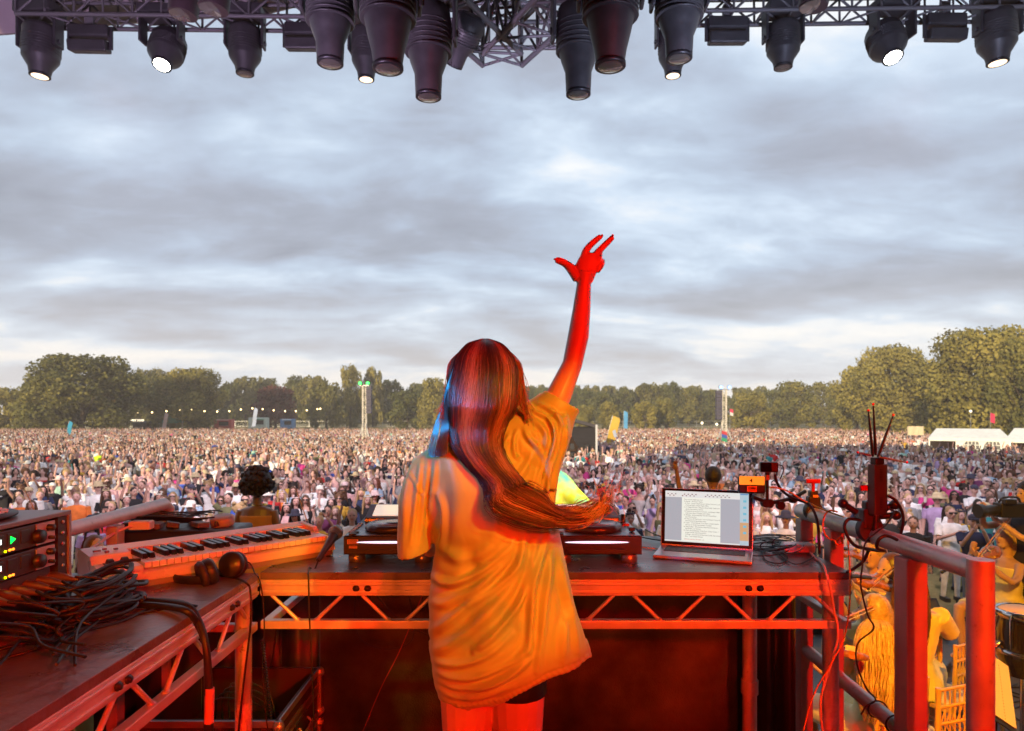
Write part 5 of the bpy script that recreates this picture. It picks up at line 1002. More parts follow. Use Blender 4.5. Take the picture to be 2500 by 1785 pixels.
for k in range(11):
    cxp, cyp = 1885 + rr.uniform(-30, 45), 1322 + rr.uniform(-8, 22); rx, ry = rr.uniform(35, 75), rr.uniform(8, 22); ph = rr.random() * 6
    pts = [T(cxp + rx * math.cos(a), cyp + ry * math.sin(a), .004 + (.006 + .01 * (k % 3)) * (1 + math.sin(2 * a))) - b0 for a in [ph + 5.2 * j / 12 for j in range(13)]]; q = MB(); q.tube(pts, .0024, 6, smooth=3); q.build('lead', RUB, t)
for k, pl_ in enumerate([[(1860, 1345), (1870, 1368), (1905, 1376), (1922, 1360), (1895, 1342), (1885, 1336)], [(1885, 1336), (1910, 1360), (1945, 1378), (1985, 1362), (2003, 1346)], [(1575, 1293), (1600, 1305), (1640, 1318), (1680, 1330)], [(1568, 1312), (1600, 1318), (1640, 1322)]]):
    cable('loose_lead', [T(a, b, .005 + .002 * k) for a, b in pl_], .0026, ['black lead looped on the table front right of the laptop', 'black lead curving under the white adapter', 'black lead trailing behind the laptop from the right disc player', 'short black lead beside the back corner of the right disc player'][k])
cable('yellow_lead', [T(1568, 1336), T(1590, 1339), T(1612, 1341), T(1640, 1342)], .0028, 'thin yellow lead plugged into the left side of the laptop', mat('lead_yellow', (.55, .35, .10), .5))
# ---- magic arm, screen with 4, little camera, clamps
def knob_clamp(name, label, c, s=1.0, red=True):
    t = thing(name, label, 'clamp', c); q = MB(); q.box((0, 0, .02 * s), (.05 * s, .035 * s, .06 * s)); q.box((.0, 0, .058 * s), (.034 * s, .03 * s, .03 * s)); q.build('jaw', DARKM, t, bevel=.006)
    q = MB(); q.lathe([(.036 * s, -.016), (.042 * s, 0), (.036 * s, .016)], (0, 0, -.01 * s), (0, 1, 0), 18); q.build('saddle', DARKM, t)
    rd = mat('red_anodised', (.55, .01, .015), .3, .3); q = MB(); q.cyl((-.004, -.01, .07 * s), (-.004, -.01, .105 * s), .007 * s); q.box((-.004, -.01, .112 * s), (.058 * s, .012, .018 * s)); q.build('wing_knob', rd, t, bevel=.003)
    q = MB(); q.box((.0, -.022 * s, .052 * s), (.020 * s, .003, .010 * s)); q.build('label_plate', mat('orange_plate', (.80, .35, .10), .5), t)
    return t
knob_clamp('pipe_clamp', 'black clamp with red wing knob at the far end of the right handrail', (1.235, 2.80, 4.012), 1.0)
kc = knob_clamp('pipe_clamp', 'black clamp with red wing knob holding the antenna box on the right handrail', (1.215, 2.32, 4.02), 1.15)
for v, a in (((-.045, .0, .045), (-.09, 0, .075)), ((.03, 0, .05), (.085, 0, .07)), ((.02, .0, .03), (.09, 0, .035))): q = MB(); q.cyl(v, a, .011); q.ball(a, .017, 12, 8); q.build('arm_joint', DARKM, kc)
am = thing('articulated_arm', 'thin black articulated arm reaching from the handrail clamp to the little screen', 'arm', P(1878, 1229, 2.66)); o_ = am.location.copy(); A = lambda px, py, y: P(px, py, y) - o_
q = MB(); q.tube([A(1878, 1229, 2.66), A(1935, 1217, 2.72), A(1965, 1200, 2.78)], .008, 8); q.build('rear_tube', mat('arm_black', (.04, .04, .03), .35, .5), am)
q = MB(); q.tube([A(1838, 1213, 2.62), A(1878, 1229, 2.66)], .008, 8); q.build('front_tube', mat('arm_black'), am)
for p in ((1878, 1229, 2.66), (1868, 1228, 2.65), (1905, 1234, 2.68), (1935, 1218, 2.72)): q = MB(); q.lathe([(.017, -.008), (.018, 0), (.017, .010)], A(*p), (.2, -1, 0), 16); q.build('joint_knob', BLK, am)
q = MB(); q.tube([A(1873, 1226, 2.65), A(1873, 1172, 2.65), A(1873, 1160, 2.65)], [.0065, .0065, .008], 10); q.build('upright', mat('arm_black'), am); q = MB(); q.cyl(A(1873, 1172, 2.65), A(1873, 1160, 2.65), .010); q.build('upright_collar', mat('collar_brass', (.5, .3, .12), .4, .6), am)
c = P(1835, 1184, 2.62); t = thing('numbered_screen', 'small dark unit with an amber panel showing the number 4', 'screen', c, R(-12)); q = MB(); q.box((0, 0, 0), (.101, .016, .066)); q.build('body', BLK, t, bevel=.007)
q = MB(); q.box((0, -.009, .0175), (.092, .003, .033)); pn = q.build('amber_panel', mat('amber_panel', (.9, .45, .06), .4, emit=(1, .40, .03), es=.55), t, bevel=.004)
text('4', .022, mat('ink_dark', (.05, .01, .005), .5), pn, (-.003, -.0112, .0165), (R(90), 0, 0), 'number', bold=True); q = MB(); q.box((0, -.009, -.015), (.036, .003, .022)); st = q.build('plate', mat('amber_plate', (.75, .36, .08), .5), t); q = MB(); q.box((0, -.0112, -.011), (.026, .001, .004)); q.box((0, -.0112, -.018), (.024, .001, .0015)); q.build('plate_print', M_BLACK, st)
c = P(1878, 1141, 2.66); t = thing('mini_camera', 'tiny black camera on a post above the numbered screen', 'camera', c, R(-10)); q = MB(); q.box((0, .01, 0), (.067, .03, .040)); q.build('body', BLK, t, bevel=.004); q = MB(); q.box((-.012, -.0055, 0), (.038, .002, .032)); q.build('rear_screen', mat('glass_black', (.008, .008, .01), .08), t); q = MB(); q.lathe([(.014, 0), (.015, .03), (.012, .032)], (0, .025, 0), (0, 1, 0)); q.build('lens', BLK, t); q = MB(); q.cyl((-.005, .01, -.020), (-.005, .01, -.032), .009); q.build('mount', BLK, t)
q = MB(); q.tube([(.030, .0, .010), (.048, -.004, .006), (.052, -.006, -.010), (.040, -.004, -.045)], .0022, 6, smooth=4); q.build('plug_lead', RUB, t)
cable('camera_cable', [P(1892, 1158, 2.64), P(1898, 1180, 2.64), P(1912, 1200, 2.66), P(1935, 1216, 2.68), P(1975, 1232, 2.62), P(1995, 1270, 2.55), P(2000, 1330, 2.5), P(2001, 1352, 2.5)], .0055, 'dark cable from the tiny camera over the handrail down to the table')
cable('yellow_cable', [P(1880, 1190, 2.62), P(1895, 1191, 2.62), P(1925, 1200, 2.62), P(1960, 1221, 2.62), P(2000, 1240, 2.64), P(2030, 1252, 2.60), P(2060, 1262, 2.5)], .0032, 'yellow cable arching from the numbered screen onto the handrail', mat('cable_yellow', (.60, .38, .03), .45))
cable('yellow_wrap', [P(2045, 1250, 2.42), P(2025, 1247, 2.44), P(2012, 1262, 2.44), P(2010, 1290, 2.44), P(2018, 1310, 2.44), P(2038, 1320, 2.44), P(2052, 1312, 2.44), P(2056, 1325, 2.43), P(2045, 1330, 2.42), P(2038, 1318, 2.42)], .0032, 'orange cable looped round the handrail', mat('cable_orange', (.62, .26, .04), .45))
c = P(2142, 1195, 2.30); t = thing('antenna_box', 'tall dark wireless video box with five red-tipped aerials on the handrail', 'antenna box', c, R(22)); q = MB(); q.box((0, 0, 0), (.056, .030, .170)); bx = q.build('body', mat('box_grey', (.075, .068, .07), .45, .4, var=.1), t, bevel=.003); q = MB(); q.box((.030, 0, 0), (.003, .026, .165)); q.build('port_panel', BLK, bx)
q = MB(); [q.box((.012 * g, -.0155, zz + .0055 * k), (.012, .001, .003)) for g in (0,) for zz in (-.065, .03) for k in range(8)]; q.build('vents', M_BLACK, bx); q = MB(); q.ball((.032, -.004, .035), .0035, 8, 6); q.build('blue_light', mat('blue_light', (.3, .5, 1), .4, emit=(.4, .5, 1), es=2.5), bx); q = MB(); [q.box((.032, -.004 + .006 * (k % 2), .018 - .016 * k), (.002, .004, .006)) for k in range(7)]; q.build('red_lights', mat('red_light', (.6, .02, .0), .4, emit=(1, .03, 0), es=.6), bx)
q = MB(); q.box((0, 0, .096), (.040, .024, .024)); q.build('aerial_mount', BLK, t, bevel=.003); q = MB(); q.cyl((-.005, 0, -.085), (-.012, 0, -.14), .008); q.build('stalk', DARKM, t)
Mi = Matrix.Rotation(-R(22), 3, 'Z')
for k, (a, b, y_) in enumerate([((2131, 1115), (2120, 1002), 2.30), ((2138, 1112), (2132, 987), 2.30), ((2143, 1116), (2181, 1013), 2.31), ((2126, 1112), (2094, 1105), 2.28), ((2146, 1116), (2214, 1129), 2.28)]):
    p, e = Mi @ (P(*a, y_) - c), Mi @ (P(*b, y_) - c); d = e - p; q = MB(); q.tube([p, p + d * .12, p + d * .35, p + d * .97], [.0045, .0060, .0056, .0028], 10, flat=.7); o = q.build('aerial', BLK if k < 3 else mat('aerial_grey', (.20, .20, .21), .4), t)
    q = MB(); q.ball(e, .0045, 10, 8); q.build('red_tip', mat('red_tip', (.75, .02, .02), .4), o)
cable('antenna_cable', [P(2168, 1210, 2.29), P(2190, 1225, 2.28), P(2205, 1260, 2.25), P(2200, 1300, 2.22), P(2190, 1318, 2.2)], .0050, 'thick black cable arching from the antenna box to the handrail')
cable('antenna_lead', [P(2170, 1243, 2.27), P(2182, 1250, 2.26), P(2165, 1280, 2.2), P(2140, 1300, 2.16), P(2112, 1328, 2.16), P(2106, 1380, 2.16), P(2102, 1430, 2.16), P(2118, 1500, 2.16), P(2133, 1535, 2.16), P(2095, 1570, 2.18), P(2092, 1620, 2.18), P(2115, 1680, 2.2), P(2138, 1708, 2.2), P(2115, 1725, 2.2), P(2102, 1745, 2.2)], .0028, 'thin black lead wandering down from the antenna box past the lower tube')
cable('handrail_loop', [P(2190, 1318, 2.1), P(2165, 1308, 2.08), P(2145, 1318, 2.08), P(2142, 1338, 2.1), P(2160, 1345, 2.12), P(2130, 1342, 2.2), P(2085, 1330, 2.25), P(2062, 1290, 2.26), P(2072, 1268, 2.26), P(2100, 1270, 2.27)], .0055, 'black cable hanging in wide loops round the handrail clamp')
cable('hanging_cable', [P(2120, 1345, 2.22), P(2108, 1370, 2.25), P(2085, 1388, 2.3), P(2068, 1397, 2.33)], .0055, 'black cable swinging from the handrail back to the table corner')
cable('orange_lead', [P(2070, 1318, 2.30), P(2075, 1400, 2.30), P(2074, 1480, 2.30), P(2060, 1560, 2.3), P(2030, 1620, 2.28), P(1985, 1700, 2.27), P(1958, 1800, 2.26)], .0028, 'orange lead hanging straight from the handrail then slanting left', mat('cable_orange'))
for k in range(3): y_ = 2.08 + .11 * k; q = MB(); q.tube([Vector((1.235 + .030 * math.cos(a), y_ + .02 * a / 6.28, 3.40 + .030 * math.sin(a))) for a in [6.6 * j / 18 for j in range(19)]], .0028, 6, smooth=2); tag(q.build('cable_wrap', RUB), ['nearest', 'middle', 'farthest'][k] + ' turn of black cable wound round the lower tube', 'cable')
# cables under the table
for k, (pl_, lb) in enumerate([([(870, 1440), (866, 1500), (880, 1560), (940, 1585), (1000, 1570), (1010, 1520), (995, 1440)], 'black cable hanging in a big loop under the middle of the table'), ([(900, 1430), (960, 1500), (1030, 1545), (1090, 1560)], 'black cable sagging towards the performer under the table'), ([(678, 1490), (672, 1560), (660, 1640), (640, 1720), (610, 1800)], 'black cable sagging from the left end of the front truss'), ([(683, 1490), (685, 1600), (688, 1800)], 'black cable hanging straight beside the left table leg'), ([(1040, 1430), (980, 1580), (930, 1680), (880, 1800)], 'thin red cable running diagonally across the brown cloth')]):
    cable('slack_cable', [P(a, b, 2.9 if k != 4 else 2.7) for a, b in pl_], .0035 if k != 4 else .0018, lb, None if k != 4 else mat('cable_red', (.30, .02, .01), .5))
# coiled curly cable
q = MB(); q.tube([P(640 + 26 * s + 3.5 * math.sin(s * 220), 1560 + 240 * s, 2.5 + .012 * math.cos(s * 220)) for s in [j / 330 for j in range(331)]], .0028, 5); tag(q.build('curly_cable', RUB), 'curly black cable hanging beside the left table leg', 'cable')
# ---- flight case on the riser
def flight_case(loc, w_, d_, h_, rz, label, op):
    t = thing('flight_case', label, 'flight case', loc, rz); q = MB(); q.box((0, 0, h_ / 2), (w_, d_, h_)) if not op else None
    pm = mat('case_ply', (.03, .012, .010), .5, var=.2, vs=5); EX = mat('case_edge', (.40, .36, .36), .35, .8)
    if op:
        for s in (-1, 1): q.box((s * (w_ / 2 - .005), 0, h_ / 2), (.01, d_, h_)); q.box((0, s * (d_ / 2 - .005), h_ / 2), (w_ - .021, .01, h_))
        q.box((0, 0, .01), (w_ - .02, d_ - .02, .02))
    q.build('box', pm, t)
    for z in (0.012, h_ - .012, h_ * .55, h_ * .63):
        for s in (-1, 1): q = MB(); q.box((0, s * (d_ / 2 + .002), z), (w_ + .01, .006, .024)); q.box((s * (w_ / 2 + .002), 0, z), (.006, d_ - .003, .024)); q.build('edge_strip', EX, t)
    for a in (-1, 1):
        for b in (-1, 1):
            q = MB(); q.bar((a * (w_ / 2 + .001), b * (d_ / 2 + .001), .0), (a * (w_ / 2 + .001), b * (d_ / 2 + .001), h_), .026); o = q.build('corner_strip', EX, t, bevel=.004)
            for z in (.02, h_ - .02): q = MB(); q.ball((a * (w_ / 2 + .004), b * (d_ / 2 + .004), z), .021, 10, 8); q.build('ball_corner', STEEL, o)
    for x in (-.25, .25): q = MB(); q.box((x * w_, -d_ / 2 - .009, h_ * .59), (.10, .006, .085)); o = q.build('butterfly_latch', EX, t, bevel=.004); q = MB(); q.box((x * w_, -d_ / 2 - .016, h_ * .59), (.05, .008, .02)); q.build('latch_wing', STEEL, o)
    q = MB(); q.box((w_ / 2 + .008, 0, h_ * .3), (.006, .14, .09)); o = q.build('handle_dish', DARKM, t); q = MB(); q.tube([(w_ / 2 + .014, -.05, h_ * .3 + .02), (w_ / 2 + .03, -.05, h_ * .3), (w_ / 2 + .03, .05, h_ * .3), (w_ / 2 + .014, .05, h_ * .3 + .02)], .006, 8, smooth=3); q.build('handle', STEEL, o)
flight_case((-1.07, 2.62, ZR - .06 + .06), .50, .52, .27, R(0), 'lower metal-edged flight case on the riser floor at the bottom left', False)
flight_case((-1.07, 2.64, ZR + .275), .50, .50, .20, R(0), 'open upper metal-edged flight case stacked under the left table corner', True)
for k in range(4): cable('case_lead', [Vector((-1.16 + .03 * k, 2.60, ZR + .34)), Vector((-1.09, 2.5 + .05 * k, ZR + .50)), Vector((-.96, 2.56 + .04 * k, ZR + .46)), Vector((-.92, 2.66, ZR + .33))], .004, ['front', 'second', 'third', 'rear'][k] + ' of four leads curled inside the open flight case')
# ------------------------------------------------------------ the performer
SKIN_M = mat('skin_pale', (.60, .28, .21), .42, var=.05, vs=20, bump=.04, bs=120)
def remesh(o, voxel, smooth=3, fac=.5, sub=0):
    r = o.modifiers.new('remesh', 'REMESH'); r.mode = 'VOXEL'; r.voxel_size = voxel; r.use_smooth_shade = True
    s = o.modifiers.new('smooth', 'SMOOTH'); s.iterations = smooth; s.factor = fac; return o
def bake(o):
    dg = bpy.context.evaluated_depsgraph_get(); dg.update(); me = bpy.data.meshes.new_from_object(o.evaluated_get(dg)); o.modifiers.clear(); o.data = me
    me.polygons.foreach_set('use_smooth', np.ones(len(me.polygons), bool)); return me
DY = 1.95
dj = thing('person', 'woman performer seen from behind in a long satin t-shirt, left-hand side hair blowing, one arm raised high', 'person', (P(1195, 1500, DY).x, DY, ZR))
dj['label'] = 'woman performer from behind, long orange satin t-shirt, long swept hair, one arm raised'
O = dj.location.copy(); Q = lambda px, py, y=DY: P(px, py, y) - O
b = MB(); sc = 1 / 855.
b.ball(Q(1185, 930, DY + .02), (.074, .092, .112), 20, 14); b.ball(Q(1187, 985, DY + .055), (.052, .055, .06), 14, 10)      # skull, jaw
b.tube([Q(1190, 1090, DY - .005), Q(1188, 1040, DY), Q(1186, 985, DY + .015)], [.060, .049, .050], 16)
for s in (-1, 1): b.ball(Q(1185 + s * 63, 945, DY + .02), (.010, .018, .030), 8, 6)
b.tube([Q(1185, 935, DY + .108), Q(1185, 958, DY + .128), Q(1185, 965, DY + .108)], [.008, .013, .006], 8)
b.ball(Q(1185, 985, DY + .108), (.024, .012, .009), 10, 6)
def el(c, rx, ry, n=20): return [c + Vector((rx * math.cos(2 * math.pi * k / n), ry * math.sin(2 * math.pi * k / n), 0)) for k in range(n)]
b.loft([el(Q(1190, 1060), .06, .05), el(Q(1188, 1078), .13, .075), el(Q(1183, 1110), .175, .09), el(Q(1185, 1200), .155, .10), el(Q(1190, 1310), .125, .092), el(Q(1195, 1420), .155, .11, ), el(Q(1203, 1530), .155, .11), el(Q(1204, 1620), .155, .11)])
for s in (-1, 1):   # legs
    cx_ = 1202 + s * 60; b.tube([Q(1204 + s * 50, 1560), Q(cx_, 1700), Q(cx_ + s * 2, 1790), Q(cx_ + s * 3, 1930, DY + .015), Q(cx_ + s * 3, 2030), Q(cx_ + s * 4, 2250, DY - .01), Q(cx_ + s * 4, 2300, DY)], [.080, .080, .070, .056, .058, .034, .034], 16)
    b.ball(Q(cx_ + s * 6, 2318, DY + .06), (.042, .12, .03), 12, 8)
b.tube([Q(1265, 1110), Q(1318, 1045), Q(1360, 975, DY + .03), Q(1397, 890, DY + .06), Q(1412, 820, DY + .065), Q(1420, 755, DY + .065), Q(1426, 690, DY + .06), Q(1430, 665, DY + .06)], [.060, .054, .041, .0315, .0335, .0285, .0225, .026], 18, flat=.92)
b.tube([Q(1100, 1105), Q(1040, 1180, DY + .02), Q(1022, 1290, DY + .10), Q(1050, 1335, DY + .28), Q(1085, 1312, DY + .42)], [.060, .050, .042, .034, .024], 14)   # left arm to the decks
YH = DY + .06
def digit(pts, rs): b.tube(pts, rs, 10, smooth=3)
# palm: flattened slab, then thumb, two straight fingers, two curled ones
b.loft([[Vector((c.x + a * math.cos(t_), c.y + d_ * math.sin(t_), c.z + a * .0)) for t_ in [2 * math.pi * k / 16 for k in range(16)]] for c, a, d_ in [(Q(1427, 690, YH), .024, .019), (Q(1430, 668, YH), .031, .018), (Q(1434, 648, YH), .036, .016), (Q(1438, 630, YH), .031, .014), (Q(1441, 618, YH), .020, .011)]])
digit([Q(1412, 680, YH), Q(1396, 658, YH + .005), Q(1381, 644, YH + .008), Q(1366, 637, YH + .008), Q(1356, 634, YH + .006)], [.018, .0155, .0118, .0108, .0085])
digit([Q(1424, 640, YH), Q(1429, 616, YH), Q(1440, 600, YH + .003), Q(1454, 587, YH + .004), Q(1468, 576, YH)], [.0130, .0114, .0100, .0094, .0078])
digit([Q(1441, 642, YH), Q(1453, 624, YH), Q(1467, 608, YH + .004), Q(1482, 593, YH + .004), Q(1497, 578, YH)], [.0130, .0114, .0100, .0094, .0078])
digit([Q(1452, 648, YH), Q(1461, 630, YH - .002), Q(1463, 618, YH + .020), Q(1459, 626, YH + .038), Q(1452, 638, YH + .034)], [.012, .0112, .0098, .009, .0075])
digit([Q(1455, 662, YH), Q(1466, 648, YH - .002), Q(1470, 638, YH + .018), Q(1465, 644, YH + .034), Q(1456, 652, YH + .030)], [.0115, .0108, .009, .0085, .007])
# left hand on the deck
lh = Q(1090, 1308, DY + .45); b.ball(lh, (.030, .045, .014), 12, 8)
for k in range(4): digit([lh + Vector((-.022 + .015 * k, .03, 0)), lh + Vector((-.027 + .018 * k, .065, .006)), lh + Vector((-.028 + .019 * k, .095, -.012))], [.009, .008, .0065])
digit([lh + Vector((.02, -.01, 0)), lh + Vector((.045, .02, -.004)), lh + Vector((.052, .045, -.012))], [.011, .0095, .008])
body = remesh(b.build('body', SKIN_M, dj), .0030, 3)
# nails
for p, r_ in ((Q(1470, 575.5, YH - .006), (.0036, .002, .005)), (Q(1496, 575.5, YH - .006), (.0036, .002, .005)), (Q(1355.5, 633, YH - .006), (.005, .002, .0036))): q = MB(); q.ball(p, r_, 8, 6); q.build('nail', mat('nail_red', (.45, .03, .05), .2), dj)
# shorts
q = MB(); q.loft([el(Q(1205, 1560), .165, .115), el(Q(1206, 1640), .168, .118)])
for s in (-1, 1): q.tube([Q(1206 + s * 56, 1590), Q(1204 + s * 60, 1664 if s < 0 else 1692)], [.086, .0845], 18)
remesh(q.build('shorts', mat('shorts_black', (.012, .012, .014), .4, bump=.2, bs=120), dj), .006, 3)
# ---- the t-shirt: closed shell from its outline, folds pressed in afterwards
tee = MB()
rows = [(1046, 1150, 1232, .055), (1058, 1110, 1258, .075), (1072, 1062, 1290, .088), (1100, 1022, 1330, .100), (1147, 1008, 1357, .112), (1200, 1022, 1358, .122), (1250, 1040, 1356, .124), (1300, 1056, 1366, .124), (1340, 1062, 1374, .126), (1400, 1052, 1388, .132), (1471, 1046, 1403, .140), (1552, 1048, 1423, .148), (1610, 1052, 1441, .150), (1664, 1060, 1408, .150), (1700, 1068, 1330, .146), (1722, 1074, 1262, .13), (1738, 1082, 1180, .11)]
def hem(r, i): return r
rings = []; n = 48
def profile(py):
    ys = [r[0] for r in rows]; xl = np.interp(py, ys, [r[1] for r in rows]); xr = np.interp(py, ys, [r[2] for r in rows]); dp = np.interp(py, ys, [r[3] for r in rows]); return xl, xr, dp
RIGHTX = lambda v: np.interp(v, [1046, 1072, 1147, 1250, 1336, 1471, 1600], [1232, 1290, 1357, 1356, 1374, 1403, 1443])
LEFTX = lambda v: np.interp(v, [1046, 1072, 1100, 1147, 1200, 1250, 1300, 1340, 1400, 1471, 1552, 1664, 1739], [1150, 1076, 1042, 1018, 1024, 1040, 1056, 1062, 1052, 1046, 1047, 1060, 1083])
HEMZ = lambda u: np.interp(u, [0, .19, .40, .48, .60, .71, .91, 1], [1739, 1735, 1722, 1705, 1685, 1661, 1636, 1606])   # hem height across the width
nr = 40
for i in range(nr + 1):
    s = i / nr; ring = []
    for k in range(n):
        a = 2 * math.pi * k / n; c_, s_ = math.cos(a), math.sin(a); c_ = math.copysign(abs(c_) ** .8, c_); s_ = math.copysign(abs(s_) ** .85, s_); u = (c_ + 1) / 2
        v = 1046 + (HEMZ(u) - 1046) * s; xl, xr = LEFTX(v), RIGHTX(v); px = xl + (xr - xl) * u; dp = np.interp(v, [r[0] for r in rows], [r[3] for r in rows]) * (.82 + .18 * math.sin(math.pi * u))
        yo = s_ * dp - .004; ring.append(Q(px, v, DY + min(0, yo)) + Vector((0, max(0, yo), 0)))
    rings.append(ring)
inner = [[c_ + (p - c_) * .93 + Vector((0, 0, .0)) for p in rings[-1]] for c_ in [sum(rings[-1], Vector()) / n]]
cen = lambda r: sum(r, Vector()) / len(r)
up = [[cen(r) + (p - cen(r)) * Vector((.93, .88, 1)) if False else Vector((cen(r).x + (p.x - cen(r).x) * .945, cen(r).y + (p.y - cen(r).y) * .86, p.z + (.0 if r is rings[-1] else 0))) for p in r] for r in (rings[-1], rings[-6], rings[-12])]
up[2] = [p for p in up[2]]
tee.loft(rings + up)
# right (raised) sleeve: from the flank up the arm, with hanging cloth under the arm
def oval(c, ax, rx, ry, n=28):
    ax = ax.normalized(); x = ax.cross(Vector((0, 1, 0))).normalized(); y = Vector((0, 1, 0)); return [c + x * math.cos(2 * math.pi * k / n) * rx + y * math.sin(2 * math.pi * k / n) * ry for k in range(n)]
arm = [((1236, 1130), (1, .9), .165, .100), ((1272, 1098), (1, 1.0), .142, .098), ((1306, 1062), (1, 1.25), .110, .090), ((1336, 1026), (1, 1.35), .086, .078), ((1358, 996), (1, 1.5), .066, .064), ((1373, 978), (1, 1.75), .0575, .056)]
rg = []
for (px, py), (ax, az), rx, ry in arm: rg.append(oval(Q(px, py, DY + .01 + .02 * (px > 1330)), Vector((ax, 0, az)), rx, ry))
e_ = rg[-1]; c_ = cen(e_); rg.append([c_ + (p - c_) * .90 for p in e_]); e2 = [p + Vector((-.026, 0, -.045)) for p in rg[-1]]; rg.append(e2)
tee.loft(rg)
# drape between sleeve and flank
tee.loft([el(Q(1352, 1012), .046, .050, 24), el(Q(1352, 1060), .052, .062, 24), el(Q(1338, 1120), .040, .078, 24), el(Q(1330, 1190), .028, .085, 24)])
tee.tube([Q(1262, 1070), Q(1290, 1036), Q(1318, 1008)], [.055, .055, .05], 16)
# left sleeve
sl = [((1098, 1128), (-.8, -1), .070, .080), ((1062, 1150), (-.6, -1), .070, .080), ((1036, 1188), (-.28, -1), .064, .080), ((1019, 1235), (-.10, -1), .056, .082), ((1014, 1290), (-.04, -1), .0505, .084), ((1013, 1335), (.10, -1.0), .0500, .086), ((1013, 1350), (.26, -1.0), .0500, .086)]
rg = [oval(Q(px, py, DY + .012), Vector((ax, 0, az)), rx, ry) for (px, py), (ax, az), rx, ry in sl]; c_ = cen(rg[-1]); rg.append([c_ + (p - c_) * .88 for p in rg[-1]]); rg.append([p + Vector((0, 0, .07)) for p in rg[-1]]); tee.loft(rg)
teo = remesh(tee.build('t_shirt', None if False else SKIN_M, dj), .0040, 4, .5); me = bake(teo); me.materials.clear()
m = bpy.data.materials.new('satin'); m.use_nodes = True; t_ = m.node_tree; bs_ = t_.nodes['Principled BSDF']; bs_.inputs['Roughness'].default_value = .46; bs_.inputs['Metallic'].default_value = .0; bs_.inputs['Sheen Weight'].default_value = .35; bs_.inputs['Sheen Roughness'].default_value = .35
bs_.inputs['Specular IOR Level'].default_value = .45; tc = N(t_, 'ShaderNodeTexCoord'); ns = N(t_, 'ShaderNodeTexNoise', i={'Scale': 5.0, 'Detail': 2.0}); L(t_, tc.outputs['Object'], ns.inputs['Vector'])
cr = ramp(t_, [(.35, (.40, .40, .13)), (.55, (.46, .44, .15)), (.70, (.32, .42, .20))]); L(t_, ns.outputs[0], cr.inputs[0]); L(t_, cr.outputs[0], bs_.inputs['Base Color'])
wv = N(t_, 'ShaderNodeTexNoise', i={'Scale': 420.0, 'Detail': 2.0}); L(t_, tc.outputs['Object'], wv.inputs['Vector']); bp = N(t_, 'ShaderNodeBump', i={'Strength': .10, 'Distance': .002}); L(t_, wv.outputs[0], bp.inputs['Height']); L(t_, bp.outputs[0], bs_.inputs['Normal'])
me.materials.append(m)
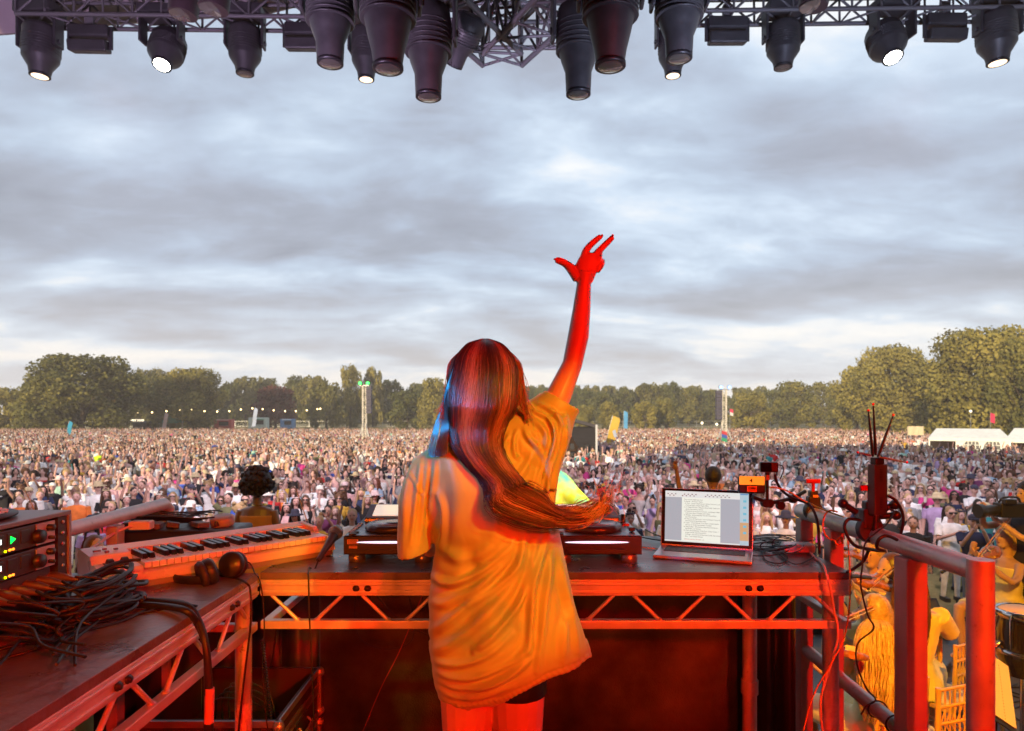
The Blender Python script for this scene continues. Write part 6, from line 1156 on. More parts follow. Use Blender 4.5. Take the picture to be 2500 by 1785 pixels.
# folds: (points in picture units, width m, height m)
FOLDS = [([(1051, 1404), (1085, 1424), (1130, 1418), (1190, 1384), (1250, 1330)], .014, .014), ([(1049, 1470), (1090, 1474), (1150, 1440), (1215, 1385)], .016, .008),
 ([(1047, 1540), (1090, 1522), (1146, 1470), (1205, 1405), (1265, 1330)], .018, .012), ([(1050, 1590), (1100, 1575), (1170, 1520), (1235, 1450), (1285, 1360)], .020, .012),
 ([(1056, 1632), (1100, 1655), (1160, 1655), (1230, 1630), (1290, 1585)], .012, .010), ([(1060, 1652), (1110, 1680), (1175, 1678), (1240, 1655), (1310, 1600)], .011, .009), ([(1062, 1672), (1110, 1702), (1180, 1702), (1250, 1676)], .011, .008), ([(1068, 1696), (1120, 1722), (1190, 1718)], .010, .006),
 ([(1052, 1610), (1085, 1622), (1130, 1622), (1190, 1600), (1250, 1550)], .013, .009), ([(1285, 1300), (1262, 1380), (1205, 1440), (1150, 1480)], .013, .011), ([(1315, 1320), (1296, 1400), (1270, 1470), (1215, 1540), (1160, 1590)], .014, .012),
 ([(1345, 1300), (1320, 1370), (1300, 1440), (1296, 1520), (1292, 1590)], .013, .013), ([(1352, 1320), (1342, 1400), (1330, 1480), (1322, 1560), (1312, 1640)], .013, .010), ([(1366, 1340), (1375, 1420), (1395, 1500), (1412, 1590)], .013, .010), ([(1300, 1560), (1270, 1620), (1210, 1670), (1150, 1700)], .018, .010),
 ([(1390, 1480), (1378, 1550), (1375, 1610)], .016, .009), ([(1150, 1085), (1200, 1180), (1215, 1260), (1200, 1330)], .03, .008), ([(1262, 1052), (1254, 1076), (1256, 1108), (1268, 1122)], .008, .008), ([(1280, 1048), (1290, 1070), (1310, 1090), (1328, 1120)], .009, .008), ([(1247, 1060), (1232, 1085), (1220, 1110)], .010, .007),
 ([(1312, 985), (1340, 998), (1362, 1018), (1376, 1046)], .008, .009), ([(1305, 1003), (1335, 1020), (1352, 1048), (1354, 1085), (1338, 1130)], .008, .010), ([(1296, 1022), (1318, 1040), (1334, 1070), (1330, 1110)], .009, .008),
 ([(1386, 1030), (1378, 1090), (1358, 1150), (1350, 1220), (1354, 1290)], .008, .010), ([(1370, 1040), (1362, 1100), (1340, 1170), (1334, 1240), (1338, 1300)], .008, .010), ([(1352, 1060), (1342, 1130), (1318, 1200), (1312, 1270)], .009, .009), ([(1334, 1110), (1312, 1180), (1296, 1230)], .010, .007), ([(1300, 1110), (1270, 1160), (1240, 1190)], .014, .007),
 ([(1030, 1120), (1022, 1180), (1012, 1260), (1004, 1330)], .010, .006), ([(1046, 1110), (1042, 1170), (1032, 1250), (1026, 1330)], .010, .007), ([(1062, 1110), (1060, 1160), (1052, 1220), (1048, 1300)], .009, .008), ([(1005, 1130), (990, 1200), (984, 1290)], .010, .005), ([(1000, 1155), (1018, 1190), (1036, 1215)], .006, .005),
 ([(1062, 1200), (1080, 1240), (1082, 1290), (1072, 1340)], .012, .010), ([(1090, 1100), (1110, 1160), (1118, 1230), (1105, 1300)], .030, .007), ([(1076, 1330), (1110, 1360), (1160, 1360), (1210, 1330)], .020, .007), ([(1140, 1340), (1150, 1380), (1140, 1420)], .028, -.008), ([(1180, 1480), (1200, 1540), (1180, 1600)], .05, .008)]
co = np.empty(len(me.vertices) * 3); me.vertices.foreach_get('co', co); co = co.reshape(-1, 3); no = np.empty(len(me.vertices) * 3); me.vertex_normals.foreach_get('vector', no); no = no.reshape(-1, 3)
x, y, z = co[:, 0], co[:, 1], co[:, 2]; disp = np.zeros(len(x)); back = np.clip(-no[:, 1] * 2 + .45, 0, 1) * (y < .06)
def foldfield(px, pz):
    d_ = np.zeros_like(px)
    for pts, w_, h_ in FOLDS:
        pp, _ = spline([Vector(((a - CX) / F * DY - O.x, 0, CZ - (b_ - HY) / F * DY - O.z)) for a, b_ in pts], [0] * len(pts), 5); best = np.full(len(px), 9.); sgn = np.zeros(len(px)); tt = np.zeros(len(px))
        for i in range(len(pp) - 1):
            ax, az, bx, bz = pp[i].x, pp[i].z, pp[i + 1].x, pp[i + 1].z; dx, dz = bx - ax, bz - az; l2 = dx * dx + dz * dz; t = np.clip(((px - ax) * dx + (pz - az) * dz) / l2, 0, 1); ex, ez = px - ax - t * dx, pz - az - t * dz; d2 = ex * ex + ez * ez; k = d2 < best; best[k] = d2[k]; sgn[k] = np.sign(ex * dz - ez * dx)[k]; tt[k] = ((i + t) / (len(pp) - 1))[k]
        d = np.sqrt(best) * sgn / (w_ * .8); taper = np.sin(np.pi * np.clip(tt, .03, .97)) ** .6; d_ += h_ * taper * (np.exp(-(d * .95) ** 2) - .55 * np.exp(-((d - 1.5) * 1.0) ** 2) - .25 * np.exp(-((d + 1.7) * .9) ** 2))
    return d_
kk = DY / (DY + np.minimum(y, 0)); disp = foldfield((x + O.x) * kk - O.x, (z + O.z - CZ) * kk + CZ - O.z) * back * 1.1
disp += .0018 * np.sin(x * 40 + z * 22) * np.sin(z * 27 - x * 15 + 1) * back
hz_ = np.interp(((x + O.x) * kk * F / DY + CX - 1083) / 360., [0, .19, .40, .48, .60, .71, .91, 1], [1739, 1735, 1722, 1705, 1685, 1661, 1636, 1606]); pyv = HY - (z + O.z - CZ) * kk * F / DY; dh = (hz_ - pyv); disp -= .0030 * np.exp(-((dh - 17) / 2.6) ** 2) * back; disp += .0012 * np.sin((x + z) * 330) * np.exp(-((dh - 9) / 8.) ** 2) * back
ff = .007 * np.sin(8 * np.arctan2(y, x) + z * 9) * (1 - back) * (z < .9); co += no * (disp + ff)[:, None]; me.vertices.foreach_set('co', co.ravel()); me.update()
# ---- hair: a soft under-mass and several thousand strands
HM = bpy.data.materials.new('hair_auburn'); HM.use_nodes = True; t_ = HM.node_tree; hb = t_.nodes['Principled BSDF']; hb.inputs['Roughness'].default_value = .34; hb.inputs['Specular IOR Level'].default_value = .6; hb.inputs['Anisotropic'].default_value = .6
at = N(t_, 'ShaderNodeAttribute', attribute_name='tone'); cr = ramp(t_, [(0, (.020, .012, .016)), (.35, (.13, .045, .032)), (.65, (.36, .13, .07)), (.93, (.60, .28, .15)), (.94, (.06, .36, .40)), (1, (.14, .55, .60))]); L(t_, at.outputs['Fac'], cr.inputs[0]); L(t_, cr.outputs[0], hb.inputs['Base Color'])  # top stops are teal, standing for cyan light on the hair
rng = np.random.RandomState(11)
# guide: rows of (py, x left, x right, depth offset behind the body centre)
GM = [((1177, 1191), 827, -.01), ((1146, 1221), 837, .045), ((1129, 1238), 852, .075), ((1113, 1253), 875, .10), ((1104, 1262), 905, .12), ((1092, 1264), 955, .135), ((1088, 1258), 1000, .145), ((1092, 1236), 1045, .140), ((1104, 1226), 1090, .150), ((1136, 1246), 1135, .168), ((1176, 1284), 1180, .175)]
def curve(pts, n):
    pts = np.array(pts, float); m_ = len(pts); u = np.linspace(0, m_ - 1, n); i = np.clip(u.astype(int), 0, m_ - 2); t = (u - i)[:, None]; p0 = pts[np.maximum(i - 1, 0)]; p1 = pts[i]; p2 = pts[i + 1]; p3 = pts[np.minimum(i + 2, m_ - 1)]
    return .5 * (2 * p1 + (p2 - p0) * t + (2 * p0 - 5 * p1 + 4 * p2 - p3) * t * t + (3 * p1 - p0 - 3 * p2 + p3) * t ** 3)
strands = []
def W3(px, py, y): return ((px - CX) / F * y - O.x, y - O.y, CZ - (py - HY) / F * y - O.z)
for k in range(4600):
    s = rng.rand(); lay = rng.rand() * .022; j = rng.normal(size=2) * .8; wp = rng.rand() * 6.3; wf = .9 + rng.rand(); wa = abs(rng.normal()) * 2.2; pts = []
    for (xa, xb), py, dp in GM:
        bulge = math.sqrt(max(0, 1 - (2 * s - 1) ** 2)) if py < 1050 else .6 + .4 * math.sin(math.pi * s)
        yy = DY + .02 - dp * (.30 + .70 * bulge) - lay + .0; pts.append((xa + (xb - xa) * s + j[0] + wa * math.sin(wp + len(pts) * wf) * min(1, len(pts) / 3), py, yy))
    # sweep out to the right with the wind; strands on the right side lie higher
    u = s + rng.normal() * .12; ln = rng.rand(); fl = rng.normal()
    tail = [(1228 + 85 * u * .8 - 20, 1236 - 46 * u + 4 * fl, DY - .165 - lay), (1296 + 30 * u, 1272 - 56 * u + 5 * fl, DY - .165 - lay), (1362 + 10 * fl, 1280 - 34 * u + 7 * fl, DY - .15 - lay), (1424 + 9 * fl, 1270 - 24 * u + 7 * fl, DY - .12), (1466 + 8 * fl, 1247 - 18 * u + 8 * fl, DY - .10), (1494 + 5 * fl, 1216 + 10 * fl, DY - .08)]
    keep = 1 + int(5.2 * ln ** 1.7); keep = min(keep, 6) if rng.rand() < .12 else min(keep, 3)
    tone = np.clip(.10 + .58 * math.exp(-((s - .31) / .13) ** 2) + .38 * math.exp(-((s - .84) / .11) ** 2) + .15 * rng.normal(), 0, .92); strands.append((pts + tail, tone, .0011, .54 + .46 * rng.rand() ** (5.5 if abs(s - .5) < .4 else 3.)))  # lit streaks and shadowed bands of the hair put into the tone
for k in range(800):   # left curtain; cyan light put into the outer strands as teal
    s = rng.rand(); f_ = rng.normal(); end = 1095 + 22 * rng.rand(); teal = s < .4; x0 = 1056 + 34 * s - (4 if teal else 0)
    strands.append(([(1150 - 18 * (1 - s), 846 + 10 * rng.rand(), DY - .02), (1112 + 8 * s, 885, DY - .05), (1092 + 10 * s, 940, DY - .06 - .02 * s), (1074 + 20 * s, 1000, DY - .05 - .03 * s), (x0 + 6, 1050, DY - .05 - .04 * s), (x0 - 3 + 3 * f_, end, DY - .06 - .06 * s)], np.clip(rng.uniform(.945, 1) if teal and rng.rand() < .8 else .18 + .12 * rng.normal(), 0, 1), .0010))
for k in range(900):   # face-side hair on both sides so the head reads from the side as well
    sd = 1 if k % 2 else -1; s = rng.rand(); x_e = 1185 + sd * (72 + 7 * rng.rand()); strands.append(([(1185 + sd * 12, 832, DY + .05 * s), (1185 + sd * 48, 852, DY + .03 + .07 * s), (x_e, 905, DY + .02 + .08 * s), (x_e + sd * 3, 970, DY + .02 + .06 * s), (x_e - sd * 2, 1030, DY + .03 * s - .02), (x_e - sd * (8 if sd > 0 else 2) , 1056 + (34 if sd < 0 else 4) * rng.rand(), DY - .01 - .02 * s)], np.clip(rng.uniform(.945, 1) if sd < 0 and rng.rand() < .55 else .14 + .12 * rng.normal(), 0, 1), .0011))  # left side also carries the cyan light as teal colour
for k in range(160):   # flyaways
    f_ = rng.normal(size=6); sx = rng.choice([-1, 1]); strands.append(([(1185 + sx * 30, 834, DY - .02), (1185 + sx * (80 + 4 * f_[0]), 890, DY - .03), (1185 + sx * (86 + 8 * f_[1]), 960 + 10 * f_[2], DY - .05), (1185 + sx * (95 + 14 * abs(f_[3])), 1020 + 12 * f_[4], DY - .07)], .5, .0005))
for k in range(34):   # wind-blown wisps at the end of the long tail
    f_ = rng.normal(size=8) * 1.25; strands.append(([(1300, 1240 + 9 * f_[0], DY - .15), (1360, 1268 + 9 * f_[1], DY - .15), (1420, 1262 + 14 * f_[2], DY - .13), (1462, 1238 + 16 * f_[3], DY - .11), (1490 + 16 * f_[4], 1216 + 16 * f_[5], DY - .10), (1500 + 24 * f_[6], 1190 + 24 * f_[7], DY - .09)], .75, .0005))
ns_ = 34; VV, FF, TT = [], [], []; off = 0
for pts, tone, w_, *fr in strands:
    c = curve([W3(*p) for p in pts], 90 if fr else ns_)
    if fr: c = c[np.linspace(0, 89 * fr[0], ns_ + 8).astype(int)[-ns_:] if False else np.linspace(0, 89 * fr[0], ns_).astype(int)]; d = np.gradient(c, axis=0); d /= np.linalg.norm(d, axis=1)[:, None]; u1 = np.cross(d, [0.1, 1, .05]); u1 /= np.linalg.norm(u1, axis=1)[:, None] + 1e-9; u2 = np.cross(d, u1); tw = w_ * np.sin(np.linspace(.35, 2.95, ns_)) ** .5
    ring = np.stack([c + u1 * tw[:, None] * math.cos(a) + u2 * tw[:, None] * math.sin(a) for a in (0, 2.094, 4.189)], 1).reshape(-1, 3); VV.append(ring)
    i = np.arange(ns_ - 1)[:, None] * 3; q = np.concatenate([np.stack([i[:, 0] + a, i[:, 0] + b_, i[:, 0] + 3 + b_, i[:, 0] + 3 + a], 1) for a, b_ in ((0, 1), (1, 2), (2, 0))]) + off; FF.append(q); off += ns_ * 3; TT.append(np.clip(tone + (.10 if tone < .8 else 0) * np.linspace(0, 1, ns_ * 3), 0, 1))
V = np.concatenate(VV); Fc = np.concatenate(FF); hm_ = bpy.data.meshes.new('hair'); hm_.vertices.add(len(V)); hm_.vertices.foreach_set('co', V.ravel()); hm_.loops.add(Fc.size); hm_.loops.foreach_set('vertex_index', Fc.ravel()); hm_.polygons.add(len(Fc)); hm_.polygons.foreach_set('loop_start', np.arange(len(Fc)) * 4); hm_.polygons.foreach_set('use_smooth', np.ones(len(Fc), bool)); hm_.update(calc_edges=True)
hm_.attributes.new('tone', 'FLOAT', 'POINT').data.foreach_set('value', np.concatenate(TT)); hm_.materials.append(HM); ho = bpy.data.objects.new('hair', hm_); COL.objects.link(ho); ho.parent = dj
# under-mass of the hair (same auburn), so no skin or cloth shows between strands
um = MB(); um.ball(Q(1183, 930, DY - .005), (.083, .100, .104), 20, 14)
um.loft([[Vector(W3((xa + xb) / 2 + (xb - xa) / 2 * .93 * math.cos(a), py, DY + .02 - dp * .62 - .035 * math.sin(a))) for a in [2 * math.pi * k / 20 for k in range(20)]] for (xa, xb), py, dp in GM[4:]] + [[Vector(W3(1240 + 40 * math.cos(a), 1222 - 26 * math.cos(a), DY - .145 - .014 * math.sin(a))) for a in [2 * math.pi * k / 20 for k in range(20)]], [Vector(W3(1285 + 14 * math.cos(a), 1246 - 24 * math.cos(a), DY - .150 - .008 * math.sin(a))) for a in [2 * math.pi * k / 20 for k in range(20)]]])
uo = remesh(um.build('hair_mass', mat('hair_under', (.10, .045, .03), .55), ho), .006, 4)
# face, seen only from the front
q = MB(); [q.ball(Q(1185 + s * 26, 938, DY + .100), (.014, .008, .007), 10, 6) for s in (-1, 1)]; q.build('eyes', M_EYE, dj)
q = MB(); q.ball(Q(1185, 986, DY + .118), (.020, .005, .006), 10, 6); q.build('lips', M_LIP, dj)
# ------------------------------------------------------------ people on the stage
STAGE_SKIN = [mat('skin_warm', (.52, .30, .20), .45), mat('skin_brown', (.20, .10, .06), .4, coat=.2), mat('skin_deep', (.10, .05, .035), .45)]
YEL = mat('yellow_satin', (.74, .60, .22), .5, var=.12, vs=6, bump=.6, bs=14, sheen=.3); HAIRM = {'blonde': mat('hair_blonde', (.42, .28, .13), .4, var=.35, vs=60), 'brown': mat('hair_brown', (.10, .045, .025), .45, var=.3, vs=60), 'black': mat('hair_black', (.012, .009, .009), .6, var=.4, vs=40, bump=1, bs=60)}
def ovl(c, rx, ry, n=16): return [Vector(c) + Vector((rx * math.cos(2 * math.pi * k / n), ry * math.sin(2 * math.pi * k / n), 0)) for k in range(n)]
def hair_strands(parent, guides, n, m, w=.0028, seed=1, amp=.012, nm='hair'):
    """guides: two lists of points (left and right edge); strands lie between, wavy"""
    rg_ = random.Random(seed); q = MB()
    for k in range(n):
        s = rg_.random(); pts = []; ph = rg_.random() * 6; lay = rg_.random() * .03; fr = rg_.uniform(.8, 1.3); keep = rg_.randint(max(3, len(guides[0]) - 2), len(guides[0]))
        for i in range(keep): a, b_ = Vector(guides[0][i]), Vector(guides[1][i]); p = a.lerp(b_, s); out = guides[2][i]; pts.append(p + Vector(out) * (math.sin(math.pi * s) * .9 + lay * 8) + Vector((amp * math.sin(ph + i * 1.7 * fr) * min(1, i / 3), amp * math.cos(ph + i * 1.9) * min(1, i / 3), 0)))
        q.tube(pts, [w * (.6 + .4 * math.sin(.4 + 2.4 * i / len(pts))) for i in range(len(pts))], 3, smooth=3, cap=False)
    return q.build(nm, m, parent)
def figure(label, x, y, z0, face, sit, arms, skin, hair, cloth, head_turn=0, dress=True, scale=1.0, sleeves=False, lean=0.0, legs=None, group=None):
    t = thing('person', label, 'person', (x, y, z0), face, group); t.scale = (scale,) * 3; hz = .52 if sit else .93; sz = hz + .50; hd = Vector((0, -.02 - lean * .8, sz + .24)); b = MB()
    b.ball(hd, (.076, .094, .115), 18, 12, rot=(0, 0, head_turn)); dn = Euler((0, 0, head_turn)).to_matrix()
    b.tube([hd + dn @ Vector((0, -.085, .015)), hd + dn @ Vector((0, -.112, -.018)), hd + dn @ Vector((0, -.09, -.03))], [.009, .014, .007], 8); b.ball(hd + dn @ Vector((0, -.045, -.075)), (.05, .045, .045), 12, 8)
    for s in (-1, 1): b.ball(hd + dn @ Vector((s * .076, .0, -.005)), (.01, .018, .03), 8, 6)
    b.tube([(0, .0 - lean * .5, sz), hd - Vector((0, -.015, .06))], [.052, .045], 12); L_ = lambda z: -lean * (z - hz) / .5
    b.loft([ovl((0, L_(sz), sz + .03), .07, .055), ovl((0, L_(sz), sz), .165, .075), ovl((0, L_(sz - .08), sz - .08), .185, .10), ovl((0, L_(sz - .2), sz - .2), .155, .10), ovl((0, L_(sz - .34), sz - .34), .125, .095), ovl((0, 0, hz + .02), .165, .12), ovl((0, 0, hz - .08), .165, .12)])
    if sit: lg = legs or [[(.09, 0, hz), (.12, -.22, hz), (.14, -.46, hz + .0), (.13, -.44, .28), (.12, -.42, .07)]] * 2
    else: lg = [[(.09, 0, hz), (.10, -.01, .72), (.11, -.02, .50), (.12, .0, .28), (.12, .02, .07)]] * 2
    for s, l in zip((-1, 1), lg): b.tube([(s * a, c, d) for a, c, d in l], [.085, .075, .055, .05, .034], 12, smooth=2); b.ball((s * l[-1][0], l[-1][1] - .06, .04), (.04, .11, .035), 10, 6)
    for s, (e, h_) in zip((-1, 1), arms):
        sh = Vector((s * .165, L_(sz), sz - .02)); e, h_ = Vector(e), Vector(h_); b.tube([sh, e, h_], [.048, .035, .024], 12, smooth=3); d = (h_ - e).normalized(); u = d.cross(Vector((.2, .3, 1))).normalized(); b.ball(h_ + d * .035, (.03, .03, .03), 8, 6); b.tube([h_, h_ + d * .07], [.028, .032], 8, flat=.6)
        v = u.cross(d)
        for k in range(4): o_ = u * (-.021 + .014 * k); b.tube([h_ + d * .06 + o_, h_ + d * .095 + o_ * 1.1 + v * .006, h_ + d * (.125 if k not in (0, 3) else .115) + o_ * 1.1 + v * .028], [.0095, .009, .007], 6)
        b.tube([h_ + d * .02 - u * .02, h_ + d * .05 - u * .045 + v * .01, h_ + d * .08 - u * .05 + v * .02], [.011, .01, .008], 6)
    remesh(b.build('body', skin, t), .009, 4)
    q = MB(); [q.ball(hd + dn @ Vector((s * .031, -.087, .012)), (.010, .006, .005), 8, 5) for s in (-1, 1)]; q.build('eyes', M_EYE, t); q = MB(); q.ball(hd + dn @ Vector((0, -.094, -.052)), (.022, .008, .007), 8, 5); q.build('lips', M_LIP, t)
    c = MB(); rr_ = [((0, L_(sz - .06), sz - .06), .192, .108), ((0, L_(sz - .2), sz - .2), .165, .108), ((0, L_(sz - .33), sz - .33), .137, .104), ((0, 0, hz + .03), .185, .132), ((0, 0, hz - .07), .195, .15)]
    if not dress or sleeves: rr_ = [((0, L_(sz), sz + .02), .09, .07), ((0, L_(sz), sz - .005), .178, .09)] + rr_
    c.loft([ovl(*r, n=20) for r in rr_])
    if sit and dress:
        for s in (-1, 1): c.tube([(s * .08, 0, hz), (s * .12, -.22, hz + .005), (s * .14, -.40, hz - .01)], [.12, .11, .095], 14, smooth=2)
        c.loft([ovl((0, -.02, hz + .02), .2, .16), ovl((0, -.16, hz), .21, .2), ovl((0, -.16, hz - .12), .22, .2)])
    elif dress: c.loft([ovl((0, 0, hz + .03), .185, .132), ovl((0, 0, hz - .3), .24, .19), ovl((0, 0, hz - .5), .27, .22)])
    if sleeves:
        for s, (e, h_) in zip((-1, 1), arms): sh = Vector((s * .165, L_(sz), sz - .01)); c.tube([sh, sh.lerp(Vector(e), .9)], [.072, .062], 12)
    co_ = remesh(c.build('dress' if dress else 'top', cloth, t), .011, 4)
    if not dress: c = MB(); [c.tube([(s * .09, .0, hz), (s * .11, -.01, .5), (s * .12, .0, .12)], [.10, .07, .06], 12) for s in (-1, 1)]; c.loft([ovl((0, 0, hz + .05), .18, .125), ovl((0, 0, hz - .12), .19, .135)]); remesh(c.build('trousers', M_BLACK, t), .012, 3)
    if hair == 'afro':
        h = MB(); h.ball(hd + Vector((0, .03, .045)), (.150, .145, .150), 18, 12); rg_ = random.Random(5)
        for k in range(160): a, e_ = rg_.random() * 6.28, rg_.uniform(-.9, 1.5); d = Vector((math.cos(a) * math.cos(e_), math.sin(a) * math.cos(e_), math.sin(e_))); h.ball(hd + Vector((0, .03, .04)) + d * rg_.uniform(.14, .168), rg_.uniform(.018, .032), 6, 4)
        h.build('hair', HAIRM['black'], t)
    elif hair == 'short': h = MB(); h.ball(hd + Vector((0, .022, .040)), (.092, .102, .105), 20, 12); h.build('hair', HAIRM['black'], t)
    elif hair in ('blonde', 'brown'):
        h = MB(); h.ball(hd + dn @ Vector((0, .018, .022)), (.086, .096, .108), 16, 10); h.loft([ovl(hd + dn @ Vector((0, .05, .02)), .085, .06), ovl(hd + dn @ Vector((0, .075, -.12)), .10, .045), ovl(hd + dn @ Vector((0, .12, -.26)), .11, .04), ovl(hd + dn @ Vector((0, .135, -.42)), .07, .025)]); ho_ = h.build('hair', HAIRM[hair], t)
        zz = [.125, .09, 0, -.12, -.25, -.38, -.47]; ww = [.02, .075, .092, .105, .115, .105, .08]; yy = [.0, .03, .06, .085, .125, .14, .15]
        g0 = [hd + dn @ Vector((-ww[i], yy[i], zz[i])) for i in range(7)]; g1 = [hd + dn @ Vector((ww[i], yy[i], zz[i])) for i in range(7)]; hair_strands(ho_, (g0, g1, [dn @ Vector((0, .035, 0))] * 7), 260, HAIRM[hair], .0028, 3, .010, 'strands')
    return t, hd
def violin(label, a, b_, up, bow, nm='violin'):
    """a chin end, b_ scroll end in world; bow = (tip, frog) or None"""
    a, b_ = Vector(a), Vector(b_); t = thing(nm, label, nm, a); d = (b_ - a).normalized(); n_ = (Vector(up) - Vector(up).dot(d) * d).normalized(); x = d.cross(n_); W_ = mat('violin_wood', (.30, .10, .03), .25, var=.3, vs=30, coat=.8); q = MB(); rings = []
    for s, w_ in ((0, .02), (.02, .07), (.06, .10), (.11, .098), (.15, .068), (.19, .060), (.23, .072), (.28, .082), (.32, .07), (.35, .03)): rings.append([d * s + x * w_ * math.cos(k * math.pi / 8) + n_ * .021 * max(-1, min(1, 1.6 * math.sin(k * math.pi / 8))) for k in range(16)])
    q.loft(rings); q.build('body', W_, t); q = MB(); q.bar(d * .22 + n_ * .03, d * .58 + n_ * .018, .026, .014, up=n_); q.ball(d * .59 + n_ * .015, .018, 8, 6); q.build('neck', M_BLACK, t); q = MB(); q.bar(d * .10 + x * -.03 + n_ * .035, d * .10 + x * .03 + n_ * .035, .008, .03, up=n_); q.build('bridge', mat('cream_plastic'), t); q = MB(); [q.tube([d * .04 + x * k * .006 + n_ * .034, d * .56 + x * k * .004 + n_ * .028], .0012, 3) for k in (-1.5, -.5, .5, 1.5)]; q.build('strings', STEEL, t)
    if bow: stick(label.split(' held')[0] + ' bow', *bow)
BOWM = mat('bow_wood', (.55, .24, .07), .35)
def stick(label, p, e):
    p, e = Vector(p), Vector(e); t = thing('violin_bow', label, 'bow', p); q = MB(); q.tube([Vector((0, 0, 0)), (e - p) * .5 + Vector((0, .006, 0)), e - p], [.006, .005, .0035], 6); q.build('stick', BOWM, t); q = MB(); q.bar((0, -.02, -.012), (e - p) + Vector((0, -.02, -.006)), .004, .002); q.build('bow_hair', mat('bow_hair', (.6, .55, .45), .6), t); q = MB(); q.box(((e - p) * .06) + Vector((0, -.012, 0)), (.014, .025, .02)); q.build('frog', M_BLACK, t)
xp = lambda px, d: (px - CX) / F * d
figure('dancer with a large black afro and bare brown back, near the stage front', xp(628, 7.4), 7.4, ZS, math.pi, False, [((-.24, .0, 1.16), (-.20, -.18, 1.0)), ((.24, 0, 1.16), (.2, -.18, 1.0))], STAGE_SKIN[1], 'afro', mat('orange_dress', (.55, .22, .04), .6), scale=1.04)
q = MB(); q.tube([Vector((xp(632, 7.4) + .075 * math.cos(a), 7.4 + .02 + .07 * math.sin(a), ZS + 1.53)) for a in [6.283 * k / 20 for k in range(21)]], .008, 6); tag(q.build('necklace', mat('gold', (.8, .5, .1), .25, 1)), 'gold necklace round the neck of the dancer with the afro', 'necklace')
# raised-fist man, seen from behind; turned away from the camera so his left is screen left
figure('man with short black hair seen from behind, left fist raised, beyond the laptop', xp(1741, 7.9), 7.9, ZS + .10, math.pi, False, [((-.24, 0, 1.18), (-.2, -.15, 1.0)), ((.36, -.02, 1.50), (.42, .0, 1.76))], STAGE_SKIN[1], 'short', mat('dark_top', (.04, .02, .02), .7), dress=False, scale=1.0)
q = MB(); q.tube([Vector((xp(1741, 7.9) + .085 * math.cos(a), 7.9 + .09 * math.sin(a), ZS + 1.55)) for a in [6.283 * k / 20 for k in range(21)]], .010, 6); tag(q.build('necklace', mat('gold')), 'gold chain round the neck of the man with raised fist', 'necklace')
# person in the neon shirt, bending over the decks
NE = bpy.data.materials.new('neon_shirt'); NE.use_nodes = True; t_ = NE.node_tree; nb = t_.nodes['Principled BSDF']; nb.inputs['Roughness'].default_value = .8; tc = N(t_, 'ShaderNodeTexCoord'); ns = N(t_, 'ShaderNodeTexNoise', i={'Scale': 5.5, 'Detail': 3.0}); L(t_, tc.outputs['Object'], ns.inputs['Vector']); cr = ramp(t_, [(.36, (.05, .50, .65)), (.44, (.40, .88, .35)), (.50, (.72, .92, .06))]); L(t_, ns.outputs[0], cr.inputs[0]); L(t_, cr.outputs[0], nb.inputs['Base Color'])
t = thing('person', 'person in a neon yellow and blue sweatshirt bending over the right disc player', 'person', (xp(1320, 3.5), 3.5, ZR)); o_ = t.location.copy(); A = lambda px, py, y=3.5: P(px, py, y) - o_; b = MB()
b.ball(A(1312, 1108, 3.35), (.08, .095, .115), 16, 12); b.tube([A(1318, 1165), A(1314, 1130, 3.4)], [.055, .05], 12); b.ball(A(1312, 1113, 3.26), (.014, .018, .02), 8, 6)
b.tube([A(1368, 1185), A(1405, 1222, 3.42), A(1446, 1250, 3.20), A(1466, 1258, 3.12)], [.045, .036, .025, .03], 12, smooth=2); b.tube([A(1270, 1185), A(1240, 1230, 3.4), A(1215, 1262, 3.2)], [.045, .036, .025], 12, smooth=2)
for k in range(4): b.tube([A(1466, 1256 + 1.5 * k, 3.13 - .016 * k), A(1480 + k, 1262 + 1.5 * k, 3.06 - .016 * k)], [.0095, .0075], 6)
b.tube([A(1462, 1258, 3.14), A(1466, 1268, 3.07)], [.010, .008], 6)
for s in (-1, 1): b.tube([Vector((s * .09, .05, .80)), Vector((s * .11, .0, .45)), Vector((s * .12, .05, .06))], [.09, .06, .04], 12); b.ball((s * .12, -.02, .04), (.04, .11, .04), 8, 6)
b.tube([A(1320, 1175), A(1318, 1270, 3.52), Vector((0, .05, .82))], [.10, .13, .13], 14); remesh(b.build('body', STAGE_SKIN[0], t), .009, 3)
c = MB(); c.loft([ovl(A(1316, 1146, 3.47), .07, .06, 24), ovl(A(1318, 1160, 3.48), .12, .10, 24), ovl(A(1324, 1185), .135, .13, 24), ovl(A(1324, 1240, 3.52), .125, .14, 24), ovl(A(1322, 1330, 3.54), .13, .14, 24), ovl(Vector((0, .05, .74)), .15, .15, 24)])
c.tube([A(1340, 1170), A(1366, 1178, 3.48), A(1388, 1203, 3.45), A(1415, 1229, 3.38), A(1444, 1249, 3.22)], [.06, .058, .056, .050, .036], 18, smooth=3); c.tube([A(1285, 1170), A(1262, 1200, 3.45), A(1220, 1255, 3.22)], [.06, .06, .036], 14, smooth=3); remesh(c.build('sweatshirt', NE, t), .008, 3)
c = MB(); [c.tube([Vector((s * .09, .05, .80)), Vector((s * .11, .0, .45)), Vector((s * .12, .05, .10))], [.11, .08, .07], 12) for s in (-1, 1)]; c.build('trousers', M_BLACK, t); c = MB(); c.ball(A(1312, 1102, 3.37), (.086, .10, .11), 14, 10); c.build('hair', HAIRM['brown'], t)
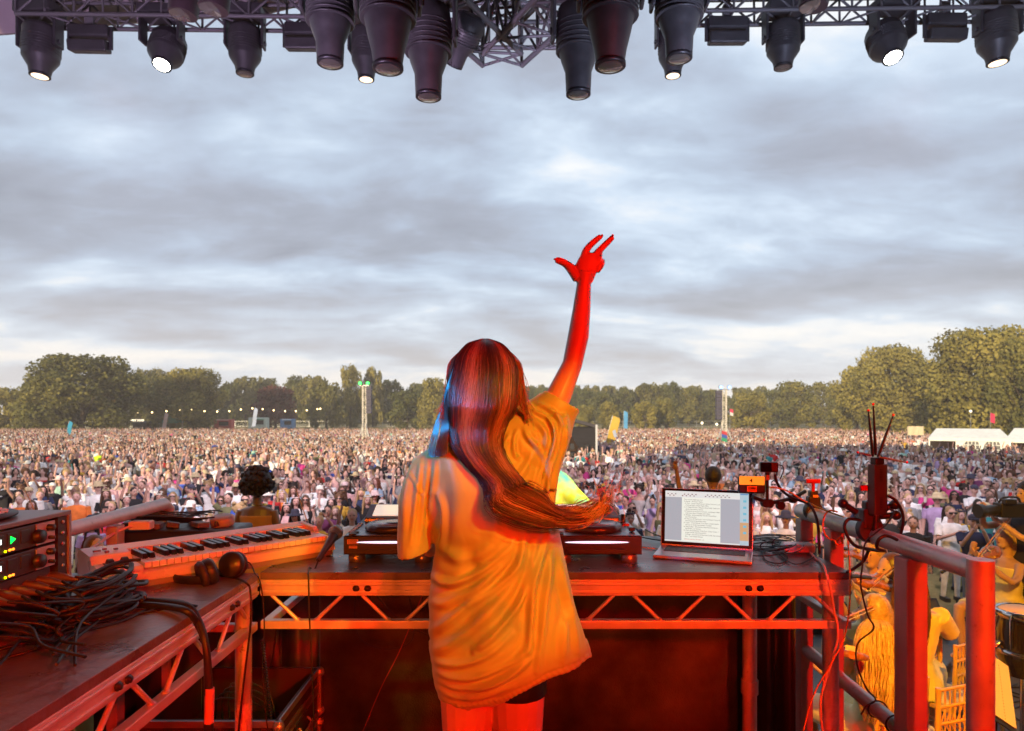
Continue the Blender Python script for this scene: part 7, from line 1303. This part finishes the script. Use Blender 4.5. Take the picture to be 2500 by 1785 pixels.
# right side: string players lit yellow
LFT = R(-78)   # local -Y turned towards screen left
figure('violinist with long blonde hair in a strapless yellow dress at the far right, facing left', xp(2462, 7.0), 7.0, ZS, LFT, True, [((-.22, -.26, .90), (-.06, -.38, 1.12)), ((.24, -.22, .86), (.10, -.46, 1.10))], STAGE_SKIN[0], 'blonde', YEL, head_turn=R(6), lean=.03)
violin('dark red violin held under the chin of the far right violinist', P(2440, 1340, 6.86), P(2370, 1370, 6.9), (0, -.4, 1), ((P(2378, 1372, 6.7)), (P(2470, 1258, 6.75))))
figure('violinist from behind with long wavy blonde hair, seated nearest behind the lower tube', xp(2138, 4.35), 4.35, ZS, math.pi + .25, True, [((-.25, -.16, .84), (-.10, -.36, .96)), ((.25, -.14, .84), (.30, -.36, .98))], STAGE_SKIN[0], 'blonde', YEL, sleeves=True, scale=.99)
gx = Vector((xp(2138, 4.35), 4.15, 0)); g = lambda px, py, y=4.14: P(px, py, y)
t = thing('hair_extension', 'thick wavy blonde curls falling down the back of the nearest violinist', 'hair', g(2138, 1600)); o_ = t.location.copy()
bpy.data.objects.remove(t)
near_v = [o for o in COL.objects if o.get('label', '').startswith('violinist from behind with long wavy')][0]; bpy.context.view_layer.update(); Mi = near_v.matrix_world.inverted()
L0 = [(2122, 1508), (2096, 1530), (2087, 1575), (2092, 1630), (2098, 1680), (2104, 1725), (2118, 1762)]; L1 = [(2150, 1508), (2176, 1530), (2184, 1580), (2188, 1630), (2186, 1680), (2180, 1725), (2172, 1765)]
dpt = [4.32, 4.21, 4.16, 4.12, 4.08, 4.08, 4.10]
hair_strands(near_v, ([Mi @ P(a, b_, y) for (a, b_), y in zip(L0, dpt)], [Mi @ P(a, b_, y) for (a, b_), y in zip(L1, dpt)], [Vector((0, .03, 0))] * 7), 320, HAIRM['blonde'], .0032, 9, .016, 'long_curls')
hair_strands(near_v, ([Mi @ P(a + 4, b_, y - .012) for (a, b_), y in zip(L0, dpt)], [Mi @ P(a - 4, b_, y - .012) for (a, b_), y in zip(L1, dpt)], [Vector((0, .03, 0))] * 7), 110, mat('hair_blonde_light', (.50, .34, .17), .4, var=.3, vs=50), .0055, 19, .022, 'loose_locks')
violin('violin glimpsed left of the nearest blonde violinist', P(2082, 1600, 3.95), P(2050, 1590, 4.5), (0, -.3, 1), ((P(2055, 1512, 4.0)), (P(2160, 1470, 4.4))))
figure('violinist with tied dark hair facing left, half hidden by the wide flat post', xp(2192, 5.3), 5.3, ZS, LFT, True, [((-.20, -.24, .86), (-.04, -.50, 1.10)), ((.22, -.20, .86), (.10, -.36, 1.04))], STAGE_SKIN[0], 'brown', YEL, lean=.05, scale=1.04)
violin('orange brown violin held high left of the wide flat post', P(2185, 1425, 5.2), P(2100, 1415, 5.15), (0, -.6, 1), ((P(2112, 1440, 5.1)), (P(2200, 1370, 5.2))))
figure('string player in yellow under the handrail, bare arm bent round a violin', xp(2135, 6.1), 6.1, ZS, R(-60), True, [((-.26, -.20, .86), (-.16, -.46, 1.12)), ((.22, -.18, .86), (.05, -.36, 1.04))], STAGE_SKIN[0], 'blonde', YEL, scale=1.0)
violin('violin pointing left below the handrail, held by the player with the bent arm', P(2110, 1352, 5.9), P(2050, 1345, 5.8), (0, -.6, 1), None)
figure('player in a yellow shirt whose back shows right of the wide flat post', xp(2222, 5.0), 5.0, ZS, R(150), True, [((-.25, -.16, .84), (-.10, -.36, .96)), ((.25, -.14, .84), (.1, -.36, .98))], STAGE_SKIN[0], 'brown', YEL, sleeves=True, scale=1.06)
figure('string player with auburn hair looking down, glimpsed under the left handrail', xp(232, 6.4), 6.4, ZS, R(20), True, [((-.24, -.16, .84), (-.10, -.36, .96)), ((.25, -.14, .84), (.05, -.36, 1.0))], STAGE_SKIN[0], 'brown', YEL, head_turn=R(30))
figure('player in yellow seated low behind the left table, seen through its truss', xp(205, 4.2), 4.2, ZS, R(160), True, [((-.25, -.16, .84), (-.10, -.36, .96)), ((.25, -.14, .84), (.1, -.36, .98))], STAGE_SKIN[0], 'brown', YEL, sleeves=True)
stick('orange lit violin bow rising at the far left above the rack', P(88, 1256, 6.6), P(58, 1192, 6.6)); stick('slim dark orange violin bow standing between the afro and the microphone', P(752, 1280, 7.0), P(722, 1192, 7.0))
def chair(label, px, py_seat, d, rz):
    t = thing('chiavari_chair', label, 'chair', (xp(px, d), d, ZS), rz, 'gilded chairs of the string players'); G = mat('gilt_wood', (.62, .36, .10), .35, var=.1, coat=.3); bam = lambda q, a, b_: q.tube([Vector(a).lerp(Vector(b_), k / 12) for k in range(13)], [.013 + .0035 * (k % 3 == 0) for k in range(13)], 8)
    q = MB(); q.box((0, 0, .45), (.40, .40, .035)); q.build('seat', G, t, bevel=.01); q = MB(); q.box((0, 0, .485), (.38, .38, .035)); q.build('cushion', mat('cushion', (.7, .62, .5), .8), t, bevel=.015)
    for a in (-1, 1):
        q = MB(); bam(q, (a * .18, -.18, 0), (a * .18, -.18, .45)); q.build('leg', G, t); q = MB(); bam(q, (a * .18, .20, 0), (a * .18, .22, .92)); q.build('leg', G, t)
        q = MB(); q.tube([(a * .18, -.18, .2), (a * .18, .2, .2)], .009, 6); q.build('stretcher', G, t)
    q = MB()
    for z in (.60, .70, .80, .90): q.tube([(-.18, .215, z), (.18, .215, z)], .010, 6)
    for k in range(9): q.tube([(-.16 + .04 * k, .216, .60), (-.16 + .04 * k, .216, .90)], .006, 6)
    for k in range(7): q.tube([(-.16 + .045 * k, .215, .60), (-.115 + .045 * k, .215, .70)], .005, 5); q.tube([(-.16 + .045 * k, .215, .80), (-.115 + .045 * k, .215, .70)], .005, 5)
    q.build('back_lattice', G, t)
chair('gilded bamboo-style chair right of the wide flat post, its lattice back towards the camera', 2262, 0, 4.25, math.pi + .35); chair('gilded chair of the nearest blonde violinist', 2135, 0, 4.32, math.pi + .25); chair('second gilded chair back rising behind the first, beside the round post', 2290, 0, 5.0, math.pi + .5); chair('gilded chair under the far right violinist', 2462, 0, 7.0, LFT); chair('gilded chair of the player half hidden by the wide flat post', 2192, 0, 5.3, LFT); chair('gilded chair of the player with the bent arm', 2135, 0, 6.1, R(-60)); chair('gilded chair of the player left behind the table', 205, 0, 4.2, R(160)); chair('gilded chair of the auburn-haired player at the left', 232, 0, 6.4, R(20))
# drum at the right edge
c = P(2503, 1495, 4.6); t = thing('conga_drum', 'black drum with orange skin and chrome rim cut off by the right edge', 'drum', c); CH = mat('chrome', (.6, .6, .6), .15, 1)
q = MB(); q.lathe([(.155, 0), (.17, -.12), (.165, -.30), (.12, -.42)], seg=32); q.build('shell', mat('shell_black', (.015, .012, .014), .15, coat=1), t); q = MB(); q.lathe([(.001, .022), (.14, .018), (.156, .004)], seg=32); q.build('drum_skin', mat('drum_skin', (.62, .40, .28), .6), t); q = MB(); q.lathe([(.158, -.03), (.172, -.03), (.174, .018), (.160, .020), (.157, .004)], seg=32); q.build('rim', CH, t)
for k in range(6): a = k * 1.047 + 2.6; q = MB(); q.tube([(.172 * math.cos(a), .172 * math.sin(a), .0), (.19 * math.cos(a), .19 * math.sin(a), -.03), (.185 * math.cos(a), .185 * math.sin(a), -.22)], .006, 8); q.build('tuning_lug', CH, t)
q = MB(); q.lathe([(.168, -.27), (.176, -.27), (.176, -.24), (.170, -.24)], seg=32); q.build('band', CH, t); q = MB(); q.tube([(-.17, 0, -.20), (-.22, 0, -.25), (-.22, 0, -.45), (-.1, 0, -1.05)], .014, 8); q.tube([(0, 0, -.4), (0, 0, -1.1)], .03, 8); q.tube([(.1, .1, -.4), (.3, .3, -1.1)], .014, 8); q.build('stand', CH, t)
# music stand
c = P(2440, 1690, 4.1); t = thing('music_stand', 'black music stand carrying a tilted white sheet at the bottom right', 'music stand', (c.x, 4.1, ZS)); h = c.z - ZS
q = MB(); q.tube([(0, .05, .02), (0, .03, h)], .012, 8); q.tube([(0, .05, .3), (.22, -.1, .02)], .009, 6); q.tube([(0, .05, .3), (-.22, -.1, .02)], .009, 6); q.tube([(0, .05, .3), (0, .3, .02)], .009, 6); q.build('tripod', M_BLACK, t)
Mr = Euler((R(-28), R(32), R(18))).to_matrix(); q = MB(); q.box((0, 0, h), (.24, .012, .40), Mr); q.build('desk', DARKM, t); q = MB(); q.box(Vector((0, 0, h)) + Mr @ Vector((0, -.012, .015)), (.21, .006, .38), Mr); sh_ = q.build('sheet_music', mat('paper', (.72, .68, .62), .8), t)
q = MB(); [q.box(Vector((0, 0, h)) + Mr @ Vector((.0, -.0156, -.16 + .018 * k)), (.004, .001, .006), Mr) for k in range(19)]; q.build('binding', DARKM, sh_)
# camera operator at the right edge
figure('camera operator in black with a brown cap at the right edge, shouldering a camera', xp(2512, 6.9), 6.9, ZS, R(-85), False, [((-.26, -.24, 1.32), (-.10, -.40, 1.50)), ((.24, -.2, 1.25), (.05, -.36, 1.42))], STAGE_SKIN[0], 'short', mat('black_tee', (.015, .014, .016), .8), dress=False, scale=1.02)
c = P(2450, 1245, 6.7); t = thing('video_camera', 'black broadcast camera with a long lens pointing left at the right edge', 'video camera', c, R(5)); q = MB(); q.box((.08, 0, 0), (.30, .12, .14)); q.build('body', BLK, t, bevel=.01); q = MB(); q.lathe([(.05, 0), (.055, .05), (.05, .12), (.065, .14), (.07, .20)], (-.07, 0, 0), (-1, 0, -.05), 18); q.build('lens', BLK, t); q = MB(); q.box((.0, -.07, .09), (.12, .06, .05)); q.build('viewfinder', BLK, t, bevel=.008); q = MB(); q.tube([(-.05, 0, .07), (0, 0, .12), (.14, 0, .12), (.18, 0, .07)], .011, 6, smooth=3); q.build('carry_handle', BLK, t)
# monitors, pedals and cables on the stage floor
rr = random.Random(21)
for i, (x, y, rz, lb) in enumerate([(3.4, 8.0, .2, 'black wedge loudspeaker at the stage front below the numbered screen'), (4.6, 7.9, -.1, 'black wedge loudspeaker at the stage front, right of the antenna box'), (5.6, 7.9, .1, 'black wedge loudspeaker at the stage front near the far violinist'), (-3.2, 7.9, 0, 'black wedge loudspeaker at the stage front on the left'), (-1.0, 8.0, 0, 'black wedge loudspeaker at the stage front behind the decks')]):
    t = thing('stage_monitor', lb, 'loudspeaker', (x, y, ZS), rz); q = MB(); q.loft([[Vector((sx * .32, a, b_)) for a, b_ in [(-.22, 0), (-.22, .12), (.05, .38), (.22, .34), (.22, 0)]] for sx in (-1, 1)], sm=False); q.build('cabinet', BLK, t); q = MB(); q.add([(-.29, -.215, .135), (.29, -.215, .135), (.29, .035, .375), (-.29, .035, .375)], [(0, 1, 2, 3)]); q.build('grille', mat('grille', (.05, .05, .05), .7), t, loc=(0, -.006, .006))
for i, (px, py, d, lb) in enumerate([(2330, 1700, 4.3, 'small black pedal box on the stage floor left of the round post'), (2375, 1745, 4.1, 'grey pedal box on the stage floor behind the round post'), (2290, 1640, 5.6, 'black floor box with red lights behind the gilded chair')]):
    p = P(px, py, 4.3); dd = (CZ - ZS) * F / (py - HY); t = thing('floor_box', lb, 'box', (xp(px, dd), dd, ZS), .4 * i); q = MB(); q.box((0, 0, .045), (.24, .18, .09)); q.build('case', BLK if i != 1 else mat('tray'), t, bevel=.01); q = MB(); [q.lathe([(.012, 0), (.010, .02), (.001, .021)], (-.07 + .07 * k, .03, .09)) for k in range(3)]; q.build('switches', STEEL, t)
FLR = lambda px, py: Vector((xp(px, (CZ - ZS) * F / (py - HY)), (CZ - ZS) * F / (py - HY), ZS + .008))
for k in range(9):
    a0 = (rr.uniform(2270, 2480), rr.uniform(1560, 1780)); pts = [FLR(a0[0] + rr.uniform(-70, 70) * j / 2, max(1530, a0[1] + rr.uniform(-40, 40) * j / 2)) for j in range(6)]; cable('floor_cable', pts, .007, 'black cable snaking over the stage floor at the bottom right')['group'] = 'cables on the stage floor'
p = FLR(2405, 1690); t = thing('water_glass', 'clear glass tumbler on the stage floor beside the music stand', 'glass', p); q = MB(); q.lathe([(.001, .004), (.032, .004), (.042, .14), (.045, .14), (.036, 0), (.001, 0)], seg=20); q.build('glass', mat('clear_glass', (.9, .9, .9), .05, trans=1.0), t)
for o in list(COL.objects):
    if o.type == 'MESH' and o.parent is None and 'kind' not in o and 'label' not in o: print('UNLABELLED', o.name)
# crowd pit rail in front of the stage
for k in range(9):
    x = -9 + 2.3 * k; t = thing('pit_barrier', 'heavy dark front-of-stage barrier panel just below the stage edge', 'barrier', (x, 10.6, 0), 0, 'front-of-stage barriers'); q = MB(); q.box((0, 0, 1.18), (2.25, .10, .05)); q.build('top_rail', STEEL, t); q = MB(); q.box((0, .02, .6), (2.2, .02, 1.1)); q.build('panel', DARKM, t)
for o in COL.objects:
    if 'label' in o and len(o['label'].split()) > 16: print('LONG', o.name, o['label'])
# ------------------------------------------------------------ haze
def haze():
    m = bpy.data.materials.new('haze'); m.use_nodes = True; t = m.node_tree; t.nodes.clear(); v = N(t, 'ShaderNodeVolumePrincipled'); v.inputs['Color'].default_value = (1, .93, .90, 1); v.inputs['Density'].default_value = HAZE; v.inputs['Anisotropy'].default_value = .1; o = N(t, 'ShaderNodeOutputMaterial'); L(t, v.outputs[0], o.inputs['Volume'])
    q = MB(); q.box((0, 140, 13), (900, 420, 28)); tag(q.build('haze', m), 'thin evening haze over the field and stage', 'haze', kind='stuff')
HAZE = .0007
if HAZE: haze()
